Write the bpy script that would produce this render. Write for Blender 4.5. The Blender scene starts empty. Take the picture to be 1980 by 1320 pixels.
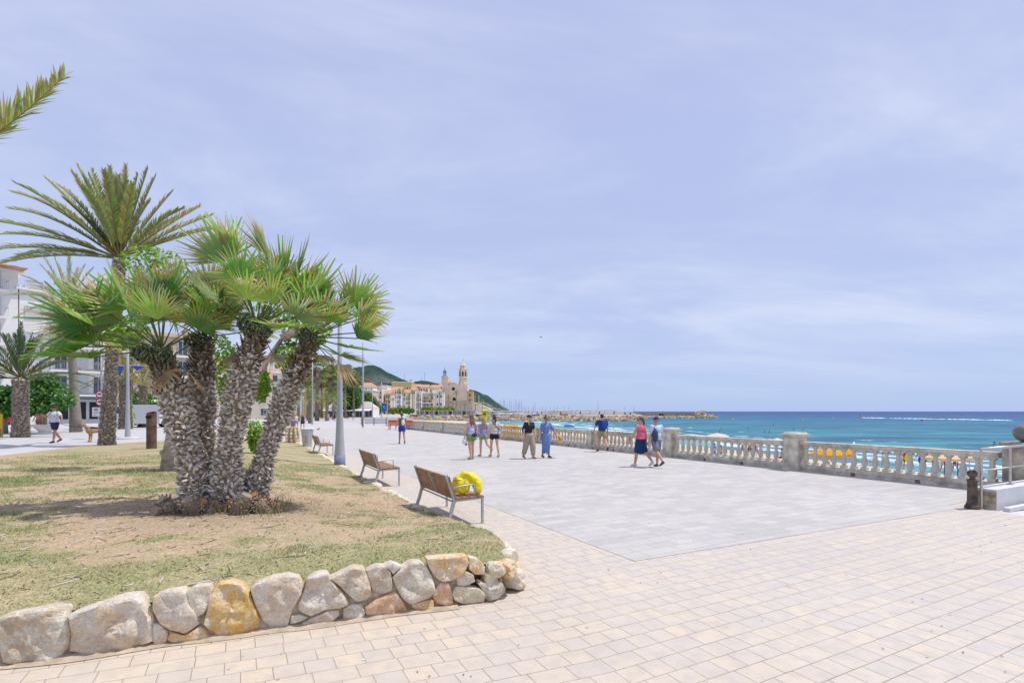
import bpy, bmesh, math, random
from math import sin, cos, pi, radians, sqrt
from mathutils import Vector, Matrix, noise
random.seed(7)
SC = bpy.context.scene
# ---------------------------------------------------------------- camera, sky, sun, exposure
H = 1.85                      # eye height
F = 1000.0                    # focal length in photo pixels (photo 1980 wide, horizon at 795)
cam_d = bpy.data.cameras.new('camera'); cam = bpy.data.objects.new('camera', cam_d)
SC.collection.objects.link(cam); SC.camera = cam
cam.location = (0, 0, H); cam.rotation_euler = (pi/2, 0, 0)
cam_d.sensor_width = 36; cam_d.lens = 36*F/1980; cam_d.shift_y = 135/1980
cam_d.clip_start = 0.1; cam_d.clip_end = 60000
SUN_EL = radians(67); SUN_AZ = radians(80)      # azimuth from +Y towards +X
w = bpy.data.worlds.new('World'); SC.world = w; w.use_nodes = True
N = w.node_tree.nodes; L = w.node_tree.links; N.clear()
def wn(t, **k):
    n = N.new(t)
    for a, b in k.items(): setattr(n, a, b)
    return n
sky = wn('ShaderNodeTexSky', sky_type='NISHITA', sun_disc=False, sun_elevation=SUN_EL, sun_rotation=SUN_AZ, air_density=1.0, dust_density=0.6, ozone_density=2.5)
tc = wn('ShaderNodeTexCoord'); sep = wn('ShaderNodeSeparateXYZ'); L.new(tc.outputs['Generated'], sep.inputs[0])
zz = wn('ShaderNodeMath', operation='MAXIMUM'); L.new(sep.outputs['Z'], zz.inputs[0]); zz.inputs[1].default_value = 0.0
za = wn('ShaderNodeMath', operation='ADD'); L.new(zz.outputs[0], za.inputs[0]); za.inputs[1].default_value = 0.16
dx = wn('ShaderNodeMath', operation='DIVIDE'); L.new(sep.outputs['X'], dx.inputs[0]); L.new(za.outputs[0], dx.inputs[1])
dy = wn('ShaderNodeMath', operation='DIVIDE'); L.new(sep.outputs['Y'], dy.inputs[0]); L.new(za.outputs[0], dy.inputs[1])
cmb = wn('ShaderNodeCombineXYZ'); L.new(dx.outputs[0], cmb.inputs[0]); L.new(dy.outputs[0], cmb.inputs[1])
mp = wn('ShaderNodeMapping'); mp.inputs['Rotation'].default_value = (0, 0, radians(-35)); mp.inputs['Scale'].default_value = (0.55, 1.0, 1)
L.new(cmb.outputs[0], mp.inputs[0])
n1 = wn('ShaderNodeTexNoise'); n1.inputs['Scale'].default_value = 1.0; n1.inputs['Detail'].default_value = 12; n1.inputs['Roughness'].default_value = 0.62; n1.inputs['Distortion'].default_value = 0.5
L.new(mp.outputs[0], n1.inputs['Vector'])
mp2 = wn('ShaderNodeMapping'); mp2.inputs['Rotation'].default_value = (0, 0, radians(40)); mp2.inputs['Scale'].default_value = (0.3, 0.9, 1); mp2.inputs['Location'].default_value = (3.1, 1.7, 0)
L.new(cmb.outputs[0], mp2.inputs[0])
n2 = wn('ShaderNodeTexNoise'); n2.inputs['Scale'].default_value = 0.5; n2.inputs['Detail'].default_value = 10; n2.inputs['Roughness'].default_value = 0.6; n2.inputs['Distortion'].default_value = 0.8
L.new(mp2.outputs[0], n2.inputs['Vector'])
av = wn('ShaderNodeMath', operation='ADD'); L.new(n1.outputs['Fac'], av.inputs[0]); L.new(n2.outputs['Fac'], av.inputs[1])
cr = wn('ShaderNodeMapRange'); L.new(av.outputs[0], cr.inputs[0])
cr.inputs[1].default_value = 0.80; cr.inputs[2].default_value = 1.22; cr.inputs[3].default_value = 0.0; cr.inputs[4].default_value = 0.85; cr.interpolation_type = 'SMOOTHSTEP'
# clouds thin out low over the sea
hz = wn('ShaderNodeMapRange'); L.new(zz.outputs[0], hz.inputs[0]); hz.inputs[1].default_value = 0.0; hz.inputs[2].default_value = 0.16
cm = wn('ShaderNodeMath', operation='MULTIPLY'); L.new(cr.outputs[0], cm.inputs[0]); L.new(hz.outputs[0], cm.inputs[1])
# thin high veil: milky lavender over the clear sky
veil = wn('ShaderNodeMix', data_type='RGBA'); veil.inputs[0].default_value = 0.88
L.new(sky.outputs[0], veil.inputs[6])
vr = wn('ShaderNodeValToRGB'); L.new(zz.outputs[0], vr.inputs[0]); ve = vr.color_ramp.elements
ve[0].position = 0.0; ve[0].color = (.355, .48, .745, 1); ve[1].position = .55; ve[1].color = (.42, .47, .72, 1); q_ = ve.new(.12); q_.color = (.42, .50, .745, 1)
vs_ = wn('ShaderNodeMix', data_type='RGBA', blend_type='MULTIPLY'); vs_.inputs[0].default_value = 1; L.new(vr.outputs[0], vs_.inputs[6]); vs_.inputs[7].default_value = (10.5, 10.5, 10.5, 1); vs_.clamp_result = False; L.new(vs_.outputs[2], veil.inputs[7])
mx = wn('ShaderNodeMix', data_type='RGBA'); L.new(cm.outputs[0], mx.inputs[0]); L.new(veil.outputs[2], mx.inputs[6]); mx.inputs[7].default_value = (6.3, 6.8, 8.4, 1)
bg = wn('ShaderNodeBackground'); bg.inputs['Strength'].default_value = 0.10
L.new(mx.outputs[2], bg.inputs[0]); out = wn('ShaderNodeOutputWorld'); L.new(bg.outputs[0], out.inputs[0])
sd = bpy.data.lights.new('sun', 'SUN'); sun = bpy.data.objects.new('sun', sd); SC.collection.objects.link(sun)
sd.energy = 3.1; sd.angle = radians(0.6); sd.color = (1, 0.955, 0.89)
SV = Vector((cos(SUN_EL)*sin(SUN_AZ), cos(SUN_EL)*cos(SUN_AZ), sin(SUN_EL)))
sun.rotation_euler = SV.to_track_quat('Z', 'Y').to_euler()
SC.view_settings.view_transform = 'Standard'; SC.view_settings.look = 'None'; SC.view_settings.gamma = 1; SC.view_settings.exposure = 0.22
SC.cycles.max_bounces = 6; SC.cycles.transparent_max_bounces = 8

# ---------------------------------------------------------------- coordinates
D1 = Vector((-.4648, .8854, 0)); D2 = Vector((.8854, .4648, 0))   # along / across the promenade
RZ = math.atan2(D1.y, D1.x) - pi/2                                 # local +Y -> along the promenade
def UV(u, v, z=0): p = D2*u + D1*v; return Vector((p.x, p.y, z))
def G(px, py, z=0.0):                                              # a photo pixel on the level z
    Y = (H-z)*F/(py-795); return Vector(((px-990)/F*Y, Y, z))
def W(px, py, Y): return Vector(((px-990)/F*Y, Y, H-(py-795)*Y/F)) # a photo pixel at distance Y
def sm(a, b, x):
    t = max(0, min(1, (x-a)/(b-a))); return t*t*(3-2*t)
def rnd(a, b): return random.uniform(a, b)

# ---------------------------------------------------------------- mesh builder
class MB:
    def __init__(s): s.v = []; s.f = []; s.c = []; s.m = []; s.col = (1, 1, 1); s.mi = 0
    def p(s, co, c=None): s.v.append(tuple(co)); s.c.append(c or s.col); return len(s.v)-1
    def face(s, *i): s.f.append(i); s.m.append(s.mi)
    def poly(s, pts, c=None): s.face(*[s.p(q, c) for q in pts])
    def box(s, c, sz, M=None, taper=1.0):
        x, y, z = sz[0]/2, sz[1]/2, sz[2]/2; c = Vector(c); ids = []
        for dz in (-1, 1):
            t = taper if dz > 0 else 1
            for dx, dy in ((-1, -1), (1, -1), (1, 1), (-1, 1)):
                q = Vector((dx*x*t, dy*y*t, dz*z))
                if M is not None: q = M @ q
                ids.append(s.p(c+q))
        a = ids
        for f in ((3, 2, 1, 0), (4, 5, 6, 7), (0, 1, 5, 4), (1, 2, 6, 5), (2, 3, 7, 6), (3, 0, 4, 7)): s.face(*[a[k] for k in f])
    def bar(s, a, b, wd, th, up=(0, 0, 1)):
        a = Vector(a); b = Vector(b); d = b-a; ln = d.length; d = d.normalized(); u = Vector(up)
        x = d.cross(u)
        if x.length < 1e-4: x = d.cross(Vector((1, 0, 0)))
        x.normalize(); z = x.cross(d); M = Matrix((x, d, z)).transposed()
        s.box((a+b)/2, (wd, ln, th), M)
    def tube(s, pts, rad, n=8, caps=True, cols=None):
        pts = [Vector(q) for q in pts]; rings = []
        if not isinstance(rad, (list, tuple)): rad = [rad]*len(pts)
        px = None
        for i, q in enumerate(pts):
            d = (pts[min(i+1, len(pts)-1)]-pts[max(i-1, 0)]).normalized()
            if px is None:
                a = Vector((1, 0, 0)) if abs(d.x) < .8 else Vector((0, 1, 0)); px = (a-d*a.dot(d)).normalized()
            else:
                px = (px-d*px.dot(d)).normalized()
            py = d.cross(px); c = cols[i] if cols else None
            rings.append([s.p(q+(px*cos(2*pi*k/n)+py*sin(2*pi*k/n))*rad[i], c) for k in range(n)])
        for a, b in zip(rings, rings[1:]):
            for k in range(n): s.face(a[k], a[(k+1) % n], b[(k+1) % n], b[k])
        if caps: s.face(*rings[0][::-1]); s.face(*rings[-1])
    def lathe(s, prof, n=16, c=(0, 0, 0), M=None, capb=True, capt=True):
        c = Vector(c); rings = []
        for r, z in prof:
            ring = []
            for k in range(n):
                q = Vector((r*cos(2*pi*(k+.5)/n), r*sin(2*pi*(k+.5)/n), z))
                if M is not None: q = M @ q
                ring.append(s.p(c+q))
            rings.append(ring)
        for a, b in zip(rings, rings[1:]):
            for k in range(n): s.face(a[k], a[(k+1) % n], b[(k+1) % n], b[k])
        if capb: s.face(*rings[0][::-1])
        if capt: s.face(*rings[-1])
    def ell(s, c, r, n=10, M=None):
        m = max(4, n//2+1); prof = [(max(sin(pi*i/m), .02), -cos(pi*i/m)) for i in range(m+1)]
        S = Matrix.Diagonal(Vector(r))
        if M is not None: S = M @ S
        s.lathe(prof, n, c, S)
    def cap(s, p0, r0, p1, r1, n=10):
        p0 = Vector(p0); p1 = Vector(p1); d = p1-p0; ln = max(d.length, 1e-4); d = d/ln
        q = d.to_track_quat('Z', 'Y').to_matrix(); prof = []
        for i in range(5): a = pi/2*(1-i/4); prof.append((max(r0*cos(a), .001), -r0*sin(a)))
        for i in range(5): a = pi/2*i/4; prof.append((max(r1*cos(a), .001), ln+r1*sin(a)))
        s.lathe(prof, n, p0, q)
    def build(s, name, mats, parent=None, smooth=False, loc=None, rz=0):
        me = bpy.data.meshes.new(name); me.from_pydata(s.v, [], s.f)
        if not isinstance(mats, (list, tuple)): mats = [mats]
        for m in mats: me.materials.append(m)
        if len(mats) > 1: me.polygons.foreach_set('material_index', s.m)
        if smooth: me.polygons.foreach_set('use_smooth', [True]*len(s.f))
        ca = me.color_attributes.new('Col', 'FLOAT_COLOR', 'POINT'); flat = []
        for c in s.c: flat += [c[0], c[1], c[2], 1]
        ca.data.foreach_set('color', flat); me.update()
        o = bpy.data.objects.new(name, me); SC.collection.objects.link(o)
        if parent: o.parent = parent
        if loc is not None: o.location = loc
        o.rotation_euler.z = rz
        return o
def tag(o, label=None, cat=None, group=None, kind=None):
    if label: o['label'] = label
    if cat: o['category'] = cat
    if group: o['group'] = group
    if kind: o['kind'] = kind
    return o
def empty(name, label, cat, loc=(0, 0, 0), rz=0, group=None):
    o = bpy.data.objects.new(name, None); SC.collection.objects.link(o); o.location = loc; o.rotation_euler.z = rz
    return tag(o, label, cat, group)
def dup(o, loc, rz=None, label=None, parent=None, scale=None):
    c = o.copy(); SC.collection.objects.link(c)
    if parent is not None: c.parent = parent
    if loc is not None: c.location = loc
    if rz is not None: c.rotation_euler.z = rz
    if scale is not None: c.scale = (scale,)*3 if not isinstance(scale, (tuple, list)) else scale
    if label: c['label'] = label
    for ch in list(o.children): dup(ch, None, parent=c)
    return c
def remesh(mb, name, mat, voxel, parent=None, it=3, extra=None):
    me = bpy.data.meshes.new('tmp'); me.from_pydata(mb.v, [], mb.f); o = bpy.data.objects.new('tmp', me); SC.collection.objects.link(o)
    r = o.modifiers.new('r', 'REMESH'); r.mode = 'VOXEL'; r.voxel_size = voxel; r.use_smooth_shade = True
    if it: sm_ = o.modifiers.new('s', 'SMOOTH'); sm_.factor = .5; sm_.iterations = it
    bpy.context.view_layer.update()
    ev = o.evaluated_get(bpy.context.evaluated_depsgraph_get()); nm = bpy.data.meshes.new_from_object(ev)
    bpy.data.objects.remove(o); bpy.data.meshes.remove(me)
    if extra is not None and extra.v:
        bm = bmesh.new(); bm.from_mesh(nm); vs = [bm.verts.new(v) for v in extra.v]
        for f in extra.f:
            nf = bm.faces.new([vs[i] for i in f]); nf.smooth = True
        bm.to_mesh(nm); bm.free()
    nm.name = name; nm.materials.clear(); nm.materials.append(mat)
    for p in nm.polygons: p.use_smooth = True
    ob = bpy.data.objects.new(name, nm); SC.collection.objects.link(ob)
    if parent: ob.parent = parent
    return ob

# ---------------------------------------------------------------- materials
MATS = {}
def mat(name, col, rough=.8, var=0.0, vs=3.0, bump=0.0, bs=20.0, metal=0.0, spec=.3, vcol=False, col2=None, detail=6, trans=0.0, coord='Object', obvar=0.0):
    if name in MATS: return MATS[name]
    m = bpy.data.materials.new(name); m.use_nodes = True; t = m.node_tree; b = t.nodes['Principled BSDF']
    b.inputs['Roughness'].default_value = rough; b.inputs['Metallic'].default_value = metal; b.inputs['Specular IOR Level'].default_value = spec
    col = tuple(col)+(1,); b.inputs['Base Color'].default_value = col; src = None
    tcn = t.nodes.new('ShaderNodeTexCoord')
    if var or col2:
        nz = t.nodes.new('ShaderNodeTexNoise'); nz.inputs['Scale'].default_value = vs; nz.inputs['Detail'].default_value = detail; nz.inputs['Roughness'].default_value = .6
        t.links.new(tcn.outputs[coord], nz.inputs['Vector'])
        rmp = t.nodes.new('ShaderNodeValToRGB'); rmp.color_ramp.elements[0].position = .36; rmp.color_ramp.elements[1].position = .64
        c2 = tuple(col2)+(1,) if col2 else col
        rmp.color_ramp.elements[0].color = tuple(x*(1-var) for x in col[:3])+(1,); rmp.color_ramp.elements[1].color = tuple(min(1, x*(1+var)) for x in c2[:3])+(1,)
        t.links.new(nz.outputs['Fac'], rmp.inputs[0]); src = rmp.outputs[0]
    if vcol:
        at = t.nodes.new('ShaderNodeAttribute'); at.attribute_name = 'Col'
        mu = t.nodes.new('ShaderNodeMix'); mu.data_type = 'RGBA'; mu.blend_type = 'MULTIPLY'; mu.inputs[0].default_value = 1
        if src: t.links.new(src, mu.inputs[6])
        else: mu.inputs[6].default_value = col
        t.links.new(at.outputs['Color'], mu.inputs[7]); src = mu.outputs[2]
    if obvar:
        oi = t.nodes.new('ShaderNodeObjectInfo'); mr = t.nodes.new('ShaderNodeMapRange'); mr.inputs[3].default_value = 1-obvar; mr.inputs[4].default_value = 1+obvar
        t.links.new(oi.outputs['Random'], mr.inputs[0])
        mu = t.nodes.new('ShaderNodeMix'); mu.data_type = 'RGBA'; mu.blend_type = 'MULTIPLY'; mu.inputs[0].default_value = 1
        if src: t.links.new(src, mu.inputs[6])
        else: mu.inputs[6].default_value = col
        t.links.new(mr.outputs[0], mu.inputs[7]); src = mu.outputs[2]
    if src: t.links.new(src, b.inputs['Base Color'])
    if bump:
        nb = t.nodes.new('ShaderNodeTexNoise'); nb.inputs['Scale'].default_value = bs; nb.inputs['Detail'].default_value = 6; t.links.new(tcn.outputs[coord], nb.inputs['Vector'])
        bp = t.nodes.new('ShaderNodeBump'); bp.inputs['Strength'].default_value = 1; bp.inputs['Distance'].default_value = bump
        t.links.new(nb.outputs['Fac'], bp.inputs['Height']); t.links.new(bp.outputs[0], b.inputs['Normal'])
    if trans:                                        # leaves: light passes through
        tr = t.nodes.new('ShaderNodeBsdfTranslucent'); ms = t.nodes.new('ShaderNodeMixShader'); ms.inputs[0].default_value = trans
        if src: t.links.new(src, tr.inputs[0])
        else: tr.inputs[0].default_value = col
        o = t.nodes['Material Output']; t.links.new(b.outputs[0], ms.inputs[1]); t.links.new(tr.outputs[0], ms.inputs[2]); t.links.new(ms.outputs[0], o.inputs[0])
    MATS[name] = m; return m
def nd(t, ty, **k):
    n = t.nodes.new(ty)
    for a, b in k.items(): setattr(n, a, b)
    return n
def mth(t, op, a, b=None):
    n = t.nodes.new('ShaderNodeMath'); n.operation = op
    for i, x in enumerate((a, b)):
        if x is None: continue
        if isinstance(x, (int, float)): n.inputs[i].default_value = x
        else: t.links.new(x, n.inputs[i])
    return n.outputs[0]
def mixc(t, fac, a, b, blend='MIX'):
    n = t.nodes.new('ShaderNodeMix'); n.data_type = 'RGBA'; n.blend_type = blend
    for i, x in ((0, fac), (6, a), (7, b)):
        if isinstance(x, (int, float)): n.inputs[i].default_value = x
        elif isinstance(x, tuple): n.inputs[i].default_value = x+(1,) if len(x) == 3 else x
        else: t.links.new(x, n.inputs[i])
    return n.outputs[2]
def noi(t, vec, sc, det=5, ro=.55):
    n = t.nodes.new('ShaderNodeTexNoise'); n.inputs['Scale'].default_value = sc; n.inputs['Detail'].default_value = det; n.inputs['Roughness'].default_value = ro
    t.links.new(vec, n.inputs['Vector']); return n.outputs['Fac']
def mrng(t, x, a, b, c=0, d=1):
    n = t.nodes.new('ShaderNodeMapRange'); t.links.new(x, n.inputs[0])
    for i, q in enumerate((a, b, c, d)): n.inputs[i+1].default_value = q
    return n.outputs[0]
def paver_mat(name, ca, cb, cj, bw, bh, u0=None, street=False, mort=.0036):
    """pavers laid in the promenade's own frame (u across, v along)"""
    m = bpy.data.materials.new(name); m.use_nodes = True; t = m.node_tree; b = t.nodes['Principled BSDF']; b.inputs['Roughness'].default_value = .85; b.inputs['Specular IOR Level'].default_value = .2
    ge = nd(t, 'ShaderNodeNewGeometry'); sp = nd(t, 'ShaderNodeSeparateXYZ'); t.links.new(ge.outputs['Position'], sp.inputs[0]); X, Y = sp.outputs[0], sp.outputs[1]
    u = mth(t, 'ADD', mth(t, 'MULTIPLY', X, D2.x), mth(t, 'MULTIPLY', Y, D2.y)); v = mth(t, 'ADD', mth(t, 'MULTIPLY', X, D1.x), mth(t, 'MULTIPLY', Y, D1.y))
    vv = v
    if u0 is not None: vv = mth(t, 'ADD', v, mth(t, 'MULTIPLY', mth(t, 'MINIMUM', mth(t, 'SUBTRACT', u, u0), 0.0), .105))
    cb_ = nd(t, 'ShaderNodeCombineXYZ'); t.links.new(u, cb_.inputs[0]); t.links.new(vv, cb_.inputs[1])
    br = nd(t, 'ShaderNodeTexBrick'); t.links.new(cb_.outputs[0], br.inputs['Vector']); br.offset = .5; br.squash = 1.45; br.squash_frequency = 3
    br.inputs['Scale'].default_value = 1; br.inputs['Brick Width'].default_value = bw; br.inputs['Row Height'].default_value = bh; br.inputs['Mortar Size'].default_value = mort; br.inputs['Mortar Smooth'].default_value = .3
    br.inputs['Color1'].default_value = (0, 0, 0, 1); br.inputs['Color2'].default_value = (1, 1, 1, 1); br.inputs['Mortar'].default_value = (.5, .5, .5, 1); br.inputs['Bias'].default_value = 0
    c = mixc(t, br.outputs['Color'], ca, cb)
    pos = ge.outputs['Position']
    c = mixc(t, mrng(t, noi(t, pos, 7.0, 4), .42, .66, 0, .8), c, tuple(x*.90 for x in cb))           # blotches across pavers
    c = mixc(t, mrng(t, noi(t, pos, .35, 6, .65), .35, .7), c, mixc(t, 1.0, c, (.90, .90, .92), 'MULTIPLY'))  # broad wear
    c = mixc(t, mrng(t, noi(t, pos, 28, 4, .7), .45, .7, 0, .35), c, tuple(x*.80 for x in ca))
    c = mixc(t, mrng(t, noi(t, pos, 140, 3), .3, .75, 0, .22), c, tuple(x*.68 for x in ca))           # grain
    c = mixc(t, mrng(t, noi(t, pos, 2.4, 5, .7), .66, .74, 0, .45), c, (.52, .42, .30))              # rusty and sandy stains
    vo = nd(t, 'ShaderNodeTexVoronoi'); vo.inputs['Scale'].default_value = 2.1; t.links.new(pos, vo.inputs['Vector']); c = mixc(t, mrng(t, vo.outputs['Distance'], .035, .028, 0, .55), c, (.16, .14, .13))   # old gum
    dn = mth(t, 'MULTIPLY', mrng(t, noi(t, pos, 1.3, 4), .3, .7, .35, 1.0), br.outputs['Fac'])
    c = mixc(t, dn, c, cj)
    if street: c = mixc(t, mrng(t, u, 5.5, .5, 0, .55), c, mixc(t, 1.0, c, (1.06, .99, .84), 'MULTIPLY'))      # yellower pavers beside the planted bed
    if street:                                                                               # the street side is plain pale slabs
        cb2 = nd(t, 'ShaderNodeTexBrick'); t.links.new(cb_.outputs[0], cb2.inputs['Vector']); cb2.inputs['Scale'].default_value = 1; cb2.inputs['Brick Width'].default_value = .9; cb2.inputs['Row Height'].default_value = .6; cb2.inputs['Mortar Size'].default_value = .008
        cb2.inputs['Color1'].default_value = (.49, .475, .475, 1); cb2.inputs['Color2'].default_value = (.545, .525, .52, 1); cb2.inputs['Mortar'].default_value = (.36, .34, .33, 1)
        c = mixc(t, mrng(t, u, -3.2, -3.4), c, mixc(t, mrng(t, noi(t, pos, .5, 6), .35, .7, 0, .5), cb2.outputs['Color'], (.42, .40, .40)))
        c = mixc(t, mrng(t, v, 60, 62, 0, 1), c, (.50, .485, .485))
        c = mixc(t, mrng(t, v, 160, 240, 0, 1), c, (.33, .32, .29))
    t.links.new(c, b.inputs['Base Color'])
    bp = nd(t, 'ShaderNodeBump'); bp.inputs['Distance'].default_value = .0025; bp.inputs['Strength'].default_value = .8
    hgt = mth(t, 'SUBTRACT', mth(t, 'MULTIPLY', noi(t, pos, 90, 3), .3), br.outputs['Fac']); t.links.new(hgt, bp.inputs['Height']); t.links.new(bp.outputs[0], b.inputs['Normal'])
    return m
# ---------------------------------------------------------------- GROUND
M_tan = paver_mat('tan_pavers', (.64, .56, .46), (.56, .515, .48), (.22, .17, .13), .205, .195, u0=2.35, street=True)
M_grey = paver_mat('grey_pavers', (.46, .445, .425), (.60, .575, .53), (.25, .24, .23), .40, .24, mort=.0045)
M_sand = mat('sand', (.56, .45, .31), .95, .12, .6, .02, 3, col2=(.60, .50, .36))
UB = 15.62                     # where the promenade ends: the balustrade line
def ground_h(u, v):
    p = UV(u, v); return .40*sm(2.5, -2.5, u)*sm(4, 10, p.y)
mb = MB()
us = [-260, -160, -100, -70, -50, -40, -32, -26, -20, -16, -13, -10, -8, -6, -5, -4, -3, -2, -1, 0, 1, 2, 3, 5, 8, 12, 12.3, UB+.1]
vs = [-60, -30, -15, -8, -4, -2, 0, 2, 4.35, 5, 6, 7, 8, 9, 10, 11, 12, 14, 16, 20, 25, 30, 40, 60, 90, 130, 200, 300, 420, 600]
idx = {}
for i, u in enumerate(us):
    for j, v in enumerate(vs): idx[i, j] = mb.p(UV(u, v, ground_h(u, v)))
for i in range(len(us)-1):
    for j in range(len(vs)-1):
        if us[i] >= 12.3 and vs[j+1] <= 4.35: continue      # the ramp down to the beach
        mb.face(idx[i, j], idx[i+1, j], idx[i+1, j+1], idx[i, j+1])
tag(mb.build('promenade_ground', M_tan), 'tan and cream concrete pavers of the promenade', None, kind='structure')
mb = MB(); mb.poly([UV(4.31, 4.95, .004), UV(12.0, 4.75, .004), UV(12.25, 5.0, .004), UV(UB-.2, 5.3, .004), UV(UB-.2, 58, .004), UV(4.31, 58, .004)])
tag(mb.build('grey_paving', M_grey), 'pale grey pavers in the middle of the promenade', None, kind='structure')
EDGE = [(-13.2, 58.9), (-16.5, 75), (-24, 110), (-32, 155), (-43, 210), (-57, 288), (-61, 306)]
mb = MB(); mb.poly([(a, b, -.012) for a, b in [(-12.6, 57)]+EDGE+[(-30, 330), (6, 420), (-10, 620), (-340, 620), (-340, 300), (-150, 200)]])
tag(mb.build('town_ground', mat('town_ground_paving', (.46, .44, .42), .9, .08, .3)), 'pale paved waterfront curving towards the old town', None, kind='structure')
# ramp to the beach, its kerb strip
M_conc = mat('pale_concrete', (.56, .55, .54), .9, .10, 2.5, .004, 40)
mb = MB(); mb.poly([UV(12.3, 4.35, .0), UV(12.3, -8, 0), UV(19, -8, -.2), UV(19, 4.35, -.2)]); mb.poly([UV(19, 4.35, -.2), UV(19, -8, -.2), UV(27, -8, -2.75), UV(27, 4.35, -2.75)])
tag(mb.build('beach_ramp', M_conc), 'pale concrete ramp going down to the beach', None, kind='structure')
# beach
SHW = [(60, -60), (48, 0), (38, 46), (31, 100), (22, 170), (10, 235), (-4, 275), (-30, 300), (-60, 320)]     # water's edge (X, Y)
def shore_x(Y):
    a = SHW
    if Y <= a[0][1]: return a[0][0]
    for (x0, y0), (x1, y1) in zip(a, a[1:]):
        if Y <= y1: return x0+(x1-x0)*(Y-y0)/(y1-y0)
    return a[-1][0]
mb = MB(); rows = []
ysb = [-60, -30, 0, 20, 35, 46, 60, 80, 100, 130, 170, 200, 235, 255, 275, 300, 318]
for Y in ysb:
    xl = (UB-D2.y*Y/1)/D2.x; xs = shore_x(Y)          # the wall line: u = UB
    row = []
    for k in range(9):
        t = k/8; x = xl+(xs+9-xl)*t; z = -2.75 if t < .55 else -2.75-(t-.55)/.45*1.0
        row.append(mb.p((x, Y, z+noise.noise(Vector((x*.3, Y*.1, 0)))*.06)))
    rows.append(row)
for a, b in zip(rows, rows[1:]):
    for k in range(8): mb.face(a[k], a[k+1], b[k+1], b[k])
tag(mb.build('beach', M_sand, smooth=True), 'sandy beach below the balustrade', None, kind='structure')
# promenade retaining wall towards the beach
M_ret = mat('retaining_wall', (.42, .39, .35), .9, .15, 1.2, .01, 15)
mb = MB()
mb.bar(UV(UB+.02, 4.5, -1.55), UV(UB+.02, 58, -1.56), .30, 3.05)
EDGE = [(-13.2, 58.9), (-16.5, 75), (-24, 110), (-32, 155), (-43, 210), (-57, 288), (-61, 306)]
for a, b in zip(EDGE, EDGE[1:]): mb.bar((a[0], a[1], -1.56), (b[0], b[1], -1.56), .30, 3.06)
tag(mb.build('promenade_retaining_wall', M_ret), 'concrete retaining wall carrying the promenade above the beach', 'wall')
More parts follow.
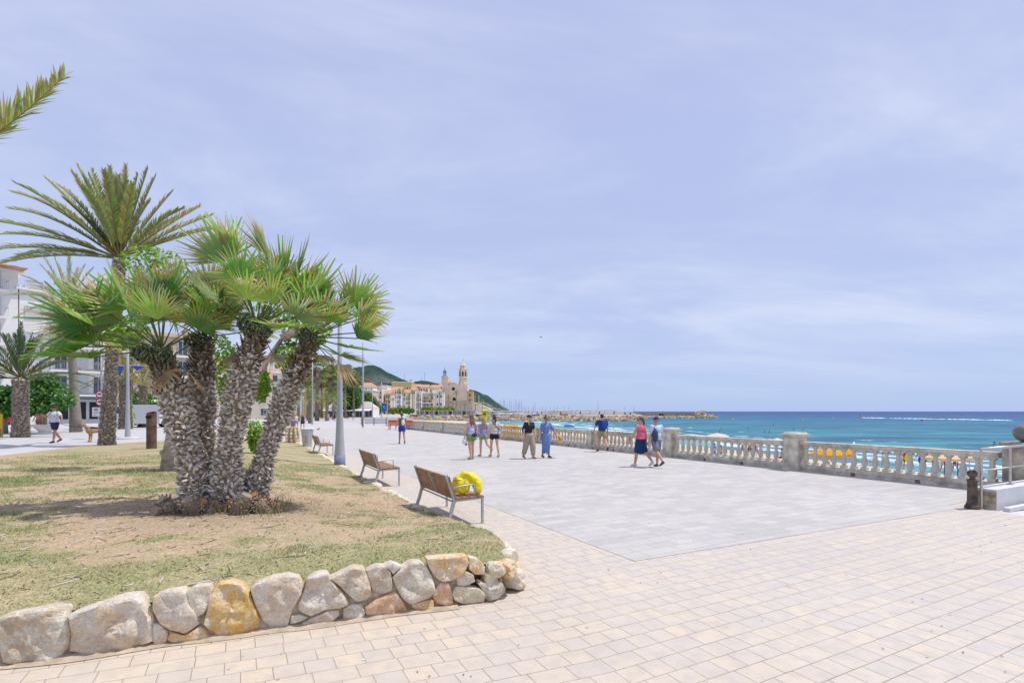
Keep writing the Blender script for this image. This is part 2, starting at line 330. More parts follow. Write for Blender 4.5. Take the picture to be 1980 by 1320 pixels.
# sea
def sea_mat():
    m = bpy.data.materials.new('sea_water'); m.use_nodes = True; t = m.node_tree; b = t.nodes['Principled BSDF']
    ge = nd(t, 'ShaderNodeNewGeometry'); sp = nd(t, 'ShaderNodeSeparateXYZ'); t.links.new(ge.outputs['Position'], sp.inputs[0]); X, Y = sp.outputs[0], sp.outputs[1]
    w = mth(t, 'ADD', mth(t, 'MULTIPLY', mth(t, 'SUBTRACT', X, 36), .992), mth(t, 'MULTIPLY', mth(t, 'SUBTRACT', Y, 50), .124))   # metres off the shore
    far = mth(t, 'ADD', w, mth(t, 'MULTIPLY', mth(t, 'MAXIMUM', mth(t, 'SUBTRACT', Y, 260), 0.0), .6))
    rp = nd(t, 'ShaderNodeValToRGB'); e = rp.color_ramp.elements; e[0].position = 0; e[0].color = (.12, .32, .34, 1); e[1].position = 1; e[1].color = (.004, .055, .20, 1)
    for p, c in ((.06, (.035, .21, .26, 1)), (.22, (.012, .145, .235, 1)), (.5, (.006, .095, .225, 1))): q = e.new(p); q.color = c
    t.links.new(mth(t, 'POWER', mrng(t, far, 0, 1500), .62), rp.inputs[0]); c = rp.outputs[0]
    mpn = nd(t, 'ShaderNodeMapping'); mpn.inputs['Rotation'].default_value = (0, 0, radians(-83)); mpn.inputs['Scale'].default_value = (.10, 1, 1); t.links.new(ge.outputs['Position'], mpn.inputs[0])
    mpo = nd(t, 'ShaderNodeMapping'); mpo.inputs['Scale'].default_value = (.25, 1, 1); t.links.new(ge.outputs['Position'], mpo.inputs[0])
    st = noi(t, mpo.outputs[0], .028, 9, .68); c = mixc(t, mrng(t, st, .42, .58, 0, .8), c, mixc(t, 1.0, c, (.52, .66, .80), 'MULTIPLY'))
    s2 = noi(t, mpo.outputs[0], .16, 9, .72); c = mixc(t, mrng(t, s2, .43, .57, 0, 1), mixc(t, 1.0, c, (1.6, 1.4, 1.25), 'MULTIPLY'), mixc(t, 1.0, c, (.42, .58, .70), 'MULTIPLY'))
    # breaking rows parallel to the shore
    wv = mth(t, 'ADD', w, mth(t, 'MULTIPLY', mth(t, 'SUBTRACT', noi(t, ge.outputs['Position'], .03, 4), .5), 16))
    foam = None
    for c0, hw, thr in ((1.0, 1.8, .30), (6.5, 1.3, .42), (12, 1.2, .47), (19, 1.0, .50), (31, .9, .54)):
        d = mth(t, 'ABSOLUTE', mth(t, 'SUBTRACT', wv, c0)); lim = mrng(t, d, hw*1.3, hw*.4); gate = mrng(t, noi(t, mpn.outputs[0], .19+.02*c0**.5, 3), thr, thr+.06)
        g = mth(t, 'MULTIPLY', mth(t, 'MULTIPLY', lim, gate), mrng(t, noi(t, ge.outputs['Position'], 1.5, 5), .36, .56)); foam = g if foam is None else mth(t, 'MAXIMUM', foam, g)
    caps = mth(t, 'MULTIPLY', mrng(t, noi(t, mpo.outputs[0], .11, 5, .60), .695, .715), .9)
    foam = mth(t, 'MAXIMUM', foam, caps)
    c = mixc(t, foam, c, (.80, .84, .86)); t.links.new(c, b.inputs['Base Color'])
    b.inputs['Specular IOR Level'].default_value = .16; t.links.new(mth(t, 'ADD', .42, mth(t, 'MULTIPLY', foam, .5)), b.inputs['Roughness'])
    bp = nd(t, 'ShaderNodeBump'); bp.inputs['Distance'].default_value = .45
    h = mth(t, 'ADD', noi(t, mpn.outputs[0], .6, 5), mth(t, 'MULTIPLY', noi(t, ge.outputs['Position'], 1.6, 6), .5)); t.links.new(h, bp.inputs['Height']); t.links.new(bp.outputs[0], b.inputs['Normal'])
    return m
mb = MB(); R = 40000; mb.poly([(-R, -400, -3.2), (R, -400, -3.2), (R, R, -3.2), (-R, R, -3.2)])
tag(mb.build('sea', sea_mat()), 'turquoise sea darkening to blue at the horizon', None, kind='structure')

# ---------------------------------------------------------------- BALUSTRADE (one long fence: piers, rails, plinths, balusters)
M_stone = mat('weathered_cast_stone', (.50, .455, .36), .9, .2, 3.5, .004, 30, col2=(.60, .56, .47))
M_stone2 = mat('baluster_stone', (.60, .57, .50), .85, .10, 3, .003, 30)
balu = empty('stone_balustrade', 'long weathered stone balustrade with turned balusters between the promenade and the beach', 'balustrade', UV(UB-.05, 10), RZ)
PV = [4.98+5.36*i for i in range(10)]; v0 = UV(UB-.05, 10); b0 = 10
pw = .46
def to(v): return v-b0
pier_mb = MB()
pier_mb.box((0, 0, .06), (.56, .56, .16)); pier_mb.box((0, 0, .58), (pw, pw, .90)); pier_mb.box((0, 0, 1.055), (.52, .52, .05)); pier_mb.box((0, 0, 1.11), (.62, .62, .07)); pier_mb.box((0, 0, 1.165), (.54, .54, .05), taper=.8)
pier0 = lowp = None; low_mb = MB(); low_mb.box((0, 0, .06), (.50, .50, .16)); low_mb.box((0, 0, .48), (.40, .40, .82)); low_mb.box((0, 0, .905), (.44, .44, .045))
bal_mb = MB(); bal_mb.box((0, 0, .245), (.15, .15, .07)); bal_mb.lathe([(.055, .28), (.05, .30), (.058, .32), (.075, .36), (.082, .41), (.078, .47), (.058, .54), (.042, .61), (.042, .64), (.052, .66), (.05, .685), (.06, .72)], 12); bal_mb.box((0, 0, .745), (.14, .14, .05))
half_mb = MB(); half_mb.box((0, 0, .5), (.12, .08, .55))
bal0 = None; nb = 0; far = MB()
def add_to(dst, src, off):
    k = len(dst.v)
    for q in src.v: dst.v.append((q[0]+off[0], q[1]+off[1], q[2]+off[2])); dst.c.append((1, 1, 1))
    for f in src.f: dst.f.append(tuple(i+k for i in f)); dst.m.append(0)
for i, v in enumerate(PV):
    if i == 0: continue
    if i <= 2:
        if pier0 is None: pier0 = o = pier_mb.build('pier', M_stone, balu, loc=(0, to(v), 0))
        else: dup(pier0, (0, to(v), 0), parent=balu)
    else:
        if lowp is None: lowp = low_mb.build('pier', M_stone, balu, loc=(0, to(v), 0))
        else: dup(lowp, (0, to(v), 0), parent=balu)
for i in range(len(PV)-1):
    a, b = PV[i]+(.36 if i == 0 else pw/2), PV[i+1]-pw/2
    r = MB(); r.box((0, to((a+b)/2), .80), (.24, b-a, .06)); r.box((0, to((a+b)/2), .855), (.32, b-a, .05)); r.box((0, to((a+b)/2), .895), (.29, b-a, .03), taper=1); r.build('top_rail', M_stone, balu)
    r = MB(); r.box((0, to((a+b)/2), .175), (.30, b-a, .07)); r.box((0, to((a+b)/2), .12), (.34, b-a, .04))
    ln = (b-a)/3
    for k in range(3):
        r.box((0, to(a+ln*(k+.5)), .05), (.30, ln-.13, .10))
    r.build('plinth', M_stone, balu)
    n = 17; sp_ = (b-a)/n
    for k in range(n):
        q = (0, to(a+sp_*(k+.5)), 0)
        if nb < 100:
            if bal0 is None: bal0 = bal_mb.build('baluster', M_stone2, balu, smooth=False, loc=q)
            else: dup(bal0, q, parent=balu)
            nb += 1
        else: add_to(far, bal_mb, q)
for p in bal0.data.polygons: p.use_smooth = len(p.vertices) == 4 and p.area < .0045
tag(far.build('balusters', M_stone2, balu), kind='stuff')
# end pier with a stone ball
M_ball = mat('dark_ball_stone', (.20, .19, .18), .7, .2, 6, .004, 40)
M_pier = mat('ribbed_pier_stone', (.30, .27, .21), .9, .3, 2.5, .008, 14, col2=(.42, .38, .30))
ep = empty('end_pier', 'square rough stone end pier carrying a big dark stone ball', 'pillar', UV(15.75, 4.96), RZ)
r = MB(); r.box((0, 0, .54), (.62, .62, 1.08))
for k in range(5): r.box((0, 0, .14+k*.20), (.63, .63, .012))
r.build('shaft', M_pier, ep)
r = MB(); r.box((0, 0, 1.115), (.70, .70, .07)); r.build('cap', M_pier, ep)
r = MB(); r.lathe([(.12, 1.15), (.10, 1.17)], 20); r.ell((0, 0, 1.365), (.225, .225, .205), 28); r.build('stone_ball', M_ball, ep, smooth=True)
# low block wall at the head of the ramp with a steel handrail and a bollard
M_block = mat('painted_block', (.62, .62, .63), .85, .06, 4, .003, 50); M_moss = mat('mossy_plaster', (.40, .33, .17), .95, .4, 5, .006, 30, col2=(.46, .42, .33))
bw = empty('low_block_wall', 'low whitewashed block wall with a stained end beside the iron bollard', 'wall', UV(12.55, 4.52), RZ)
r = MB(); r.box((1.45, .03, .19), (2.9, .38, .38)); r.build('block', M_block, bw)
r = MB(); r.box((-.006, .03, .17), (.012, .37, .34)); r.build('stained_end', M_moss, bw)
r = MB(); r.box((1.6, -.30, .03), (3.2, .10, .07)); r.build('kerb', M_block, bw)
M_steel = mat('brushed_steel', (.50, .46, .44), .35, .08, 8, metal=.7, spec=.5)
hr = empty('steel_handrail', 'stainless steel handrail on posts above the low block wall', 'handrail', UV(12.45, 4.55), RZ)
def post(x, z0, h):
    r = MB(); r.tube([(x, 0, z0), (x, 0, h)], .022, 10); r.lathe([(.06, z0), (.06, z0+.012)], 14, (x, 0, 0)); r.build('post', M_steel, hr, smooth=False)
post(0, .0, 1.13); post(1.25, .38, 1.14); post(2.6, .38, 1.15)
r = MB(); r.tube([(-.04, 0, 1.13), (3.4, 0, 1.16)], .026, 10); r.build('top_rail', M_steel, hr, smooth=True)
r = MB(); r.tube([(0, 0, .72), (3.4, 0, .75)], .014, 8); r.build('middle_rail', M_steel, hr, smooth=True)
M_iron = mat('cast_iron', (.075, .07, .075), .5, .35, 6, .003, 40, metal=.5, col2=(.14, .10, .07))
bo = empty('iron_bollard', 'dark cast iron bollard with a ball top beside the steel handrail', 'bollard', G(1880, 983))
r = MB(); r.lathe([(.12, 0), (.12, .05), (.105, .07), (.09, .11), (.085, .13)], 20); r.build('base', M_iron, bo)
r = MB(); r.lathe([(.080, .13), (.076, .50), (.078, .52), (.092, .525), (.092, .555), (.07, .565), (.045, .575), (.045, .60)], 20); r.build('shaft', M_iron, bo)
r = MB(); r.ell((0, 0, .665), (.082, .082, .08), 20); r.build('ball', M_iron, bo, smooth=True)
# yellow crowd barrier in front of the balustrade
M_yel = mat('yellow_barrier_paint', (.75, .36, .03), .5, .1, 5)
cb = empty('crowd_barrier', 'yellow metal crowd barrier standing against the balustrade', 'barrier', UV(15.25, 29.2), RZ)
r = MB(); r.tube([(0, -1, 0), (0, -1, .9), (0, -.85, 1.02), (0, .85, 1.02), (0, 1, .9), (0, 1, 0)], .025, 8); r.tube([(0, -1, .32), (0, 1, .32)], .02, 8); r.build('frame', M_yel, cb)
r = MB()
for k in range(17): r.tube([(0, -.88+.11*k, .32), (0, -.88+.11*k, 1.0)], .009, 6)
r.build('bars', M_yel, cb)
r = MB(); r.box((-.02, 0, .78), (.02, .34, .30)); r.build('plate', M_yel, cb)
for s_ in (-.85, .85): r = MB(); r.tube([(-.22, s_, 0), (-.2, s_, .03), (.2, s_, .03), (.22, s_, 0)], .02, 6); r.build('foot', M_yel, cb)

# small scraps and specks scattered on the pavers
mb = MB(); random.seed(88); M_scrap = mat('paving_scraps', (1, 1, 1), .9, vcol=True)
for k in range(230):
    y = 3.6+14*random.random()**1.6; x = rnd(-.55, 1.0)*y
    if (x*D2.x+y*D2.y > 12) or (x < 1.2 and (x*.3449-(y-3.85)*.9387+3.58*.3449) < .1 and x*D2.x+y*D2.y < 2.3+.2*max(0, y-8)): continue
    a = rnd(0, 6.28); r_ = rnd(.002, .006)*(1+.06*y) if random.random() < .96 else .012; q = random.random(); c = (.10, .07, .05) if q < .6 else ((.45, .26, .10) if q < .8 else (.75, .74, .72)); p = Vector((x, y, .006))
    e1 = Vector((cos(a), sin(a), 0))*r_*rnd(1, 2.2); e2 = Vector((-sin(a), cos(a), 0))*r_; mb.poly([p-e1-e2*.4, p+e1*.2-e2, p+e1+Vector((0, 0, .004)), p+e2+Vector((0, 0, .006))], c)
tag(mb.build('paving_litter', M_scrap), 'small dark and pale scraps scattered over the pavers', 'litter', kind='stuff')
# ---------------------------------------------------------------- LAWN
SIDE = [(-.02, 5.30), (-.10, 5.75), (-.33, 6.4), (-.75, 7.5), (-1.28, 8.75), (-3.5, 12.8), (-7.55, 20.7), (-12.3, 29.6)]
LP = [(-16, -2.0), (-9.0, 1.86), (-3.58, 3.88), (-.55, 5.0)]+SIDE+[(-13.6, 29.4), (-15.2, 27.2), (-17.3, 24.4), (-17.7, 21.2), (-16.2, 16), (-17, 11), (-20, 5)]
def seg_d(p, a, b):
    ax, ay = a; bx, by = b; dx, dy = bx-ax, by-ay; t = max(0, min(1, ((p[0]-ax)*dx+(p[1]-ay)*dy)/(dx*dx+dy*dy)))
    q = (ax+dx*t, ay+dy*t); return math.hypot(p[0]-q[0], p[1]-q[1]), q
def side_d(p): return min(seg_d(p, a, b)[0] for a, b in zip(SIDE[3:], SIDE[4:]))
def bound(p): return min((seg_d(p, a, b) for a, b in zip(LP, LP[1:]+LP[:1])), key=lambda r: r[0])
def inside(p):
    c = False; n = len(LP); x, y = p
    for i in range(n):
        (x0, y0), (x1, y1) = LP[i], LP[i-1]
        if (y0 > y) != (y1 > y) and x < (x1-x0)*(y-y0)/(y1-y0)+x0: c = not c
    return c
WAX, WAY = -3.58, 3.85
def lawn_h(x, y):
    hs = .09+.26*sm(9.5, 6.2, y); d = side_d((x, y)) if y > 6.5 else 9
    if y <= 6.5: hs = .40; d = max(0, 9)
    t = sm(0, 3.6, side_d((x, y))); hh = hs+(.435-hs)*t
    if y < 6.2: hh = .40+.03*t
    fd = (x-WAX)*.3449-(y-WAY)*.9387        # distance in from the front wall
    hh -= .10*sm(-.75, -.05, fd)*(1 if y < 6.6 else 0)
    return hh+.02*noise.noise(Vector((x*.5, y*.5, 3)))
PALM = (-4.15, 7.85)
def turf(x, y):          # 0 bare soil ... 1 green grass
    n = .50*noise.fractal(Vector((x*.55+3, y*.7, 1)), .9, 2.1, 6)+.46*noise.noise(Vector((x*1.9, y*2.5, 7)))+.24*noise.noise(Vector((x*5, y*6.5, 2)))
    fd = (x-WAX)*.3449-(y-WAY)*.9387; n += .12*sm(-.75, -.15, fd)*(y < 6.6)+.24*sm(-2.6, -3.9, x)*sm(7.2, 5.4, y)+.2*sm(-2.6, -1.2, x)*sm(9, 6.5, y)
    d = math.hypot(x-PALM[0], (y-PALM[1])*1.0); bare = .50*sm(3.4, 1.0, d)
    db = math.hypot((x+2.9)*.55, y-5.7); bare += .28*sm(1.3, .2, db)
    return max(0, min(1, .56+n*.95-bare+.14*sm(11, 15, y)))
SOIL = (.50, .39, .265); DRY = (.46, .40, .24); GREEN = (.185, .265, .085)
def turf_col(x, y):
    t = turf(x, y); g = .5+.9*noise.noise(Vector((x*.6+9, y*1.1, 2)))+.15*sm(7, 4, y)-.28*sm(11, 15, y)
    a = sm(.30, .62, t); gg = max(0, min(1, g))*sm(.4, .8, t); base = [SOIL[k]*(1-a)+DRY[k]*a for k in range(3)]
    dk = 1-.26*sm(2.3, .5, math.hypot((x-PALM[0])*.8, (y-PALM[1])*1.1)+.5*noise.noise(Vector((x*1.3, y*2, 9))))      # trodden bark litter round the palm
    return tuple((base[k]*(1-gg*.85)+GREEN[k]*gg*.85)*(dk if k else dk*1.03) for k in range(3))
mb = MB(); cell = .16; x0, x1, y0, y1 = -18, .2, 0, 30; nx = int((x1-x0)/cell); ny = int((y1-y0)/cell); ins = {}; ids = {}
for i in range(nx+1):
    for j in range(ny+1): ins[i, j] = inside((x0+i*cell, y0+j*cell))
def vid(i, j):
    if (i, j) in ids: return ids[i, j]
    p = (x0+i*cell, y0+j*cell)
    if not ins[i, j]: p = bound(p)[1]
    ids[i, j] = mb.p((p[0], p[1], lawn_h(*p)), turf_col(*p)); return ids[i, j]
for i in range(nx):
    for j in range(ny):
        if ins[i, j] or ins[i+1, j] or ins[i, j+1] or ins[i+1, j+1]: mb.face(vid(i, j), vid(i+1, j), vid(i+1, j+1), vid(i, j+1))
M_lawn = mat('dry_lawn', (1, 1, 1), .95, 0, vcol=True, bump=.035, bs=16)
def lawn_grain():
    t = M_lawn.node_tree; b = t.nodes['Principled BSDF']; src = b.inputs['Base Color'].links[0].from_socket; ge = nd(t, 'ShaderNodeNewGeometry')
    g = noi(t, ge.outputs['Position'], 38, 5, .7); c = mixc(t, mrng(t, g, .36, .64), mixc(t, 1.0, src, (.62, .62, .58), 'MULTIPLY'), mixc(t, 1.0, src, (1.18, 1.16, 1.12), 'MULTIPLY'))
    g2 = noi(t, ge.outputs['Position'], 5, 6, .7); c = mixc(t, mrng(t, g2, .45, .65, 0, .45), c, mixc(t, 1.0, c, (.72, .70, .66), 'MULTIPLY')); t.links.new(c, b.inputs['Base Color'])
lawn_grain()
tag(mb.build('lawn', M_lawn, smooth=True), 'patchy dry lawn with bare soil behind the stone wall', None, kind='structure')
# grass blades
mb = MB(); k = 0; random.seed(3)
while k < 95000:
    x = rnd(-15, 0); y = rnd(3.6, 17)
    if random.random() > sm(19, 4, y)*.9+.1: continue
    px = x/y*1000+990
    if px < -60 or not inside((x, y)): k += .2; continue
    t = turf(x, y)
    if random.random() > sm(.42, .72, t)*.95+.05: k += .3; continue
    z = lawn_h(x, y)-.004; k += 1; a = rnd(0, 2*pi); l = rnd(.012, .028)*(1.5 if y > 8 else 1)*(1.7 if noise.noise(Vector((x*3.3, y*3.3, 5))) > .25 else 1); wd = rnd(.0022, .0045)*(1+.10*y); lean = rnd(.4, 1.3)*l
    tc_ = turf_col(x, y); dry = random.random() < .35; q = rnd(.75, 1.3)
    c = (.46*q, .40*q, .25*q) if dry else (tc_[0]*q*.85, tc_[1]*q, tc_[2]*q*.8)
    ca, sa = cos(a), sin(a); b1 = mb.p((x-sa*wd, y+ca*wd, z), c); b2 = mb.p((x+sa*wd, y-ca*wd, z), c); tp = mb.p((x+ca*lean, y+sa*lean, z+l), c); mb.face(b1, b2, tp)
M_blade = mat('grass_blades', (1, 1, 1), .8, vcol=True, trans=.3)
tag(mb.build('grass', M_blade), 'short sparse grass growing on the lawn', 'grass', kind='stuff')
# straw, fallen bits on the soil
mb = MB()
for k in range(3600):
    x = rnd(-9, -.4); y = rnd(4.0, 11)
    if not inside((x, y)): continue
    z = lawn_h(x, y)+.006; a = rnd(0, pi); l = rnd(.01, .06) if random.random() < .8 else .12; d = Vector((cos(a), sin(a), 0))*l; e = Vector((-sin(a), cos(a), 0))*rnd(.002, .005)
    q = random.random(); c = (.62, .52, .36) if q < .6 else ((.18, .12, .08) if q < .9 else (.7, .68, .62)); P = Vector((x, y, z))
    if q > .75 and q < .9: d = d.normalized()*.012; e = e.normalized()*.008
    mb.poly([P-d-e, P+d-e, P+d+e+Vector((0, 0, .008)), P-d+e], c)
tag(mb.build('straw_litter', M_blade), 'dry straw and leaf scraps lying on the bare soil', 'litter', kind='stuff')

# ---------------------------------------------------------------- STONE WALL of the planted bed
WA = Vector((-3.58, 3.85, 0)); WD = Vector((.9387, .3449, 0)); WN = Vector((.3449, -.9387, 0))
def wallpt(px, py):
    rx = (px-990)/F; den = WN.x*rx+WN.y; Y = (WN.x*WA.x+WN.y*WA.y)/den; X = rx*Y; z = H-(py-795)*Y/F
    return (Vector((X, Y, 0))-WA).dot(WD), z
R4 = [[(-40, 560), (60, 505), (200, 480), (330, 455), (430, 465), (470, 510), (480, 600), (485, 700), (440, 780), (330, 810), (180, 830), (50, 820), (20, 720), (0, 650), (-40, 640)],
 [(500, 500), (590, 465), (720, 420), (800, 390), (930, 375), (990, 430), (1045, 500), (1055, 590), (1050, 680), (960, 710), (890, 755), (750, 745), (620, 765), (490, 760), (500, 640)],
 [(1065, 380), (1130, 345), (1250, 328), (1290, 370), (1300, 420), (1350, 480), (1370, 560), (1330, 590), (1270, 635), (1180, 600), (1110, 560), (1060, 470)],
 [(1280, 350), (1340, 305), (1440, 300), (1450, 350), (1440, 430), (1400, 490), (1350, 510), (1320, 440), (1290, 400)],
 [(1060, 560), (1110, 570), (1160, 630), (1150, 690), (1100, 715), (1060, 705)],
 [(1180, 620), (1270, 645), (1370, 585), (1400, 600), (1420, 640), (1460, 665), (1330, 675), (1200, 690), (1160, 670)],
 [(1440, 370), (1500, 300), (1580, 280), (1650, 300), (1700, 370), (1740, 450), (1775, 540), (1770, 600), (1650, 640), (1500, 665), (1450, 620), (1410, 560), (1430, 470)]]
R5 = [[(25, 480), (60, 430), (170, 390), (270, 378), (340, 390), (370, 440), (355, 520), (310, 600), (280, 690), (270, 735), (150, 745), (110, 700), (60, 590)],
 [(410, 400), (470, 365), (540, 360), (570, 410), (600, 450), (660, 520), (680, 570), (620, 600), (520, 615), (430, 655), (350, 610), (350, 560), (390, 480)],
 [(560, 395), (640, 360), (720, 320), (790, 330), (810, 380), (830, 450), (840, 520), (800, 550), (740, 555), (680, 500), (620, 440)],
 [(295, 660), (350, 645), (415, 665), (350, 700), (290, 715)],
 [(370, 710), (450, 660), (540, 620), (610, 615), (620, 650), (560, 700), (480, 735), (400, 730)],
 [(650, 610), (700, 580), (770, 580), (800, 640), (790, 660), (720, 685), (650, 680)],
 [(805, 340), (870, 310), (930, 310), (970, 350), (980, 440), (975, 480), (920, 505), (850, 480), (825, 420)],
 [(920, 310), (980, 285), (1045, 310), (1000, 350), (985, 365), (960, 330)],
 [(800, 600), (880, 540), (1000, 490), (1040, 540), (1085, 630), (1000, 655), (880, 670), (810, 655)],
 [(985, 390), (1040, 330), (1120, 285), (1170, 280), (1220, 330), (1250, 390), (1265, 480), (1230, 530), (1110, 575), (1060, 540), (1020, 480)],
 [(1110, 580), (1200, 550), (1260, 550), (1260, 620), (1200, 630), (1120, 610)],
 [(1220, 260), (1340, 250), (1480, 240), (1495, 290), (1460, 360), (1410, 405), (1320, 420), (1280, 400), (1240, 330)],
 [(1260, 500), (1310, 430), (1360, 430), (1380, 480), (1390, 570), (1350, 590), (1290, 575), (1260, 540)],
 [(1385, 510), (1420, 455), (1500, 460), (1570, 470), (1615, 520), (1600, 570), (1530, 590), (1460, 580), (1400, 545)],
 [(1420, 400), (1480, 350), (1530, 370), (1540, 420), (1480, 450), (1425, 450)],
 [(1500, 250), (1560, 260), (1610, 320), (1600, 370), (1540, 370), (1500, 330)],
 [(1610, 370), (1670, 360), (1700, 420), (1680, 500), (1640, 480), (1610, 420)],
 [(1560, 430), (1620, 430), (1660, 510), (1640, 540), (1600, 500)]]
CK = ['w', 'g', 'g', 'w', 'g', 'o', 'y', 'g', 'g', 'g', 'w', 'g', 'w', 'w', 'g', 'r', 'w', 'o', 'o', 'r', 'c', 'w', 'o', 'c', 'g']
def rock_mat(name, a, b, c):
    m = bpy.data.materials.new(name); m.use_nodes = True; t = m.node_tree; s = t.nodes['Principled BSDF']; s.inputs['Roughness'].default_value = .9; s.inputs['Specular IOR Level'].default_value = .2
    ge = nd(t, 'ShaderNodeNewGeometry'); P = ge.outputs['Position']
    k = mixc(t, mrng(t, noi(t, P, 5.5, 6, .68), .44, .60), a, b); k = mixc(t, mrng(t, noi(t, P, 7, 5, .65), .50, .60, 0, .9), k, c); sp = nd(t, 'ShaderNodeSeparateXYZ'); t.links.new(P, sp.inputs[0]); k = mixc(t, mth(t, 'MULTIPLY', mrng(t, noi(t, P, 4, 6, .7), .45, .6), .6), k, mixc(t, .5, c, (.50, .38, .25)))
    k = mixc(t, mrng(t, noi(t, P, 45, 4, .7), .36, .60, 0, .45), mixc(t, 1.0, k, (1.15, 1.15, 1.15), 'MULTIPLY'), mixc(t, 1.0, k, (.55, .51, .46), 'MULTIPLY')); t.links.new(k, s.inputs['Base Color'])
    bp = nd(t, 'ShaderNodeBump'); bp.inputs['Distance'].default_value = .045
    h = mth(t, 'ADD', noi(t, P, 11, 7, .65), mth(t, 'MULTIPLY', noi(t, P, 55, 5, .7), .30)); t.links.new(h, bp.inputs['Height']); t.links.new(bp.outputs[0], s.inputs['Normal']); return m
W_ = (.55, .53, .49); 
RK = {'w': rock_mat('white_limestone', (0.820, 0.800, 0.665), (0.729, 0.656, 0.547), (0.631, 0.508, 0.369)), 'g': rock_mat('grey_limestone', (0.799, 0.736, 0.629), (0.702, 0.628, 0.529), (0.772, 0.615, 0.428)),
 'y': rock_mat('yellow_limestone', (0.820, 0.722, 0.547), (0.820, 0.562, 0.202), (0.820, 0.508, 0.119)), 'o': rock_mat('ochre_limestone', (0.814, 0.722, 0.582), (0.814, 0.601, 0.356), (0.820, 0.535, 0.226)),
 'r': rock_mat('reddish_limestone', (0.785, 0.656, 0.510), (0.785, 0.522, 0.321), (0.785, 0.455, 0.238)), 'c': rock_mat('cream_limestone', (0.820, 0.800, 0.606), (0.814, 0.669, 0.451), (0.729, 0.642, 0.510))}
wall = empty('dry_stone_wall', 'low wall of rough white, grey and yellow limestone blocks edging the lawn', 'stone wall', tuple(WA))
def stone(poly, mt, off):
    pts = [wallpt(off[0]+x/3.536, off[1]+y/3.536) for x, y in poly]; pts = [(s, max(.0, z*.96)) for s, z in pts]
    cs = sum(p[0] for p in pts)/len(pts); cz = sum(p[1] for p in pts)/len(pts); size = max(abs(p[0]-cs) for p in pts)
    pp = []
    for i, p in enumerate(pts):                     # subdivide the outline
        q = pts[(i+1) % len(pts)]; pp += [p, ((2*p[0]+q[0])/3, (2*p[1]+q[1])/3), ((p[0]+2*q[0])/3, (p[1]+2*q[1])/3)]
    pp = [(.84*p[0]+.08*pp[i-1][0]+.08*pp[(i+1) % len(pp)][0], .84*p[1]+.08*pp[i-1][1]+.08*pp[(i+1) % len(pp)][1]) for i, p in enumerate(pp)]
    m = MB(); bulge = min(.075, .13*size+.028); depth = min(.26, .5*size+.1)
    rings = []
    for sc, d in ((.90, -depth), (1.0, -depth*.8), (1.06, -depth*.4), (1.065, -.01), (1.045, .45*bulge), (1.0, .8*bulge), (.92, .93*bulge), (.79, .95*bulge), (.68, .98*bulge), (.56, bulge), (.44, bulge), (.32, bulge), (.2, bulge), (.1, bulge)):
        ring = []
        for s, z in pp:
            s2 = cs+(s-cs)*sc; z2 = cz+(z-cz)*sc
            v = Vector((s2*3.2, z2*3.2, d*3+cs)); cv = noise.voronoi(v*1.5)[0]; n = noise.noise(v*1.3)*.05+(cv[1]-cv[0])*.085-.03+noise.noise(v*5)*.016+noise.noise(v*11)*.007; n *= min(1, size*3.5)
            q = WD*s2+Vector((0, 0, z2))+WN*(d+n*(1 if d > -.05 else .3)+.02)
            if d < 0: q += Vector((0, 0, d*.10))
            ring.append(m.p(q))
        rings.append(ring)
    for a, b in zip(rings, rings[1:]):
        for k in range(len(a)): m.face(a[k], a[(k+1) % len(a)], b[(k+1) % len(a)], b[k])
    m.face(*rings[0][::-1]); c = m.p(WD*cs+Vector((0, 0, cz))+WN*(bulge+.02)); l = rings[-1]
    for k in range(len(l)): m.face(l[k], l[(k+1) % len(l)], c)
    o = m.build('stone', RK[mt], wall); me = o.data
    for p in me.polygons: p.use_smooth = True
    try: me.set_sharp_from_angle(angle=radians(32))
    except Exception: pass
    return o
for i, p in enumerate(R4): stone(p, CK[i], (0, 1040))
for i, p in enumerate(R5): stone(p, CK[i+7], (480, 1000))
def boulder(P, r, mt, parent, seed, name='stone', sub=3):
    bm = bmesh.new(); bmesh.ops.create_icosphere(bm, subdivisions=sub, radius=1)
    rz = Matrix.Rotation(seed*1.7, 3, 'Z')
    for v in bm.verts:
        q = v.co.copy(); n = .28*noise.noise(q*1.1+Vector((seed, 0, 0)))+.16*noise.noise(q*2.6+Vector((0, seed, 0)))+.06*noise.noise(q*6+Vector((0, 0, seed)))
        m = max(abs(q.x), abs(q.y), abs(q.z)); q = q*(1+n)/(m**.45)
        v.co = rz @ Vector((q.x*r[0], q.y*r[1], q.z*r[2]))+Vector(P)
    me = bpy.data.meshes.new(name); bm.to_mesh(me); bm.free(); me.materials.append(mt)
    for p in me.polygons: p.use_smooth = True
    try: me.set_sharp_from_angle(angle=radians(28))
    except Exception: pass
    o = bpy.data.objects.new(name, me); SC.collection.objects.link(o)
    if parent: o.parent = parent
    return o
random.seed(11)
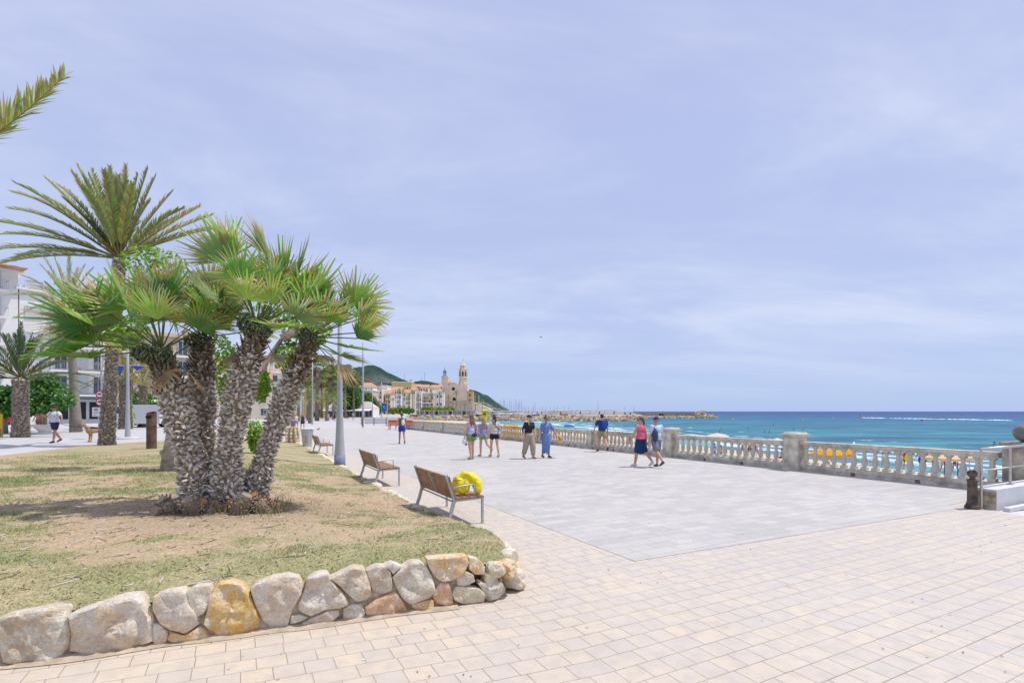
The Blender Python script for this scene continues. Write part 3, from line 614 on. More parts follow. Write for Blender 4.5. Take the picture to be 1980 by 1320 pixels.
# continuation of the wall to the left, outside the photo, then the corner and the low side edging
s = -.75
while s > -4.5: P = WD*s; boulder((P.x, P.y+.06, .20), (.30, .20, .24), RK[random.choice('wgo')], wall, s); s -= .52
def side_pt(t):
    tot = 0
    for a, b in zip(SIDE, SIDE[1:]):
        l = math.hypot(b[0]-a[0], b[1]-a[1])
        if tot+l >= t: k = (t-tot)/l; return a[0]+(b[0]-a[0])*k, a[1]+(b[1]-a[1])*k
        tot += l
    return SIDE[-1]
for (x, y, z, r, k) in [(-.20, 5.14, .10, .13, 'w'), (-.06, 5.22, .27, .11, 'o'), (.0, 5.38, .11, .13, 'g'), (-.16, 5.10, .30, .09, 'c'), (-.02, 5.58, .13, .13, 'o'), (-.04, 5.50, .31, .10, 'w'), (-.07, 5.82, .14, .14, 'w'), (-.10, 5.75, .32, .09, 'g'), (-.16, 6.08, .13, .13, 'g'), (-.19, 6.0, .30, .09, 'w'), (-.28, 6.3, .16, .12, 'c'), (-.36, 6.52, .17, .11, 'w'), (-.44, 6.75, .13, .11, 'w')]:
    boulder((x-WA.x, y-WA.y, z), (r*1.05, r*.85, r*.8), RK[k], wall, x*31+y)
t = 2.0
while t < 27.5:
    x, y = side_pt(t); r = rnd(.07, .15)*(1 if t < 9 else .8)
    if math.hypot(x-1e9, 0) : pass
    boulder((x-WA.x+rnd(-.03, .03), y-WA.y, .045+.15*sm(8.6, 6.5, y)), (r*.8, r*1.25, r*.62), RK[random.choice('wwgc')], wall, t, sub=2); t += r*2.1
m = MB(); pts = [(-16, -1.9), (-9.0, 1.93), (-3.60, 3.96), (-.60, 5.08), (-.18, 5.38), (-.20, 5.8), (-.40, 6.4), (-.80, 7.5), (-1.33, 8.75), (-3.55, 12.8), (-7.6, 20.7), (-12.35, 29.6)]
for a, b in zip(pts, pts[1:]):
    za = lawn_h(*a)-.01; zb = lawn_h(*b)-.01; A = Vector((a[0]-WA.x, a[1]-WA.y, 0)); B = Vector((b[0]-WA.x, b[1]-WA.y, 0)); z = Vector((0, 0, 1))
    m.poly([A-z*.05, B-z*.05, B+z*zb, A+z*za])
M_soil = mat('packed_earth', (.36, .27, .18), .95, .25, 6, .02, 25)
m.build('earth_fill', M_soil, wall)
m = MB(); last = None; M_mort = mat('wall_mortar', (.46, .37, .27), .95, .3, 12, .02, 30)
for k in range(70):
    s = -.9+k*.062; zt = .30+.03*noise.noise(Vector((s*3, 0, 0)))+.05*sm(1.2, 2.6, s); d_ = .012+.012*noise.noise(Vector((s*5, 3, 0))); a = WD*s+WN*d_; b = WD*s-WN*.14
    cur = (m.p((a.x, a.y, 0)), m.p((a.x, a.y, zt*.6)), m.p((a.x-WN.x*.03, a.y-WN.y*.03, zt)), m.p((b.x, b.y, zt+.01)))
    if last: [m.face(last[q], cur[q], cur[q+1], last[q+1]) for q in range(3)]
    last = cur
m.build('mortar', M_mort, wall, smooth=True)
# sand and dirt swept along the foot of the wall
m = MB(); random.seed(5); last = None
for k in range(53):
    s = -3+k*.12; wdt = .05+.05*noise.noise(Vector((s*1.7, 0, 0)))+.02; a = WA+WD*s+WN*(-.05); b = WA+WD*s+WN*(.06+wdt)
    ids_ = (m.p((a.x, a.y, .035)), m.p((b.x, b.y, .006)))
    if last: m.face(last[0], last[1], ids_[1], ids_[0])
    last = ids_
tag(m.build('dirt_strip', mat('swept_dirt', (.47, .38, .28), .95, .2, 8, .01, 40), smooth=True), 'swept sandy dirt along the foot of the stone wall', None, kind='structure')
# ---------------------------------------------------------------- PALMS AND TREES
M_leaf = mat('palm_leaf', (1, 1, 1), .40, vcol=True, trans=.45, spec=.5)
M_brd = mat('broad_leaf', (1, 1, 1), .5, vcol=True, trans=.35, spec=.3)
M_chip = mat('palm_leaf_base', (1, 1, 1), .85, vcol=True)
M_bark = mat('palm_bark', (.27, .215, .16), .95, .3, 14, .015, 40, col2=(.36, .30, .24))
M_fruit = mat('palm_fruit', (1, 1, 1), .45, vcol=True, spec=.4)
def lerp(a, b, t): return tuple(a[i]+(b[i]-a[i])*t for i in range(3))
def bez(p0, p1, p2, t): return p0*(1-t)**2+p1*2*t*(1-t)+p2*t*t
FG = [(.24, .47, .08), (.32, .55, .10), (.17, .36, .10), (.42, .58, .13), (.38, .50, .20)]
FDRY = (.66, .48, .22); FRED = (.68, .34, .10); FWH = (.75, .68, .54)
def fan_leaf(m, base, d, L, R, roll=0.0, n=26, spread=112, droop=.2, tipdry=.5, col=None, cone=.22):
    """petiole from base along d, then a pleated fan blade"""
    d = Vector(d).normalized(); side = d.cross(Vector((0, 0, 1)))
    if side.length < .1: side = Vector((1, 0, 0))
    side.normalize(); up = side.cross(d).normalized()
    side, up = side*cos(roll)+up*sin(roll), up*cos(roll)-side*sin(roll)
    col = col or random.choice(FG); dr = Vector((0, 0, -droop*L*.25))
    pts = [base+d*L*t+dr*t*t for t in (0, .33, .66, 1)]
    m.tube(pts, [.016, .011, .009, .008], 4, False, [(.22, .26, .07)]*2+[(.20, .27, .06)]*2); h = pts[-1]
    d2 = (d+dr.normalized()*droop*.5 if droop else d).normalized()
    for i in range(n):
        a = radians(-spread+2*spread*(i+.5)/n+rnd(-1.5, 1.5)); s_ = cos(a*.5)
        r = R*(.62+.38*s_)*rnd(.9, 1.05)
        e = d2*cos(a)+side*sin(a); e = (e+up*cone*(1-abs(a)/radians(spread)*.3)).normalized() if i % 2 else (e+up*cone*.92).normalized()
        t_ = e.cross(up).normalized(); wd = r*.038*(1.2 if abs(a) < 1.2 else 1)*min(1.6, 26/n)*spread/105; c = tuple(x*rnd(.82, 1.18) for x in col)
        sag = Vector((0, 0, -1))*r*rnd(.02, .10+droop*.25); q = random.random()
        tip = FDRY if q < tipdry*.6 else (FRED if q < tipdry else (FWH if q < tipdry+.1 else c)); k = rnd(.55, .82) if tip is not c else 1
        p1 = h+e*r*.42+up*0; p2 = h+e*r*k*.97+sag*.45; p3 = h+e*r+sag
        f = up*wd*.75
        i0 = m.p(h, c); a1 = m.p(p1-t_*wd, c); b1 = m.p(p1+t_*wd, c); g1 = m.p(p1-f, tuple(x*.9 for x in c))
        a2 = m.p(p2-t_*wd*.36, lerp(c, tip, .75)); b2 = m.p(p2+t_*wd*.36, lerp(c, tip, .75)); ti = m.p(p3, tip)
        m.face(i0, a1, g1); m.face(i0, g1, b1); m.face(a1, a2, g1); m.face(g1, a2, b2); m.face(g1, b2, b1); m.face(a2, ti, b2)
def chips(m, pts, rads, n, ln=.07, wd=.05, white=.5, updir=1.0, out=1.0, c0=(.16, .12, .085), c1=(.62, .57, .49), ur=(.6, 1.2)):
    """cut leaf bases standing out of the trunk in a spiral"""
    tot = [0]
    for a, b in zip(pts, pts[1:]): tot.append(tot[-1]+(b-a).length)
    for i in range(n):
        t = (i+rnd(-.4, .4))/n*tot[-1]; t = max(0, min(tot[-1]-1e-4, t)); k = 0
        while k < len(tot)-2 and tot[k+1] < t: k += 1
        f = (t-tot[k])/(tot[k+1]-tot[k]); P = pts[k].lerp(pts[k+1], f); r = rads[k]+(rads[k+1]-rads[k])*f; ax = (pts[k+1]-pts[k]).normalized()
        a = i*2.39996+rnd(-.12, .12); x = ax.orthogonal().normalized(); y = ax.cross(x); o = x*cos(a)+y*sin(a); s_ = ax.cross(o)
        l = ln*rnd(.6, 1.35); w_ = wd*rnd(.6, 1.15); b = P+o*(r-.01); dr = (o*out*rnd(.7, 1.2)+ax*updir*rnd(*ur)+s_*rnd(-.35, .35)).normalized()
        q = random.random(); ct = lerp(c0, c1, (q*.45 if q > white else .65+q*.6)); th = w_*.32
        nn = dr.cross(s_).normalized(); tw = rnd(.45, .75)
        v = [m.p(b-s_*w_*.5-nn*th, c0), m.p(b+s_*w_*.5-nn*th, c0), m.p(b+s_*w_*.4+nn*th, c0), m.p(b-s_*w_*.4+nn*th, c0),
             m.p(b+dr*l-s_*w_*.5*tw-nn*th*.4, ct), m.p(b+dr*l+s_*w_*.5*tw-nn*th*.4, ct), m.p(b+dr*l*rnd(.8, 1)+s_*w_*.4*tw+nn*th*.5, ct), m.p(b+dr*l*rnd(.8, 1)-s_*w_*.4*tw+nn*th*.5, ct)]
        for fc in ((4, 5, 6, 7), (0, 1, 5, 4), (1, 2, 6, 5), (2, 3, 7, 6), (3, 0, 4, 7)): m.face(*[v[z] for z in fc])
random.seed(21)
ZB = .42
fp = empty('fan_palm', 'clump of four rough shaggy fan palm trunks with fruit and fan leaves on the lawn', 'palm', (0, 0, 0))
def trunk_curve(a, b, c, n=9): return [bez(Vector(a), Vector(b), Vector(c), i/n) for i in range(n+1)]
def fan_trunk(pb, pm, pt, Yb, Yt, r0, r1, nch):
    A = W(*pb, Yb); A.z = ZB-.05; C = W(*pt, Yt); M = W(*pm, (Yb+Yt)/2); B = M*2-(A+C)*.5
    pts = trunk_curve(A, B, C); rads = [r0+(r1-r0)*i/9+.03*sin(i*1.3) for i in range(10)]
    m = MB(); m.tube(pts, rads, 14); o = m.build('trunk', M_bark, fp, smooth=True)
    m = MB(); chips(m, pts, rads, int(nch*1.0), .075, .055, .55, updir=1.0, out=.7, c0=(.22, .175, .13), c1=(.62, .53, .42), ur=(-.5, 1.2))
    chips(m, pts[:9], rads[:9], int(nch*.55), .085, .056, .04, updir=.9, out=.8, c0=(.66, .60, .52), c1=(.97, .95, .90), ur=(-.9, 1.1))
    m.build('leaf_bases', M_chip, o)
    m3 = MB(); chips(m3, pts[-3:], rads[-3:], 130, .16, .045, .3, updir=1.4, out=.8, c0=(.07, .05, .035), c1=(.36, .27, .17)); m3.build('old_leaf_stalks', M_chip, o)
    return pts[-1]
T1 = fan_trunk((383, 985), (357, 850), (312, 690), 7.55, 7.6, .150, .135, 820)
T2 = fan_trunk((408, 975), (392, 830), (392, 665), 8.1, 8.3, .155, .13, 640)
T3 = fan_trunk((437, 985), (450, 820), (497, 645), 7.6, 7.8, .165, .135, 900)
T4 = fan_trunk((487, 968), (528, 835), (598, 665), 7.9, 8.2, .135, .115, 700)
def fan_crown(T, R, leaves, fruit, seed, nrand=16, cdir=None):
    random.seed(seed); m = MB(); top = T+Vector((0, 0, .10))
    for az, el, L, r, roll in leaves:       # az: 0 = right in the photo, 90 = away, 180 = left
        d = Vector((cos(radians(az))*cos(radians(el)), sin(radians(az))*cos(radians(el)), sin(radians(el))))
        fan_leaf(m, top+d*.06, d, L, r, radians(roll), n=random.choice((24, 28, 30)), spread=rnd(80, 118), droop=rnd(.05, .3), tipdry=rnd(.3, .75), cone=rnd(.15, .75))
    for k in range(nrand):
        az = rnd(0, 360); el = rnd(8, 80); d = Vector((cos(radians(az))*cos(radians(el)), sin(radians(az))*cos(radians(el)), sin(radians(el))))
        fan_leaf(m, top+d*.05, d, rnd(.42, .8), rnd(.5, .68)*R, rnd(-1.2, 1.2), n=random.choice((22, 26)), spread=rnd(70, 120), droop=rnd(0, .4), tipdry=rnd(.2, .7), cone=rnd(.15, .75))
    for k in range(2):                      # withered leaves hanging
        az = rnd(0, 360); d = Vector((cos(radians(az)), sin(radians(az)), rnd(-.5, .1)))
        fan_leaf(m, top-Vector((0, 0, .05)), d, rnd(.4, .6), rnd(.35, .5), rnd(-1, 1), n=16, spread=60, droop=1.1, tipdry=.95, col=random.choice(((.40, .30, .16), (.45, .40, .30))), cone=.1)
    m.build('crown', M_leaf, fp)
    for (dx, dy, dz, w_, h_, n) in fruit:
        m = MB(); c = T+Vector((dx, dy, dz))
        for k in range(n):
            a = rnd(0, 2*pi); z = rnd(-1, 1); q = sqrt(1-z*z); k_ = rnd(.55, 1); p = c+Vector((q*cos(a)*w_*k_, q*sin(a)*w_*k_, z*h_*k_))
            g = rnd(.6, 2.2); m.ell(p, (.017, .017, .020), 5); 
            for j in range(-20, 0): pass
            cc = (.045*g, .062*g, .020*g)
            for j in range(len(m.c)-20, len(m.c)): m.c[j] = cc
        m.build('fruit_cluster', M_fruit, fp, smooth=True)
fan_crown(T1, 1.0, [(180, 6, 1.05, .82, 30), (172, 18, 1.05, .84, -30), (188, 24, 1.0, .80, 60), (176, 36, 1.0, .78, 20), (184, -4, .95, .7, 10), (165, 48, .85, .75, 40), (190, 56, .8, .72, -20), (150, 62, .8, .72, 0),
  (270, 62, .52, .55, 5), (255, 40, .55, .5, 40), (182, 12, 1.0, .6, -20), (110, 70, .75, .72, 30), (70, 66, .7, .68, 0), (40, 45, .6, .6, 0), (355, 28, .6, .52, 20), (300, 35, .6, .50, -10), (195, 4, .8, .6, 20), (204, 22, .8, .7, 10), (160, 30, 1.0, .7, 70), (90, 85, .7, .7, 0)],
  [(-.10, -.20, .03, .17, .13, 260), (.16, -.18, .0, .12, .12, 180), (-.24, -.02, .02, .13, .12, 120)], 31, 5)
fan_crown(T2, 1.0, [(90, 60, .7, .7, 0), (175, 45, .6, .6, 0), (350, 50, .6, .6, 0), (275, 20, .45, .48, 0), (320, 15, .5, .5, 30), (240, 25, .5, .5, -30)],
  [(.0, -.20, .02, .17, .12, 120), (.18, -.1, .1, .1, .1, 60)], 32, 8)
fan_crown(T3, 1.0, [(165, 60, 1.15, .78, 60), (150, 68, 1.25, .78, 80), (80, 80, 1.15, .80, 70), (178, 38, .85, .60, -60), (60, 62, .85, .85, 10), (30, 55, .85, .85, 0), (12, 48, .85, .78, 0), (20, 35, .9, .75, 20), (355, 30, .8, .70, -10),
  (0, 18, .75, .62, 10), (340, 8, .7, .55, 30), (315, 25, .6, .52, 0), (280, 38, .5, .5, 20), (200, 20, .6, .55, 0), (220, 30, .55, .5, 30), (80, 50, .8, .8, 0), (320, -5, .6, .5, 0), (40, 70, .8, .8, 30)],
  [(-.06, -.19, .12, .14, .17, 240), (.18, -.16, .02, .12, .12, 160)], 33, 6)
fan_crown(T4, 1.0, [(2, 36, .8, .68, 60), (355, 22, .85, .62, -20), (8, 10, .80, .62, 10), (350, 0, .75, .55, 20), (345, -12, .65, .58, 0), (20, 45, .7, .65, 0), (60, 60, .6, .6, 0), (320, 20, .55, .5, 0), (10, 28, .85, .6, 40), (280, 30, .5, .45, 0), (340, -25, .6, .5, 0)],
  [(.02, -.16, .10, .13, .13, 150)], 34, 4)
# base of the clump: stumps, cut suckers, spiky shoots
random.seed(4)
m = MB(); BC = Vector((-4.12, 7.45, ZB))
for k in range(16):
    a = Vector((BC.x-.66+(k%8)*.19+rnd(-.06, .06), BC.y-.10+rnd(-.20, .22), ZB-.03)); b = a+Vector((rnd(-.22, .22), rnd(-.22, .02), rnd(.10, .30))); r_ = rnd(.08, .14); pts = [a, a.lerp(b, .5)+Vector((0, 0, .02)), b]
    m.tube(pts, [r_, r_*1.05, r_*.7], 9, cols=[(.22, .17, .12)]*2+[random.choice([(.45, .22, .08), (.30, .24, .17), (.36, .30, .22)])]); chips(m, pts, [r_]*3, 60, .05, .03, .3)
m.build('root_stumps', M_chip, fp)
m = MB()
for k in range(420):
    a = BC+Vector((rnd(-.80, .84), rnd(-.42, .3), rnd(-.02, .04))); h = rnd(.06, .26)*(1.35 if k % 9 == 0 else .8); d = Vector((rnd(-.35, .35), rnd(-.3, .1), 1)).normalized()*h; s_ = Vector((.007, .003, 0)); c = random.choice([(.16, .24, .06), (.30, .32, .10), (.45, .38, .20), (.12, .2, .05), (.40, .33, .18)])
    i = [m.p(a-s_, c), m.p(a+s_, c), m.p(a+d, lerp(c, FDRY, .4))]; m.face(*i)
m.build('basal_shoots', M_leaf, fp)

# ---- feather palms
def frond(m, base, d, L, sag, lw=.34, n=44, col=None, wd=.022, twist=0, tipc=.35, curl=0):
    d = Vector(d).normalized(); col = col or random.choice([(.33, .38, .11), (.40, .43, .13), (.27, .34, .11), (.48, .46, .20)]); pts = []
    for i in range(9):
        t = i/8; pts.append(base+d*L*t*(1-.12*sag*t)+Vector((0, 0, -1))*L*sag*t**2.2*.62)
    m.tube(pts, [.03*(1-.85*i/8)*max(.6, L/4) for i in range(9)], 4, False, [(.30, .28, .10)]*9)
    for i in range(n):
        t = .14+.86*(i+.5)/n; k = min(7, int(t*8)); f = t*8-k; P = pts[k].lerp(pts[k+1], f); ax = (pts[k+1]-pts[k]).normalized()
        s_ = ax.cross(Vector((0, 0, 1)))
        if s_.length < .05: s_ = Vector((1, 0, 0))
        s_.normalize(); u = s_.cross(ax)
        ll = lw*(.55+.45*sin(pi*min(1, t*1.05)))*rnd(.85, 1.1)*(1 if t < .9 else .8)
        for sd in (-1, 1):
            e = (s_*sd*rnd(.45, .75)+u*rnd(.15, .6)+ax*rnd(.9, 1.25)).normalized(); c = tuple(x*rnd(.75, 1.25) for x in col); tp = lerp(c, (.45, .38, .2), tipc*random.random())
            w_ = ax.cross(e).cross(e).normalized()*wd; mid = P+e*ll*.5; end = P+e*ll+Vector((0, 0, -ll*rnd(.02, .22)))
            i0 = m.p(P-w_*.5, c); i1 = m.p(P+w_*.5, c); i2 = m.p(mid+w_*.6, c); i3 = m.p(mid-w_*.6, c); i4 = m.p(end, tp); m.face(i0, i1, i2, i3); m.face(i3, i2, i4)
def date_palm(loc, h, rt, rb, L, nf, label, lean=(0, 0), seed=1, els=(-15, 80), lw=.34, n=40, wd=.02, fronds=None, group=None, chn=500, chl=.10, c1=(.42, .36, .29), fr=True, name='date_palm', bark=None, col=None, cat='palm'):
    random.seed(seed); e = empty(name, label, cat, loc, 0, group); top = Vector((lean[0], lean[1], h)); mid = Vector((lean[0]*.35, lean[1]*.35, h*.5))
    pts = trunk_curve((0, 0, -.1), mid*1.0, top, 8); rads = [rb+(rt-rb)*min(1, i/3) for i in range(9)]; rads[-1] *= 1.1
    m = MB(); m.tube(pts, rads, 12); m.build('trunk', bark or M_bark, e, smooth=True)
    if chn: m = MB(); chips(m, pts, rads, chn, chl, chl*1.3, .35, updir=1.2, out=.7, c0=(.17, .135, .10), c1=c1); m.build('leaf_bases', M_chip, e)
    m = MB(); tp = top+Vector((0, 0, .1))
    if fronds:
        for az, el, l, sg in fronds:
            d = Vector((cos(radians(az))*cos(radians(el)), sin(radians(az))*cos(radians(el)), sin(radians(el)))); frond(m, tp+d*rt*.5, d, l, sg, lw, n, col, wd)
    for k in range(nf):
        az = k*137.5+rnd(-12, 12); el = els[0]+(els[1]-els[0])*(k+.5)/nf+rnd(-6, 6)
        d = Vector((cos(radians(az))*cos(radians(el)), sin(radians(az))*cos(radians(el)), sin(radians(el)))); frond(m, tp+d*rt*.5, d, L*rnd(.85, 1.08), rnd(.25, .55)*(1.1-el/120), lw, n, col, wd)
    m.build('crown', M_leaf, e)
    if fr:
        m = MB()
        for k in range(fr):
            az = rnd(0, 6.28); b = tp; q = tp+Vector((cos(az)*rt*2, sin(az)*rt*2, .4)); m.tube([b, q], [.03, .02], 4, cols=[(.55, .30, .05)]*2)
            for j in range(28): m.tube([q, q+Vector((rnd(-.3, .3), rnd(-.3, .3), rnd(-.25, .55)))], .008, 3, cols=[(.62, .30, .05)]*2)
        m.build('fruit_stalks', M_fruit, e)
    return e
P = G(206, 861, .40)
date_palm((P.x, P.y, .38), W(0, 505, P.y).z-.38, .17, .27, 4.0, 16, 'tall leaning date palm with orange fruit stalks behind the fan palm clump', lean=(.55, 0), seed=5, chn=900, chl=.12, c1=(.60, .53, .44), lw=.52, n=96, wd=.030, els=(48, 86),
  fronds=[(184, 44, 6.2, .38), (176, 56, 5.2, .30), (170, 62, 4.9, .25), (188, 12, 5.4, .3), (195, 24, 5.6, .3), (205, 46, 5.0, .3), (0, 36, 4.2, .1), (5, 24, 4.0, .1), (178, 36, 6.2, .35), (182, 22, 5.4, .3), (176, 14, 5.2, .35), (172, 44, 5.0, .2), (185, 52, 4.8, .15), (120, 66, 4.2, .05), (95, 84, 4.3, .05), (150, 78, 4.4, .08), (170, 72, 4.6, .15), (200, 70, 4.3, .12), (20, 76, 4.2, .05), (40, 62, 4.0, .08), (250, 66, 3.4, .1), (60, 80, 4.0, .05), (30, 72, 4.1, .05), (20, 38, 4.4, .15), (10, 28, 4.5, .2), (190, 5, 4.6, .3)], fr=3)
P = G(40, 845, .40)
date_palm((P.x, P.y, .40), 3.15, .31, .37, 3.2, 40, 'short thick date palm with full dark green crown at the left of the boulevard', seed=8, chn=700, chl=.12, c1=(.58, .51, .42), lw=.42, n=42, wd=.03, els=(-2, 84), fr=2, col=(.085, .15, .05))
P = G(147, 835, .40)
date_palm((P.x, P.y, .40), W(0, 590, P.y).z-.4, .26, .38, 3.6, 34, 'slim tall date palm in front of the balconied apartment building', lean=(-.5, 0), seed=9, chn=0, lw=.42, n=36, wd=.03, fr=0, bark=mat('smooth_palm_bark', (.27, .235, .20), .95, .2, 9, .02, 18))
P = G(243, 829, .40)
date_palm((P.x, P.y, .40), 3.9, .36, .44, 3.2, 30, 'stout date palm with yellowing crown behind the grey lamp post', seed=10, chn=400, chl=.16, lw=.4, n=32, wd=.035, fr=0, col=(.30, .27, .08))
P = G(276, 825, .40)
date_palm((P.x, P.y, .40), 4.0, .26, .34, 3.0, 28, 'date palm with ochre fronds right of the grey lamp post', seed=12, chn=300, chl=.16, lw=.4, n=30, wd=.035, fr=0, col=(.27, .25, .08))
# palm standing left of the camera, only one frond reaches into the view
date_palm((-11.3, 9.0, .38), 5.15, .30, .42, 3.2, 16, 'date palm beyond the left edge whose frond tip hangs into the sky', seed=14, chn=300, chl=.14, lw=.66, n=100, wd=.032, fr=0, els=(45, 84),
  fronds=[(2, 15, 3.15, -.62), (182, 10, 3, .4), (120, 20, 3, .4), (240, 20, 3, .4)])
# ---- broadleaf trees
def leafclump(m, lobes, n, ls, cols, flat=.3, surf=.55):
    for k in range(n):
        c, r = random.choice(lobes); a = rnd(0, 2*pi); z = rnd(-1, 1); q = sqrt(1-z*z); s_ = (surf+(1-surf)*random.random()**.5) if random.random() < .8 else random.random()
        o = Vector((q*cos(a), q*sin(a), z)); p = Vector(c)+Vector((o.x*r[0], o.y*r[1], o.z*r[2]))*s_*(1+.25*noise.noise(o*2.5+Vector(c)))
        nrm = (o*.6+Vector((rnd(-1, 1), rnd(-1, 1), rnd(-.3, 1.2)))).normalized(); x = nrm.orthogonal().normalized(); x = (x*cos(a*3)+nrm.cross(x)*sin(a*3)); y = nrm.cross(x); l = ls*rnd(.7, 1.3); w_ = l*.62
        cc = random.choice(cols); g = rnd(.75, 1.25); cc = tuple(v*g for v in cc)
        m.face(m.p(p-y*w_*.1-x*l*.5, cc), m.p(p+y*w_*.5, cc), m.p(p+x*l*.55, cc), m.p(p-y*w_*.5, cc))
M_tbark = mat('smooth_grey_bark', (.33, .27, .21), .9, .3, 5, .02, 14, col2=(.40, .34, .27))
def tree(loc, h, lobes, n, ls, label, cols, tr=.14, limbs=(), seed=1, group=None, name='broadleaf_tree', bark=None, trunkpts=None, trn=.35):
    random.seed(seed); e = empty(name, label, 'tree', loc, 0, group); m = MB()
    tp = trunkpts or [(0, 0, -.1), (.03, 0, h*.3), (-.02, 0, h*.6)]; m.tube(tp, [tr*1.25]+[tr*(1-.35*i/len(tp)) for i in range(1, len(tp))], 10)
    for l in limbs: m.tube(l, [tr*.8, tr*.6, tr*.35][:len(l)], 8)
    if not limbs:
        for c, r in lobes[:5]: m.tube([tp[-1], Vector(c)], [tr*.55, tr*.2], 6)
    m.build('trunk', bark or M_tbark, e, smooth=True); m = MB(); leafclump(m, lobes, n, ls, cols); m.build('crown', M_brd, e); return e
GRN = [(.07, .19, .035), (.11, .27, .045), (.15, .33, .06), (.05, .14, .035)]
YGR = [(.24, .42, .03), (.32, .50, .05), (.16, .32, .03)]
# tree whose bright leaves and smooth limbs show between the fan palm trunks
P = G(325, 912, .40); Y0 = P.y
def rel(px, py, Y): q = W(px, py, Y); return (q.x-P.x, q.y-P.y, q.z-.40)
YT = Y0
tree((P.x, P.y, .40), 4, [(rel(430, 700, YT+.4), (.42, .5, .65)), (rel(445, 760, YT+.4), (.25, .3, .4)), (rel(560, 690, YT+.4), (.35, .4, .4)), (rel(600, 640, YT+.6), (.5, .5, .45)), (rel(240, 640, YT+.4), (.55, .5, .45)), (rel(300, 510, YT+.5), (.7, .7, .42)), (rel(440, 560, YT+.5), (1.0, .8, .5)), (rel(540, 600, YT+.5), (.6, .7, .6)), (rel(500, 740, YT+.3), (.28, .3, .5)), (rel(520, 525, YT+.6), (.35, .5, .3))],
  7000, .105, 'leafy tree with bright green leaves and smooth forked limbs growing behind the fan palm clump', YGR, tr=.14, seed=3, trunkpts=[(0, 0, -.05), (-.02, 0, .25), rel(340, 800, YT+.1), rel(372, 740, YT+.2), rel(375, 690, YT+.2), rel(360, 640, YT+.3)],
  limbs=[[rel(455, 800, YT+.2), rel(505, 715, YT+.2), rel(545, 655, YT+.2)], [(0, 0, .05), rel(430, 900, YT+.2), rel(455, 800, YT+.2)], [rel(545, 655, YT+.2), rel(590, 630, YT+.4)], [(.05, 0, .3), rel(318, 880, YT), rel(312, 872, YT-.1)]])
# shrub glimpsed between the two right-hand trunks
q = G(492, 880, .3); tree((q.x, q.y, .35), 1.2, [((0, 0, .75), (.32, .3, .45)), ((.05, 0, .35), (.25, .2, .3))], 1100, .10, 'small bright green shrub seen between the fan palm trunks', YGR, tr=.03, seed=6, name='shrub')
# boulevard mulberries
for i, (px, py, w_, hh, lb) in enumerate([(84, 838, 1.7, 4.1, 'round dark green mulberry tree just right of the short thick date palm'), (8, 838, 1.5, 3.2, 'dark green mulberry tree at the left edge of the photo')]):
    q = G(px, py, .40); lob = [((0, 0, hh*.62), (w_*.8, w_*.8, hh*.27)), ((w_*.45, .1, hh*.55), (w_*.6, w_*.6, hh*.2)), ((-w_*.4, -.1, hh*.6), (w_*.6, w_*.6, hh*.22)), ((.1, 0, hh*.82), (w_*.45, w_*.5, hh*.16)), ((w_*.25, -.5, hh*.42), (w_*.5, w_*.4, hh*.1)), ((-w_*.5, 0, hh*.38), (w_*.35, w_*.3, hh*.1))]
    tree((q.x, q.y, .40), hh, lob, 3000, .24, lb, GRN, tr=.17, seed=20+i, bark=M_bark)
for i, (px, py, lb) in enumerate([(262, 822, 'small round street tree behind the rust coloured tube'), (290, 818, 'small street tree left of the fan palm trunks')]):
    q = G(px, py, .40); tree((q.x, q.y, .40), 3.6, [((0, 0, 2.6), (1.2, 1.2, .9)), ((.5, 0, 2.1), (.8, .8, .5)), ((-.4, 0, 3.2), (.6, .6, .5))], 1300, .25, lb, GRN, tr=.12, seed=40+i)
# ---------------------------------------------------------------- STREET FURNITURE
M_wood = mat('bench_wood', (.27, .155, .095), .6, .25, 9, .002, 60, col2=(.33, .20, .125)); M_galv = mat('painted_grey_steel', (.42, .43, .44), .4, .08, 6, metal=.35, spec=.5)
def make_bench():
    e = empty('park_bench', 'x', 'bench')
    L_ = 1.75; prof = [(-.13, 0), (-.05, .22), (.0, .40), (-.01, .47), (-.06, .62), (-.135, .83)]
    for y in (.04, L_-.04):
        m = MB()
        for a, b in zip(prof, prof[1:]): m.bar((a[0], y, a[1]), (b[0], y, b[1]), .045, .05 if a[1] < .4 else .045, (1, 0, 0))
        m.build('side_frame', M_galv, e)
        m = MB(); m.box((.50, y, .21), (.035, .035, .42)); m.build('leg', M_galv, e)
        m = MB(); m.bar((.0, y, .405), (.52, y, .425), .04, .03); m.build('seat_bearer', M_galv, e)
        m = MB(); m.tube([(-.05, y, .60), (.08, y, .635), (.32, y, .655), (.35, y, .64), (.36, y, .45)], .012, 6); m.build('armrest', M_galv, e, smooth=True)
    for k in range(3):
        z = .50+k*.125; x = -.005-(k*.125+.05)*.36
        m = MB(); M = Matrix.Rotation(-.345, 3, 'Y'); m.box((x+.03, L_/2, z), (.028, L_-.01, .117), M); m.build('back_slat', M_wood, e)
    for k in range(4):
        m = MB(); m.box((.07+k*.128, L_/2, .436+.004*k), (.112, L_, .032)); m.build('seat_slat', M_wood, e)
    m = MB(); m.bar((.018, L_/2, .44), (-.115, L_/2, .80), .03, .010, (1, 0, 0)); m.bar((-.012, L_/2, .44), (-.145, L_/2, .80), .03, .008, (1, 0, 0)); m.build('back_strap', M_galv, e)
    m = MB(); m.tube([(.02, .04, .38), (.02, L_-.04, .38)], .014, 6); m.build('cross_bar', M_galv, e)
    return e
bench = make_bench(); gb = 'wooden benches along the lawn edge'
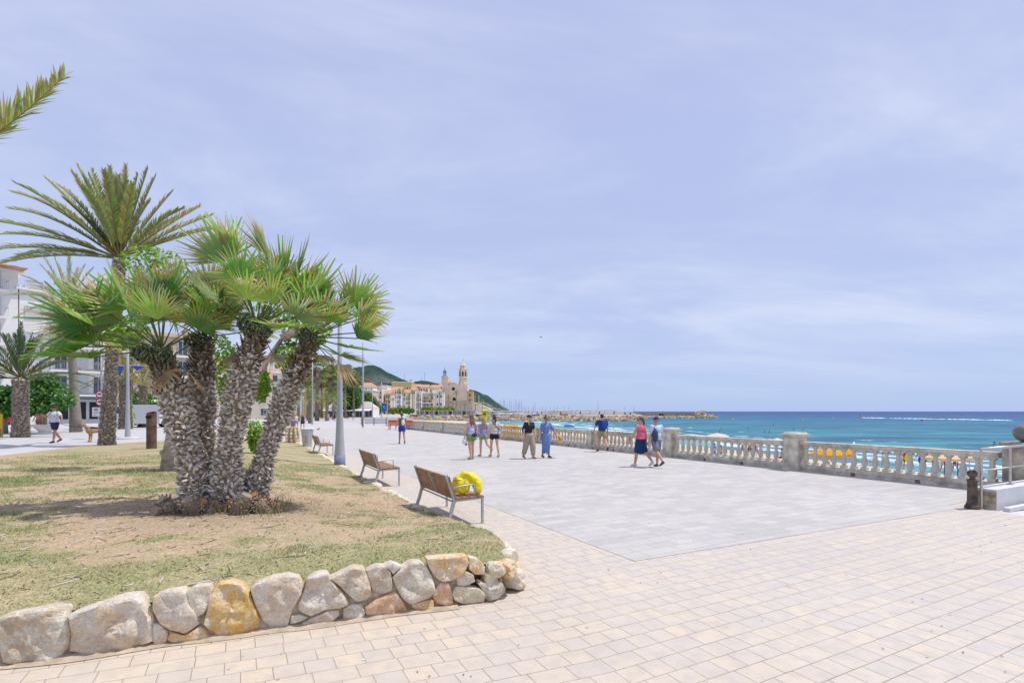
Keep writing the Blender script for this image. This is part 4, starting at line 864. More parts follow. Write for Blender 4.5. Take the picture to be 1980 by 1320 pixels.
for i, (px, py, lb) in enumerate([(932.7, 1011, 'brown slatted bench with the yellow swim ring lying on it'), (771.6, 938.8, 'brown slatted bench between the tall grey lamp post and the bench with the swim ring'), (643.8, 880.3, 'brown slatted bench partly hidden behind the grey lamp post')]):
    q = G(px, py)-D2*.50-D1*.04
    if i == 0: bench.location = q; bench.rotation_euler.z = RZ; bench['label'] = lb; bench['group'] = gb
    else: dup(bench, q, RZ, lb)
# yellow swim ring
M_float = mat('yellow_vinyl', (.80, .66, .01), .32, .06, 9, .004, 12, spec=.5)
q0 = G(932.7, 1011)-D2*.19+D1*.20; q0.z = .472
ring = empty('inflatable_ring', 'bright yellow half inflated swim ring lying on the nearest bench', 'swim ring', q0, 0)
m = MB(); P0 = [(-.20, .0, .12), (-.17, .02, .25), (-.06, .02, .34), (.07, .0, .31), (.17, .0, .20), (.20, -.02, .09)]
for a, b, ra, rb in zip(P0, P0[1:], (.10, .09, .07, .09, .10), (.09, .07, .09, .10, .085)): m.cap(a, ra, b, rb, 14)
for a, b, ra, rb in (((-.13, -.04, .20), (-.16, -.06, .12), .09, .085), ((-.16, -.06, .12), (-.10, -.06, .07), .085, .07), ((-.10, -.06, .07), (-.03, -.05, .09), .07, .08), ((-.03, -.05, .09), (-.02, -.03, .19), .08, .09)): m.cap(a, ra, b, rb, 14)
o = remesh(m, 'inflated_tube', M_float, .012, ring, 5)
for v in o.data.vertices: n = noise.noise(v.co*14)*.014+noise.noise(v.co*32)*.004; v.co += v.normal*n
m = MB(); m.tube([(-.24, -.06, .25), (-.10, -.14, .27), (0, -.12, .25)], .009, 6); m.build('cord', M_galv, ring, smooth=True)
m = MB(); m.tube([(-.17, -.135, .115), (-.17, -.155, .115)], .018, 8); ring.scale = (.93, .93, .93); m.build('valve', mat('valve', (.5, .5, .62), .4), ring)
# tall lamp post
M_pole = mat('grey_pole_paint', (.40, .41, .43), .5, .06, 5, .0015, 120); M_blue = mat('blue_band_paint', (.20, .24, .36), .6, .2, 12)
def lamp(loc, h, rb, rt, label, group=None, band=.3, head=True, z0=0):
    e = empty('street_lamp', label, 'lamp post', loc, 0, group)
    m = MB(); m.lathe([(rb*1.02, -.05), (rb, band), ] if band else [(rb, -.05), (rb, .02)], 20); m.build('blue_base' if band else 'foot', M_blue if band else M_pole, e, smooth=True)
    m = MB(); m.lathe([(rb*.985, band or .02), (rt+(rb-rt)*.62, h*.18), (rt+(rb-rt)*.34, h*.36), (rt+(rb-rt)*.16, h*.6), (rt, h)], 20, capb=False); m.build('pole', M_pole, e, smooth=True)
    if head: m = MB(); m.lathe([(.08, h-.05), (.10, h), (.34, h+.05), (.36, h+.09), (.18, h+.16), (.03, h+.20)], 20); m.build('lamp_head', mat('lamp_white', (.62, .62, .63), .5), e, smooth=True)
    return e
q = G(657, 903); lamp((q.x, q.y, 0), 5.35, .178, .06, 'thick tapered grey lamp post with blue base standing beside the benches', band=.40)
q = G(702, 822); lamp((q.x, q.y, 0), 11.0, .16, .11, 'very tall slim grey mast with blue foot in the middle of the promenade', band=1.6, head=False)
q = G(247, 848, .40); e = lamp((q.x, q.y, .40), 5.4, .14, .055, 'grey lamp post on a round stone base in front of the boulevard palms', band=0)
m = MB(); m.lathe([(.55, -.05), (.55, .06), (.48, .10), (.2, .10)], 24); m.build('stone_base', M_conc, e)
q = G(196, 832, .40); lamp((q.x, q.y, .40), 6.3, .075, .06, 'thin pale pole carrying the round traffic signs', band=0, head=False)
# round red-rimmed signs and the white notice
M_red = mat('sign_red', (.55, .02, .02), .5); M_white = mat('sign_white', (.75, .75, .76), .5); M_black = mat('black_print', (.02, .02, .03), .6); M_bprint = mat('blue_print', (.05, .10, .42), .6)
Q = Matrix.Rotation(pi/2, 3, 'X')
for zc, lb in ((762, 'upper round traffic sign with red rim on the thin pole'), (777, 'lower round traffic sign with red rim on the thin pole')):
    c = W(193, zc, q.y-.1); e = empty('traffic_sign', lb, 'road sign', c, 0, 'round traffic signs')
    m = MB(); m.lathe([(.30, 0), (.30, .02)], 28, M=Q); m.build('rim', M_red, e); m = MB(); m.lathe([(.225, .021), (.225, .026)], 28, M=Q); m.build('face', M_white, e)
    m = MB(); m.box((-.02, -.03, .01), (.22, .006, .08)); m.box((.03, -.03, .06), (.10, .006, .05)); m.build('pictogram', M_black, e)
q2 = G(184, 832, .4); c = W(186, 796, q.y+1); e = empty('notice_board', 'white rectangular notice with small blue print beside the leaning date palm trunk', 'sign', c)
m = MB(); m.box((0, 0, 0), (.62, .03, .72)); m.build('board', M_white, e)
m = MB(); m.box((.0, -.02, .18), (.28, .006, .10)); m.box((0, -.02, -.02), (.30, .006, .02)); m.box((0, -.02, -.08), (.22, .006, .02)); m.build('blue_print', M_bprint, e)
m = MB(); m.box((-.1, -.02, -.27), (.07, .006, .05)); m.build('red_mark', M_red, e); m = MB(); m.tube([(.15, .03, -.3), (.15, .03, .40-c.z)], .03, 8); m.build('leg', M_galv, e)
# rust coloured tube
M_rust = mat('rusty_brown_steel', (.10, .062, .052), .75, .3, 5, .003, 30, col2=(.15, .09, .07))
q = G(293, 869, .40); e = empty('bollard_light', 'rusty brown steel tube with a slanted hollow top standing on the lawn', 'bollard', (q.x, q.y, .38))
m = MB(); n = 28; r_ = .168; hh = 1.42; rb = [[], [], [], []]
for k in range(n):
    a = 2*pi*k/n; x, y = r_*cos(a), r_*sin(a); zt = hh+.05*sin(a)
    rb[0].append(m.p((x, y, 0))); rb[1].append(m.p((x, y, zt))); rb[2].append(m.p((x*.86, y*.86, zt))); rb[3].append(m.p((x*.86, y*.86, zt-.30)))
for a, b in zip(rb, rb[1:]):
    for k in range(n): m.face(a[k], a[(k+1) % n], b[(k+1) % n], b[k])
m.face(*rb[3]); m.build('tube', M_rust, e, smooth=False)
m = MB(); m.box((0, -r_*.99, hh-.16), (.20, .02, .11)); m.build('slot', mat('dark_slot', (.02, .018, .016), .8), e)
# bunting flags by the lamp
M_bunt = mat('bunting_blue', (.04, .10, .50), .7)
Y_ = 24.5
for i, (x0, x1, lb) in enumerate([(226, 240, 'blue triangular bunting flag just left of the grey boulevard lamp post'), (251, 283, 'blue and white bunting flag between the lamp post and the fan palms')]):
    a = W(x0, 706, Y_); b = W(x1, 707, Y_); c = W((x0+x1)/2-2, 728 if i == 0 else 716, Y_); n_ = Vector((0, .012, 0)); e = empty('bunting_flag', lb, 'flag', a, 0, 'bunting on the boulevard')
    m = MB(); a_, b_, c_ = Vector(), b-a, c-a; v = [m.p(t) for t in (a_, b_, c_, a_+n_, b_+n_, c_+n_)]; m.face(v[0], v[2], v[1]); m.face(v[3], v[4], v[5]); m.face(v[0], v[1], v[4], v[3]); m.face(v[1], v[2], v[5], v[4]); m.face(v[2], v[0], v[3], v[5]); m.build('cloth', M_bunt, e)
    m = MB(); m.bar(a_+Vector((0, -.004, 0)), b_+Vector((0, -.004, 0)), .02, .03); m.build('hem', M_white, e)
# stone bollard pillar and litter bin
q = G(565, 859); e = empty('stone_pillar', 'short square rubble stone pillar with a flat cap at the tip of the lawn', 'pillar', (q.x, q.y, 0), RZ*.5); random.seed(9)
m = MB(); m.box((0, 0, .45), (.62, .50, .92)); m.build('mortar_core', mat('mortar', (.36, .29, .22), .95, .2, 9), e)
for iz in range(5):
    for ix in range(3):
        for sd in (-1, 1):
            boulder(((ix-1)*.21+rnd(-.02, .02), sd*.23, .09+iz*.175+rnd(-.02, .02)), (.125, .07, .10), RK[random.choice('wcoyg')], e, iz*7.3+ix*2.1+sd, sub=2)
        if ix < 2: boulder((.30, (ix-.5)*.24, .09+iz*.175), (.07, .13, .10), RK[random.choice('wcog')], e, iz*3.3+ix, sub=2)
m = MB(); m.box((0, 0, .94), (.68, .56, .06)); m.build('cap', RK['c'], e)
m = MB(); m.box((-.08, 0, .99), (.10, .12, .05)); m.box((.05, 0, .99), (.09, .10, .045)); tag(m.build('wooden_blocks', mat('ochre_wood', (.50, .30, .10), .7), None, loc=(q.x, q.y, 0)), 'two small ochre wooden blocks lying on the rubble stone pillar', 'blocks')
q = G(594, 866); e = empty('litter_bin', 'light grey ribbed metal litter bin standing next to the rubble stone pillar', 'bin', (q.x, q.y, 0))
m = MB(); m.lathe([(.19, .04), (.21, .06), (.29, .92), (.31, .94), (.31, .97), (.27, .97), (.25, .80)], 24, capt=True); m.build('bucket', mat('bin_grey', (.46, .49, .50), .45, .1, 5, metal=.3), e, smooth=False)
m = MB()
for k in range(12): a = 2*pi*k/12; m.bar((.205*cos(a), .205*sin(a), .08), (.29*cos(a), .29*sin(a), .9), .02, .012, (cos(a), sin(a), 0))
m.build('ribs', M_galv, e); m = MB(); random.seed(2)
for k in range(9): a = rnd(0, 6.3); m.ell((.26*cos(a), .26*sin(a), .97), (.10, .07, .045), 7)
m.build('bin_liner', M_white, e, smooth=True)
m = MB(); m.box((.03, -.262, .5), (.10, .02, .42), Matrix.Rotation(-.1, 3, 'X')); m.build('sticker', mat('faded_orange', (.50, .28, .20), .7), e)
# planter bowl at the left
q = G(87, 839, .40); e = empty('stone_planter', 'round pale stone planter bowl at the foot of the mulberry tree', 'planter', (q.x, q.y, .40))
m = MB(); m.lathe([(.40, 0), (.38, .06), (.30, .18), (.62, .5), (.66, .62), (.60, .62), (.5, .52)], 24); m.build('bowl', M_conc, e, smooth=False)

# ---------------------------------------------------------------- PEOPLE
SK = {'fair': (.62, .36, .27), 'tan': (.42, .22, .14), 'mid': (.54, .30, .21), 'dark': (.22, .12, .08)}
def skin(k): return mat('skin_'+k, SK[k], .55, .05, 8, spec=.35)
def cloth(name, c, var=.08): return mat('cloth_'+name, c, .85, var, 14, .004, 30)
class Rig: pass
def pose(h, legs, arms, turn=0, lean=0, fem=False):
    k = h/1.75; r = Rig(); r.k = k; hipw = .095 if fem else .09; shw = .165 if fem else .195
    def rot(f, o, s): f = radians(f); o = radians(o); return Vector((s*sin(o), sin(f)*cos(o), -cos(f)*cos(o)))
    r.hip = []; r.knee = []; r.ank = []; r.toe = []
    for i, s in enumerate((-1, 1)):
        f, kn = legs[i][:2]; o = legs[i][2] if len(legs[i]) > 2 else 2
        hp = Vector((s*hipw, 0, .90)); kp = hp+rot(f, o, s)*.43; d = rot(f-kn, o*.3, s); ap = kp+d*.415
        fd = radians(f-kn); pt = min(0, f-kn+8)*1.0; ft = Vector((s*.1, cos(radians(pt)), sin(radians(pt)))).normalized()
        r.hip.append(hp); r.knee.append(kp); r.ank.append(ap); r.toe.append(ap+ft*.15+Vector((0, 0, -.045)))
    low = min(min(a.z, t.z+.03) for a, t in zip(r.ank, r.toe))-.075; dz = Vector((0, 0, -low))
    for l in (r.hip, r.knee, r.ank, r.toe):
        for i in (0, 1): l[i] = l[i]+dz
    ln = radians(lean); base = Vector((0, 0, .93))+dz
    def up(x, y, z): q = Vector((x, y+sin(ln)*z, z*cos(ln))); return base+q
    r.pel = up(0, 0, 0); r.waist = up(0, 0, .14); r.chest = up(0, .01, .34); r.neck = up(0, -.01, .50); r.shc = up(0, 0, .44)
    r.head = up(0, .02, .67); r.sh = []; r.elb = []; r.wr = []; r.hd = []
    for i, s in enumerate((-1, 1)):
        f, o, e = arms[i][:3]; sp = up(s*shw, 0, .455); ep = sp+rot(f, o, s)*.285; d = rot(f+e, o*.45-(arms[i][3] if len(arms[i]) > 3 else 0), s); wp = ep+d*.25
        r.sh.append(sp); r.elb.append(ep); r.wr.append(wp); r.hd.append(d)
    r.up = up; r.turn = radians(turn)
    return r
def hand(m, x, wp, d, s, k=1):
    d = d.normalized(); side = Vector((0, 1, 0))-d*d.y; side.normalize(); inn = d.cross(side)*(1 if s < 0 else -1)*-1
    for j in (-1, 0, 1): m.cap(wp, .022, wp+d*.085+side*j*.024, .017, 8)
    for j, l in enumerate((.062, .075, .070, .055)):
        a = wp+d*.085+side*(.030-.020*j); b = a+d*l*.5+inn*.006; c = b+d*l*.42+inn*.022; x.tube([a, b, c], [.0095, .0085, .0065], 6)
    a = wp+d*.025+side*.028; b = a+side*.026+d*.022; c = b+d*.035+inn*.01; x.tube([a, b, c], [.012, .010, .007], 6)
def person(label, loc, rz, h, legs=((18, 6), (-16, 22)), arms=((-14, 10, 12), (16, 10, 12)), sk='mid', fem=False, top=None, bottom=None, shoes=(.05, .05, .05), hair=None, cap=None, dress=None, vx=.014, turn=0, lean=0, glasses=False, group=None, build=1.0, extra=None, sit=False, bare=False):
    r = pose(h, legs, arms, turn, lean, fem); k = r.k; e = empty('person', label, 'person', loc, rz, group); B = build; S = skin(sk)
    m = MB(); x = MB(); hr = Matrix.Rotation(-r.turn, 3, 'Z')
    wa, ch, pe = (.105*B, .125*B, .13*B) if fem else (.125*B, .145*B, .125*B)
    def torso(m, g, lo=.0, hi=1):
        m.ell(r.pel+Vector((0, 0, -.03)), (pe*1.22+g, pe*.92+g, .12+g), 14); m.ell(r.waist, (wa*1.2+g, wa*.88+g, .14+g), 14); m.ell(r.chest, (ch*1.2+g, ch*.80+g, .17+g), 14)
        for i in (0, 1): m.cap(r.chest+Vector(((-1, 1)[i]*.06, -.01, .03)), .085+g, r.sh[i]+Vector(((1, -1)[i]*.03, 0, -.01)), .056+g, 10)
    torso(m, 0)
    if fem:
        for s in (-1, 1): m.ell(r.chest+Vector((s*.07, .085, .0)), (.06, .05, .06), 10)
    m.cap(r.shc, .07, r.up(0, .005, .56), .052, 10)
    hc = r.head
    m.ell(hc+hr @ Vector((0, -.008, .015)), (.076, .095, .108), 14, hr); m.cap(hc+hr @ Vector((0, .035, -.03)), .056, hc+hr @ Vector((0, .052, -.075)), .036, 10)
    m.cap(hc+hr @ Vector((0, .088, .012)), .012, hc+hr @ Vector((0, .106, -.022)), .015, 8); m.cap(hc+hr @ Vector((-.02, .083, -.058)), .011, hc+hr @ Vector((.02, .083, -.058)), .011, 8)
    for s in (-1, 1): m.ell(hc+hr @ Vector((s*.077, -.005, -.005)), (.012, .02, .03), 8)
    for i in (0, 1):
        m.cap(r.hip[i], .086*B, r.knee[i], .055*B, 12); m.cap(r.knee[i], .055*B, r.knee[i].lerp(r.ank[i], .35)+Vector((0, -.012, 0)), .054*B, 12); m.cap(r.knee[i].lerp(r.ank[i], .35)+Vector((0, -.012, 0)), .054*B, r.ank[i], .036, 12); m.cap(r.ank[i]+Vector((0, -.03, -.03)), .033, r.toe[i], .026, 10)
        m.cap(r.sh[i], .050*B, r.elb[i], .038*B, 10); m.cap(r.elb[i], .038*B, r.wr[i], .026, 10); hand(m, x, r.wr[i], r.hd[i], (-1, 1)[i])
    def scale(mb):
        mb.v = [tuple(Vector(q)*k) for q in mb.v]; return mb
    scale(m); scale(x); o = remesh(m, 'body', S, vx, e, 2, x if vx < .02 else None)
    if vx < .02:
        m = MB()
        for s in (-1, 1): m.ell((hc+hr @ Vector((s*.030, .079, .012)))*k, (.011, .006, .007), 6)
        if not glasses: m.build('eyes', mat('eyes', (.03, .02, .02), .3), e)
    if glasses:
        m = MB(); 
        for s in (-1, 1): m.ell((hc+hr @ Vector((s*.036, .092, .015)))*k, (.031, .012, .024), 8); m.bar((hc+hr @ Vector((s*.066, .08, .018)))*k, (hc+hr @ Vector((s*.082, -.01, .015)))*k, .008, .012)
        m.build('sunglasses', mat('dark_glass', (.01, .01, .012), .15, spec=.6), e)
    def th(i, f): return r.hip[i].lerp(r.knee[i], f)
    def add(nm, mbx, c, it=3):
        scale(mbx); return remesh(mbx, nm, cloth(nm+'_%02d%02d%02d' % tuple(int(q*99) for q in c), c), vx*1.0, e, it)
    if dress:
        m = MB(); torso(m, .020); [m.ell(r.chest+Vector((s*.07, .09, .0)), (.085, .075, .08), 10) for s in (-1, 1)]; ln = dress.get('len', .9); tgt = (r.ank[0]+r.ank[1])/2+Vector((0, 0, .06)); g = dress.get('w', .13)
        for i in (0, 1): kc = (r.knee[i]*3+r.knee[1-i])/4; m.cap(r.hip[i], .13, kc, g*.95, 12); m.cap(kc, g*.95, (r.ank[i]*4+r.ank[1-i])/5+Vector((0, 0, .14)), g*.60, 12)
        if dress.get('skirt'):
            m.cap(r.pel, .16, (r.knee[0]+r.knee[1])/2, .15, 12)
        m.cap(r.pel, .14, (r.knee[0]+r.knee[1])/2, .11, 12)
        for i in (0, 1): m.cap(r.sh[i], .072, r.sh[i].lerp(r.elb[i], .75), .085, 10)
        o = add('dress', m, dress['c'])
        if dress.get('pat'):
            o.data.materials.clear(); pm = mat('patterned_dress', dress['c'], .85, .0, 9, .004, 20, col2=dress['pat'], detail=1); o.data.materials.append(pm)
    if top:
        m = MB(); g = top.get('g', .014); lo = top.get('lo', 0)
        m.ell(r.waist+Vector((0, 0, -.01+lo)), (wa*1.2+g+.012, wa*.9+g+.014, .15+g-lo*.6), 14); m.ell(r.chest, (ch*1.2+g, ch*.82+g, .165+g), 14)
        if lo <= 0: m.ell(r.pel+Vector((0, 0, .045)), (pe*1.22+g+.004, pe*.95+g, .06+g), 14)
        for i in (0, 1):
            s = (-1, 1)[i]
            if top.get('sl', .5) > 0:
                m.cap(r.chest+Vector((s*.06, -.01, .03)), .085+g, r.sh[i]+Vector((-s*.03, 0, -.01)), .058+g, 10); m.cap(r.sh[i], .056+g, r.sh[i].lerp(r.elb[i], top['sl']), .052+g*1.3, 10)
            else: m.cap(r.chest+Vector((s*.05, -.01, .03)), .085+g, r.sh[i]+Vector((-s*.075, 0, .0)), .046+g*.8, 10)
        if fem:
            for s in (-1, 1): m.ell(r.chest+Vector((s*.07, .085, .0)), (.06+g, .05+g, .06+g), 10)
        add('shirt', m, top['c'])
    if bottom:
        m = MB(); g = bottom.get('g', .018); m.ell(r.pel+Vector((0, 0, -.035)), (pe*1.22+g, pe*.94+g, .105+g), 14); ty = bottom['t']
        if ty == 'shorts':
            for i in (0, 1): m.cap(r.hip[i], .088*B+g, th(i, bottom['l']-.12), .078*B+g*1.25, 12)
        if ty == 'trousers':
            for i in (0, 1): m.cap(r.hip[i], .09*B+g, r.knee[i], .07+g*1.5, 12); m.cap(r.knee[i], .07+g*1.5, r.knee[i].lerp(r.ank[i], .72), .062+g, 12); m.cap(r.knee[i].lerp(r.ank[i], .72), .062+g, r.knee[i].lerp(r.ank[i], .86), .038+g*.4, 12)
        if ty == 'skirt':
            mid = (th(0, bottom['l'])+th(1, bottom['l']))/2; m.cap(r.pel+Vector((0, 0, -.03)), .135+g, mid, .10+g, 14); [m.cap(r.hip[i], .10+g, th(i, bottom['l']), .078+g, 12) for i in (0, 1)]; m.cap(th(0, bottom['l']), .075+g, th(1, bottom['l']), .075+g, 12)
        add(ty, m, bottom['c'])
    if shoes:
        for i in (0, 1):
            m = MB(); m.cap(r.ank[i]+Vector((0, -.035, -.035)), .042, r.toe[i]+Vector((0, .01, 0)), .036, 10); m.cap(r.ank[i]+Vector((0, -.01, -.01)), .042, r.ank[i].lerp(r.toe[i], .6), .034, 10); scale(m); remesh(m, 'shoe', cloth('shoe_%02d%02d%02d' % tuple(int(q*99) for q in shoes), shoes), vx*.9, e, 2)
    if hair:
        m = MB(); c = hair['c']; m.ell(hc+hr @ Vector((0, -.022, .030)), (.088, .098, .103), 14, hr); t = hair['t']
        if t == 'long':
            for s in (-1, -.3, .4, 1): m.cap(hc+hr @ Vector((s*.045, -.055, .0)), .045, hc+hr @ Vector((s*.07, -.085, -.17)), .045, 10); m.cap(hc+hr @ Vector((s*.07, -.085, -.17)), .045, hc+hr @ Vector((s*.055, -.10, -hair.get('l', .32))), .022, 10)
        if t == 'front':
            for s in (-1, 1): m.cap(hc+hr @ Vector((s*.075, -.02, .0)), .03, hc+hr @ Vector((s*.10, .03, -.16)), .035, 10); m.cap(hc+hr @ Vector((s*.10, .03, -.16)), .035, hc+hr @ Vector((s*.10, .06, -.30)), .02, 10)
        if t == 'pony': m.cap(hc+hr @ Vector((0, -.10, .02)), .03, hc+hr @ Vector((0, -.14, -.08)), .036, 10); m.cap(hc+hr @ Vector((0, -.14, -.08)), .036, hc+hr @ Vector((0, -.12, -.26)), .015, 10)
        if t == 'bun': m.ell(hc+hr @ Vector((0, -.03, .145)), (.042, .042, .045), 10)
        scale(m); cut = None
        o = remesh(m, 'hair', mat('hair_%02d%02d%02d' % tuple(int(q*99) for q in c), c, .6, .3, 30, .006, 60), vx, e, 2)
        # keep the face free
        bm = bmesh.new(); bm.from_mesh(o.data); inv = hr.inverted(); kill = []
        for f in bm.faces:
            q = inv @ (f.calc_center_median()/k-hc)
            if q.y > .035 and q.z < .058 and q.z > -.13 and abs(q.x) < .085: kill.append(f)
            if t in ('short',) and q.z < -.055: kill.append(f)
        bmesh.ops.delete(bm, geom=kill, context='FACES'); bm.to_mesh(o.data); bm.free()
    if cap:
        m = MB(); m.ell(hc+hr @ Vector((0, -.015, .060)), (.092, .106, .080), 14, hr); m.ell(hc+hr @ Vector((0, .115, .052)), (.062, .062, .012), 12, hr); scale(m); remesh(m, 'cap', cloth('cap_%02d%02d%02d' % tuple(int(q*99) for q in cap), cap), max(.010, vx*.8), e, 2)
    e.location.z = loc[2]; bpy.context.view_layer.update()
    Mw = Matrix.Translation(Vector(loc)) @ Matrix.Rotation(rz, 4, 'Z'); r.w = lambda q: Mw @ (Vector(q)*k); r.rz = rz
    return r
def bag(name, label, cat, r, c, rx, col, strap=None, scol=None, vx=.014, M=None):
    """a bag worn by a person: body lump at c (person space), strap polyline"""
    e = empty(name, label, cat, r.w(c), r.rz); m = MB(); k = r.k; m.ell((0, 0, 0), Vector(rx)*k*1.05, 14, M); m.ell((0, 0, -rx[2]*k*.25), (rx[0]*k, rx[1]*k*1.15, rx[2]*k*.6), 12, M)
    remesh(m, 'bag_body', cloth('bag_%02d%02d%02d' % tuple(int(q*99) for q in col), col), vx, e, 2)
    if strap:
        for st in strap: m = MB(); m.tube([(Vector(p)-Vector(c))*k for p in st], .012, 6); m.build('strap', cloth('strap_%02d%02d%02d' % tuple(int(q*99) for q in (scol or col)), scol or col), e, smooth=True)
    return e
AW = RZ; TO = RZ+pi
r = person('man in a charcoal tank top and blue shorts walking away with a white drawstring bag', G(777, 858), AW-.15, 1.78, legs=((16, 8), (-14, 24)), arms=((-22, 22, 18), (20, 18, 10)), sk='tan', top=dict(c=(.10, .10, .11), sl=0), bottom=dict(t='shorts', l=.5, c=(.02, .05, .35)), hair=dict(t='short', c=(.10, .09, .09)), shoes=(.07, .07, .08))
bag('drawstring_bag', 'white drawstring bag on the back of the man in the tank top', 'bag', r, (.05, -.17, 1.20), (.10, .06, .16), (.72, .72, .74), [[(.05, -.17, 1.33), (.12, -.10, 1.42), (.14, .0, 1.45)]])
r = person('young woman in lavender tank top and green shorts with long auburn hair walking away', G(911, 888), AW+.25, 1.74, legs=((-6, 6), (6, 6)), arms=((4, 12, 6), (-4, 8, 8)), sk='fair', fem=True, top=dict(c=(.48, .46, .72), sl=0), bottom=dict(t='shorts', l=.42, c=(.20, .30, .09), g=.03), hair=dict(t='long', c=(.22, .10, .06), l=.36), shoes=(.36, .29, .22))
bag('crossbody_bag', 'small navy crossbody bag hanging behind the woman in lavender', 'bag', r, (.02, -.20, .96), (.12, .05, .085), (.03, .045, .12), [[(.10, -.17, 1.02), (.16, -.11, 1.25), (.10, -.06, 1.46), (-.02, .02, 1.50)]])
q = r.w(r.wr[0]+r.hd[0]*.10); e = empty('sun_cap', 'white cap with navy peak held in the left hand of the woman in lavender', 'cap', (q.x, q.y, q.z-.10)); m = MB(); m.ell((0, 0, 0), (.10, .09, .11), 14); m.build('crown', cloth('white', (.72, .73, .78)), e, smooth=True); m = MB(); m.ell((.05, .02, -.10), (.055, .03, .05), 10); m.build('peak', cloth('navyc', (.04, .06, .16)), e, smooth=True)
r = person('girl in violet top and sage shorts with long wavy blond hair walking away', G(934, 882), AW+.1, 1.60, legs=((4, 4), (-24, 40)), arms=((8, 8, 10), (-4, 8, 14)), sk='fair', fem=True, top=dict(c=(.28, .26, .62), sl=.35), bottom=dict(t='shorts', l=.38, c=(.26, .33, .20), g=.022), hair=dict(t='long', c=(.36, .23, .11), l=.38), shoes=(.45, .36, .27))
r = person('young woman in cream T-shirt and black shorts with a dark ponytail walking away', G(956, 884), AW-.05, 1.68, legs=((12, 6), (-8, 10)), arms=((6, 8, 12), (-6, 12, 10)), sk='fair', fem=True, top=dict(c=(.62, .56, .50), sl=.4), bottom=dict(t='shorts', l=.36, c=(.02, .02, .03), g=.02), hair=dict(t='pony', c=(.06, .035, .03)), shoes=(.40, .38, .28))
bag('crossbody_bag', 'pale blue crossbody bag on a black strap worn by the woman in the cream T-shirt', 'bag', r, (.17, -.08, 1.02), (.05, .08, .09), (.42, .50, .62), [[(.16, -.10, 1.08), (.04, -.14, 1.28), (-.08, -.10, 1.46), (-.10, .0, 1.50)]], (.02, .02, .02))
r = person('woman in black T-shirt and baggy khaki trousers walking towards the camera', G(1023, 887), TO+.05, 1.70, legs=((14, 10), (-10, 14)), arms=((6, 10, 8), (-4, 12, 16)), sk='fair', fem=True, top=dict(c=(.022, .026, .035), sl=.55, g=.018, lo=.05), bottom=dict(t='trousers', l=1, c=(.36, .31, .23), g=.034), hair=dict(t='front', c=(.50, .36, .19)), cap=(.03, .04, .08), shoes=(.30, .18, .13), turn=-25)
bag('backpack', 'black backpack on the back of the woman in the navy cap', 'backpack', r, (.05, -.19, 1.18), (.15, .09, .22), (.025, .025, .03), [[(-.10, -.12, 1.38), (-.12, .0, 1.45), (-.11, .10, 1.32)], [(.10, -.12, 1.38), (.12, .0, 1.45), (.11, .10, 1.32)]])
r = person('woman in a long blue patterned dress with hair bun and sunglasses walking towards the camera', G(1056, 885), TO-.05, 1.66, legs=((7, 5, 0), (-6, 9, 0)), arms=((14, 32, 10), (-6, 10, 8)), sk='tan', fem=True, dress=dict(c=(.20, .28, .52), pat=(.12, .20, .48), w=.135, len=.72), hair=dict(t='bun', c=(.10, .06, .045)), shoes=(.14, .10, .08), glasses=True)
bag('backpack', 'small dark backpack with straps over the shoulders of the woman in the blue dress', 'backpack', r, (.0, -.18, 1.22), (.12, .07, .16), (.05, .06, .10), [[(s*.10, -.10, 1.38), (s*.11, .0, 1.47), (s*.11, .10, 1.40), (s*.12, .11, 1.22)] for s in (-1, 1)])
q = r.w(r.wr[0]+r.hd[0]*.09); e = empty('straw_hat', 'straw hat with dark band held by the woman in the blue dress', 'hat', (q.x+.08, q.y, q.z-.06)); Mh = Matrix.Rotation(radians(65), 3, 'Y') @ Matrix.Rotation(radians(20), 3, 'X')
M_straw = mat('straw', (.55, .36, .14), .85, .15, 30, .004, 60); m = MB(); m.lathe([(.09, .0), (.20, .0), (.205, .012), (.10, .02)], 24, M=Mh, capb=True, capt=True); m.build('brim', M_straw, e, smooth=False); m = MB(); m.lathe([(.10, .022), (.10, .06), (.09, .10), (.05, .125), (.01, .13)], 20, M=Mh); m.build('crown', M_straw, e, smooth=True); m = MB(); m.lathe([(.103, .022), (.103, .045)], 20, M=Mh, capb=False, capt=False); m.build('band', cloth('black', (.02, .02, .02)), e)
r = person('dark haired man in navy T-shirt and khaki shorts walking away beside the balustrade', G(1164, 873), AW-.35, 1.76, legs=((20, 6), (-24, 26)), arms=((30, 14, 10), (-6, 10, 14)), sk='mid', top=dict(c=(.022, .05, .16), sl=.55, g=.02), bottom=dict(t='shorts', l=.62, c=(.36, .26, .14), g=.024), hair=dict(t='short', c=(.03, .025, .025)), shoes=(.06, .05, .05))
bag('backpack', 'bright blue backpack on the man in navy T-shirt near the balustrade', 'backpack', r, (.06, -.17, 1.20), (.125, .075, .20), (.02, .07, .38), [[(s*.10, -.11, 1.38), (s*.12, .0, 1.47), (s*.12, .10, 1.35)] for s in (-1, 1)], (.02, .03, .08))
r = person('woman in pink sleeveless top and navy skirt with a brown ponytail walking away', G(1239, 902), AW+.15, 1.68, legs=((14, 6), (-16, 28)), arms=((14, 24, 10), (-8, 10, 4)), sk='mid', fem=True, top=dict(c=(.70, .13, .22), sl=0, g=.022), bottom=dict(t='skirt', l=.88, c=(.012, .04, .13), g=.015), hair=dict(t='pony', c=(.12, .06, .04)), shoes=(.62, .60, .58), turn=-65, build=1.1, glasses=True)
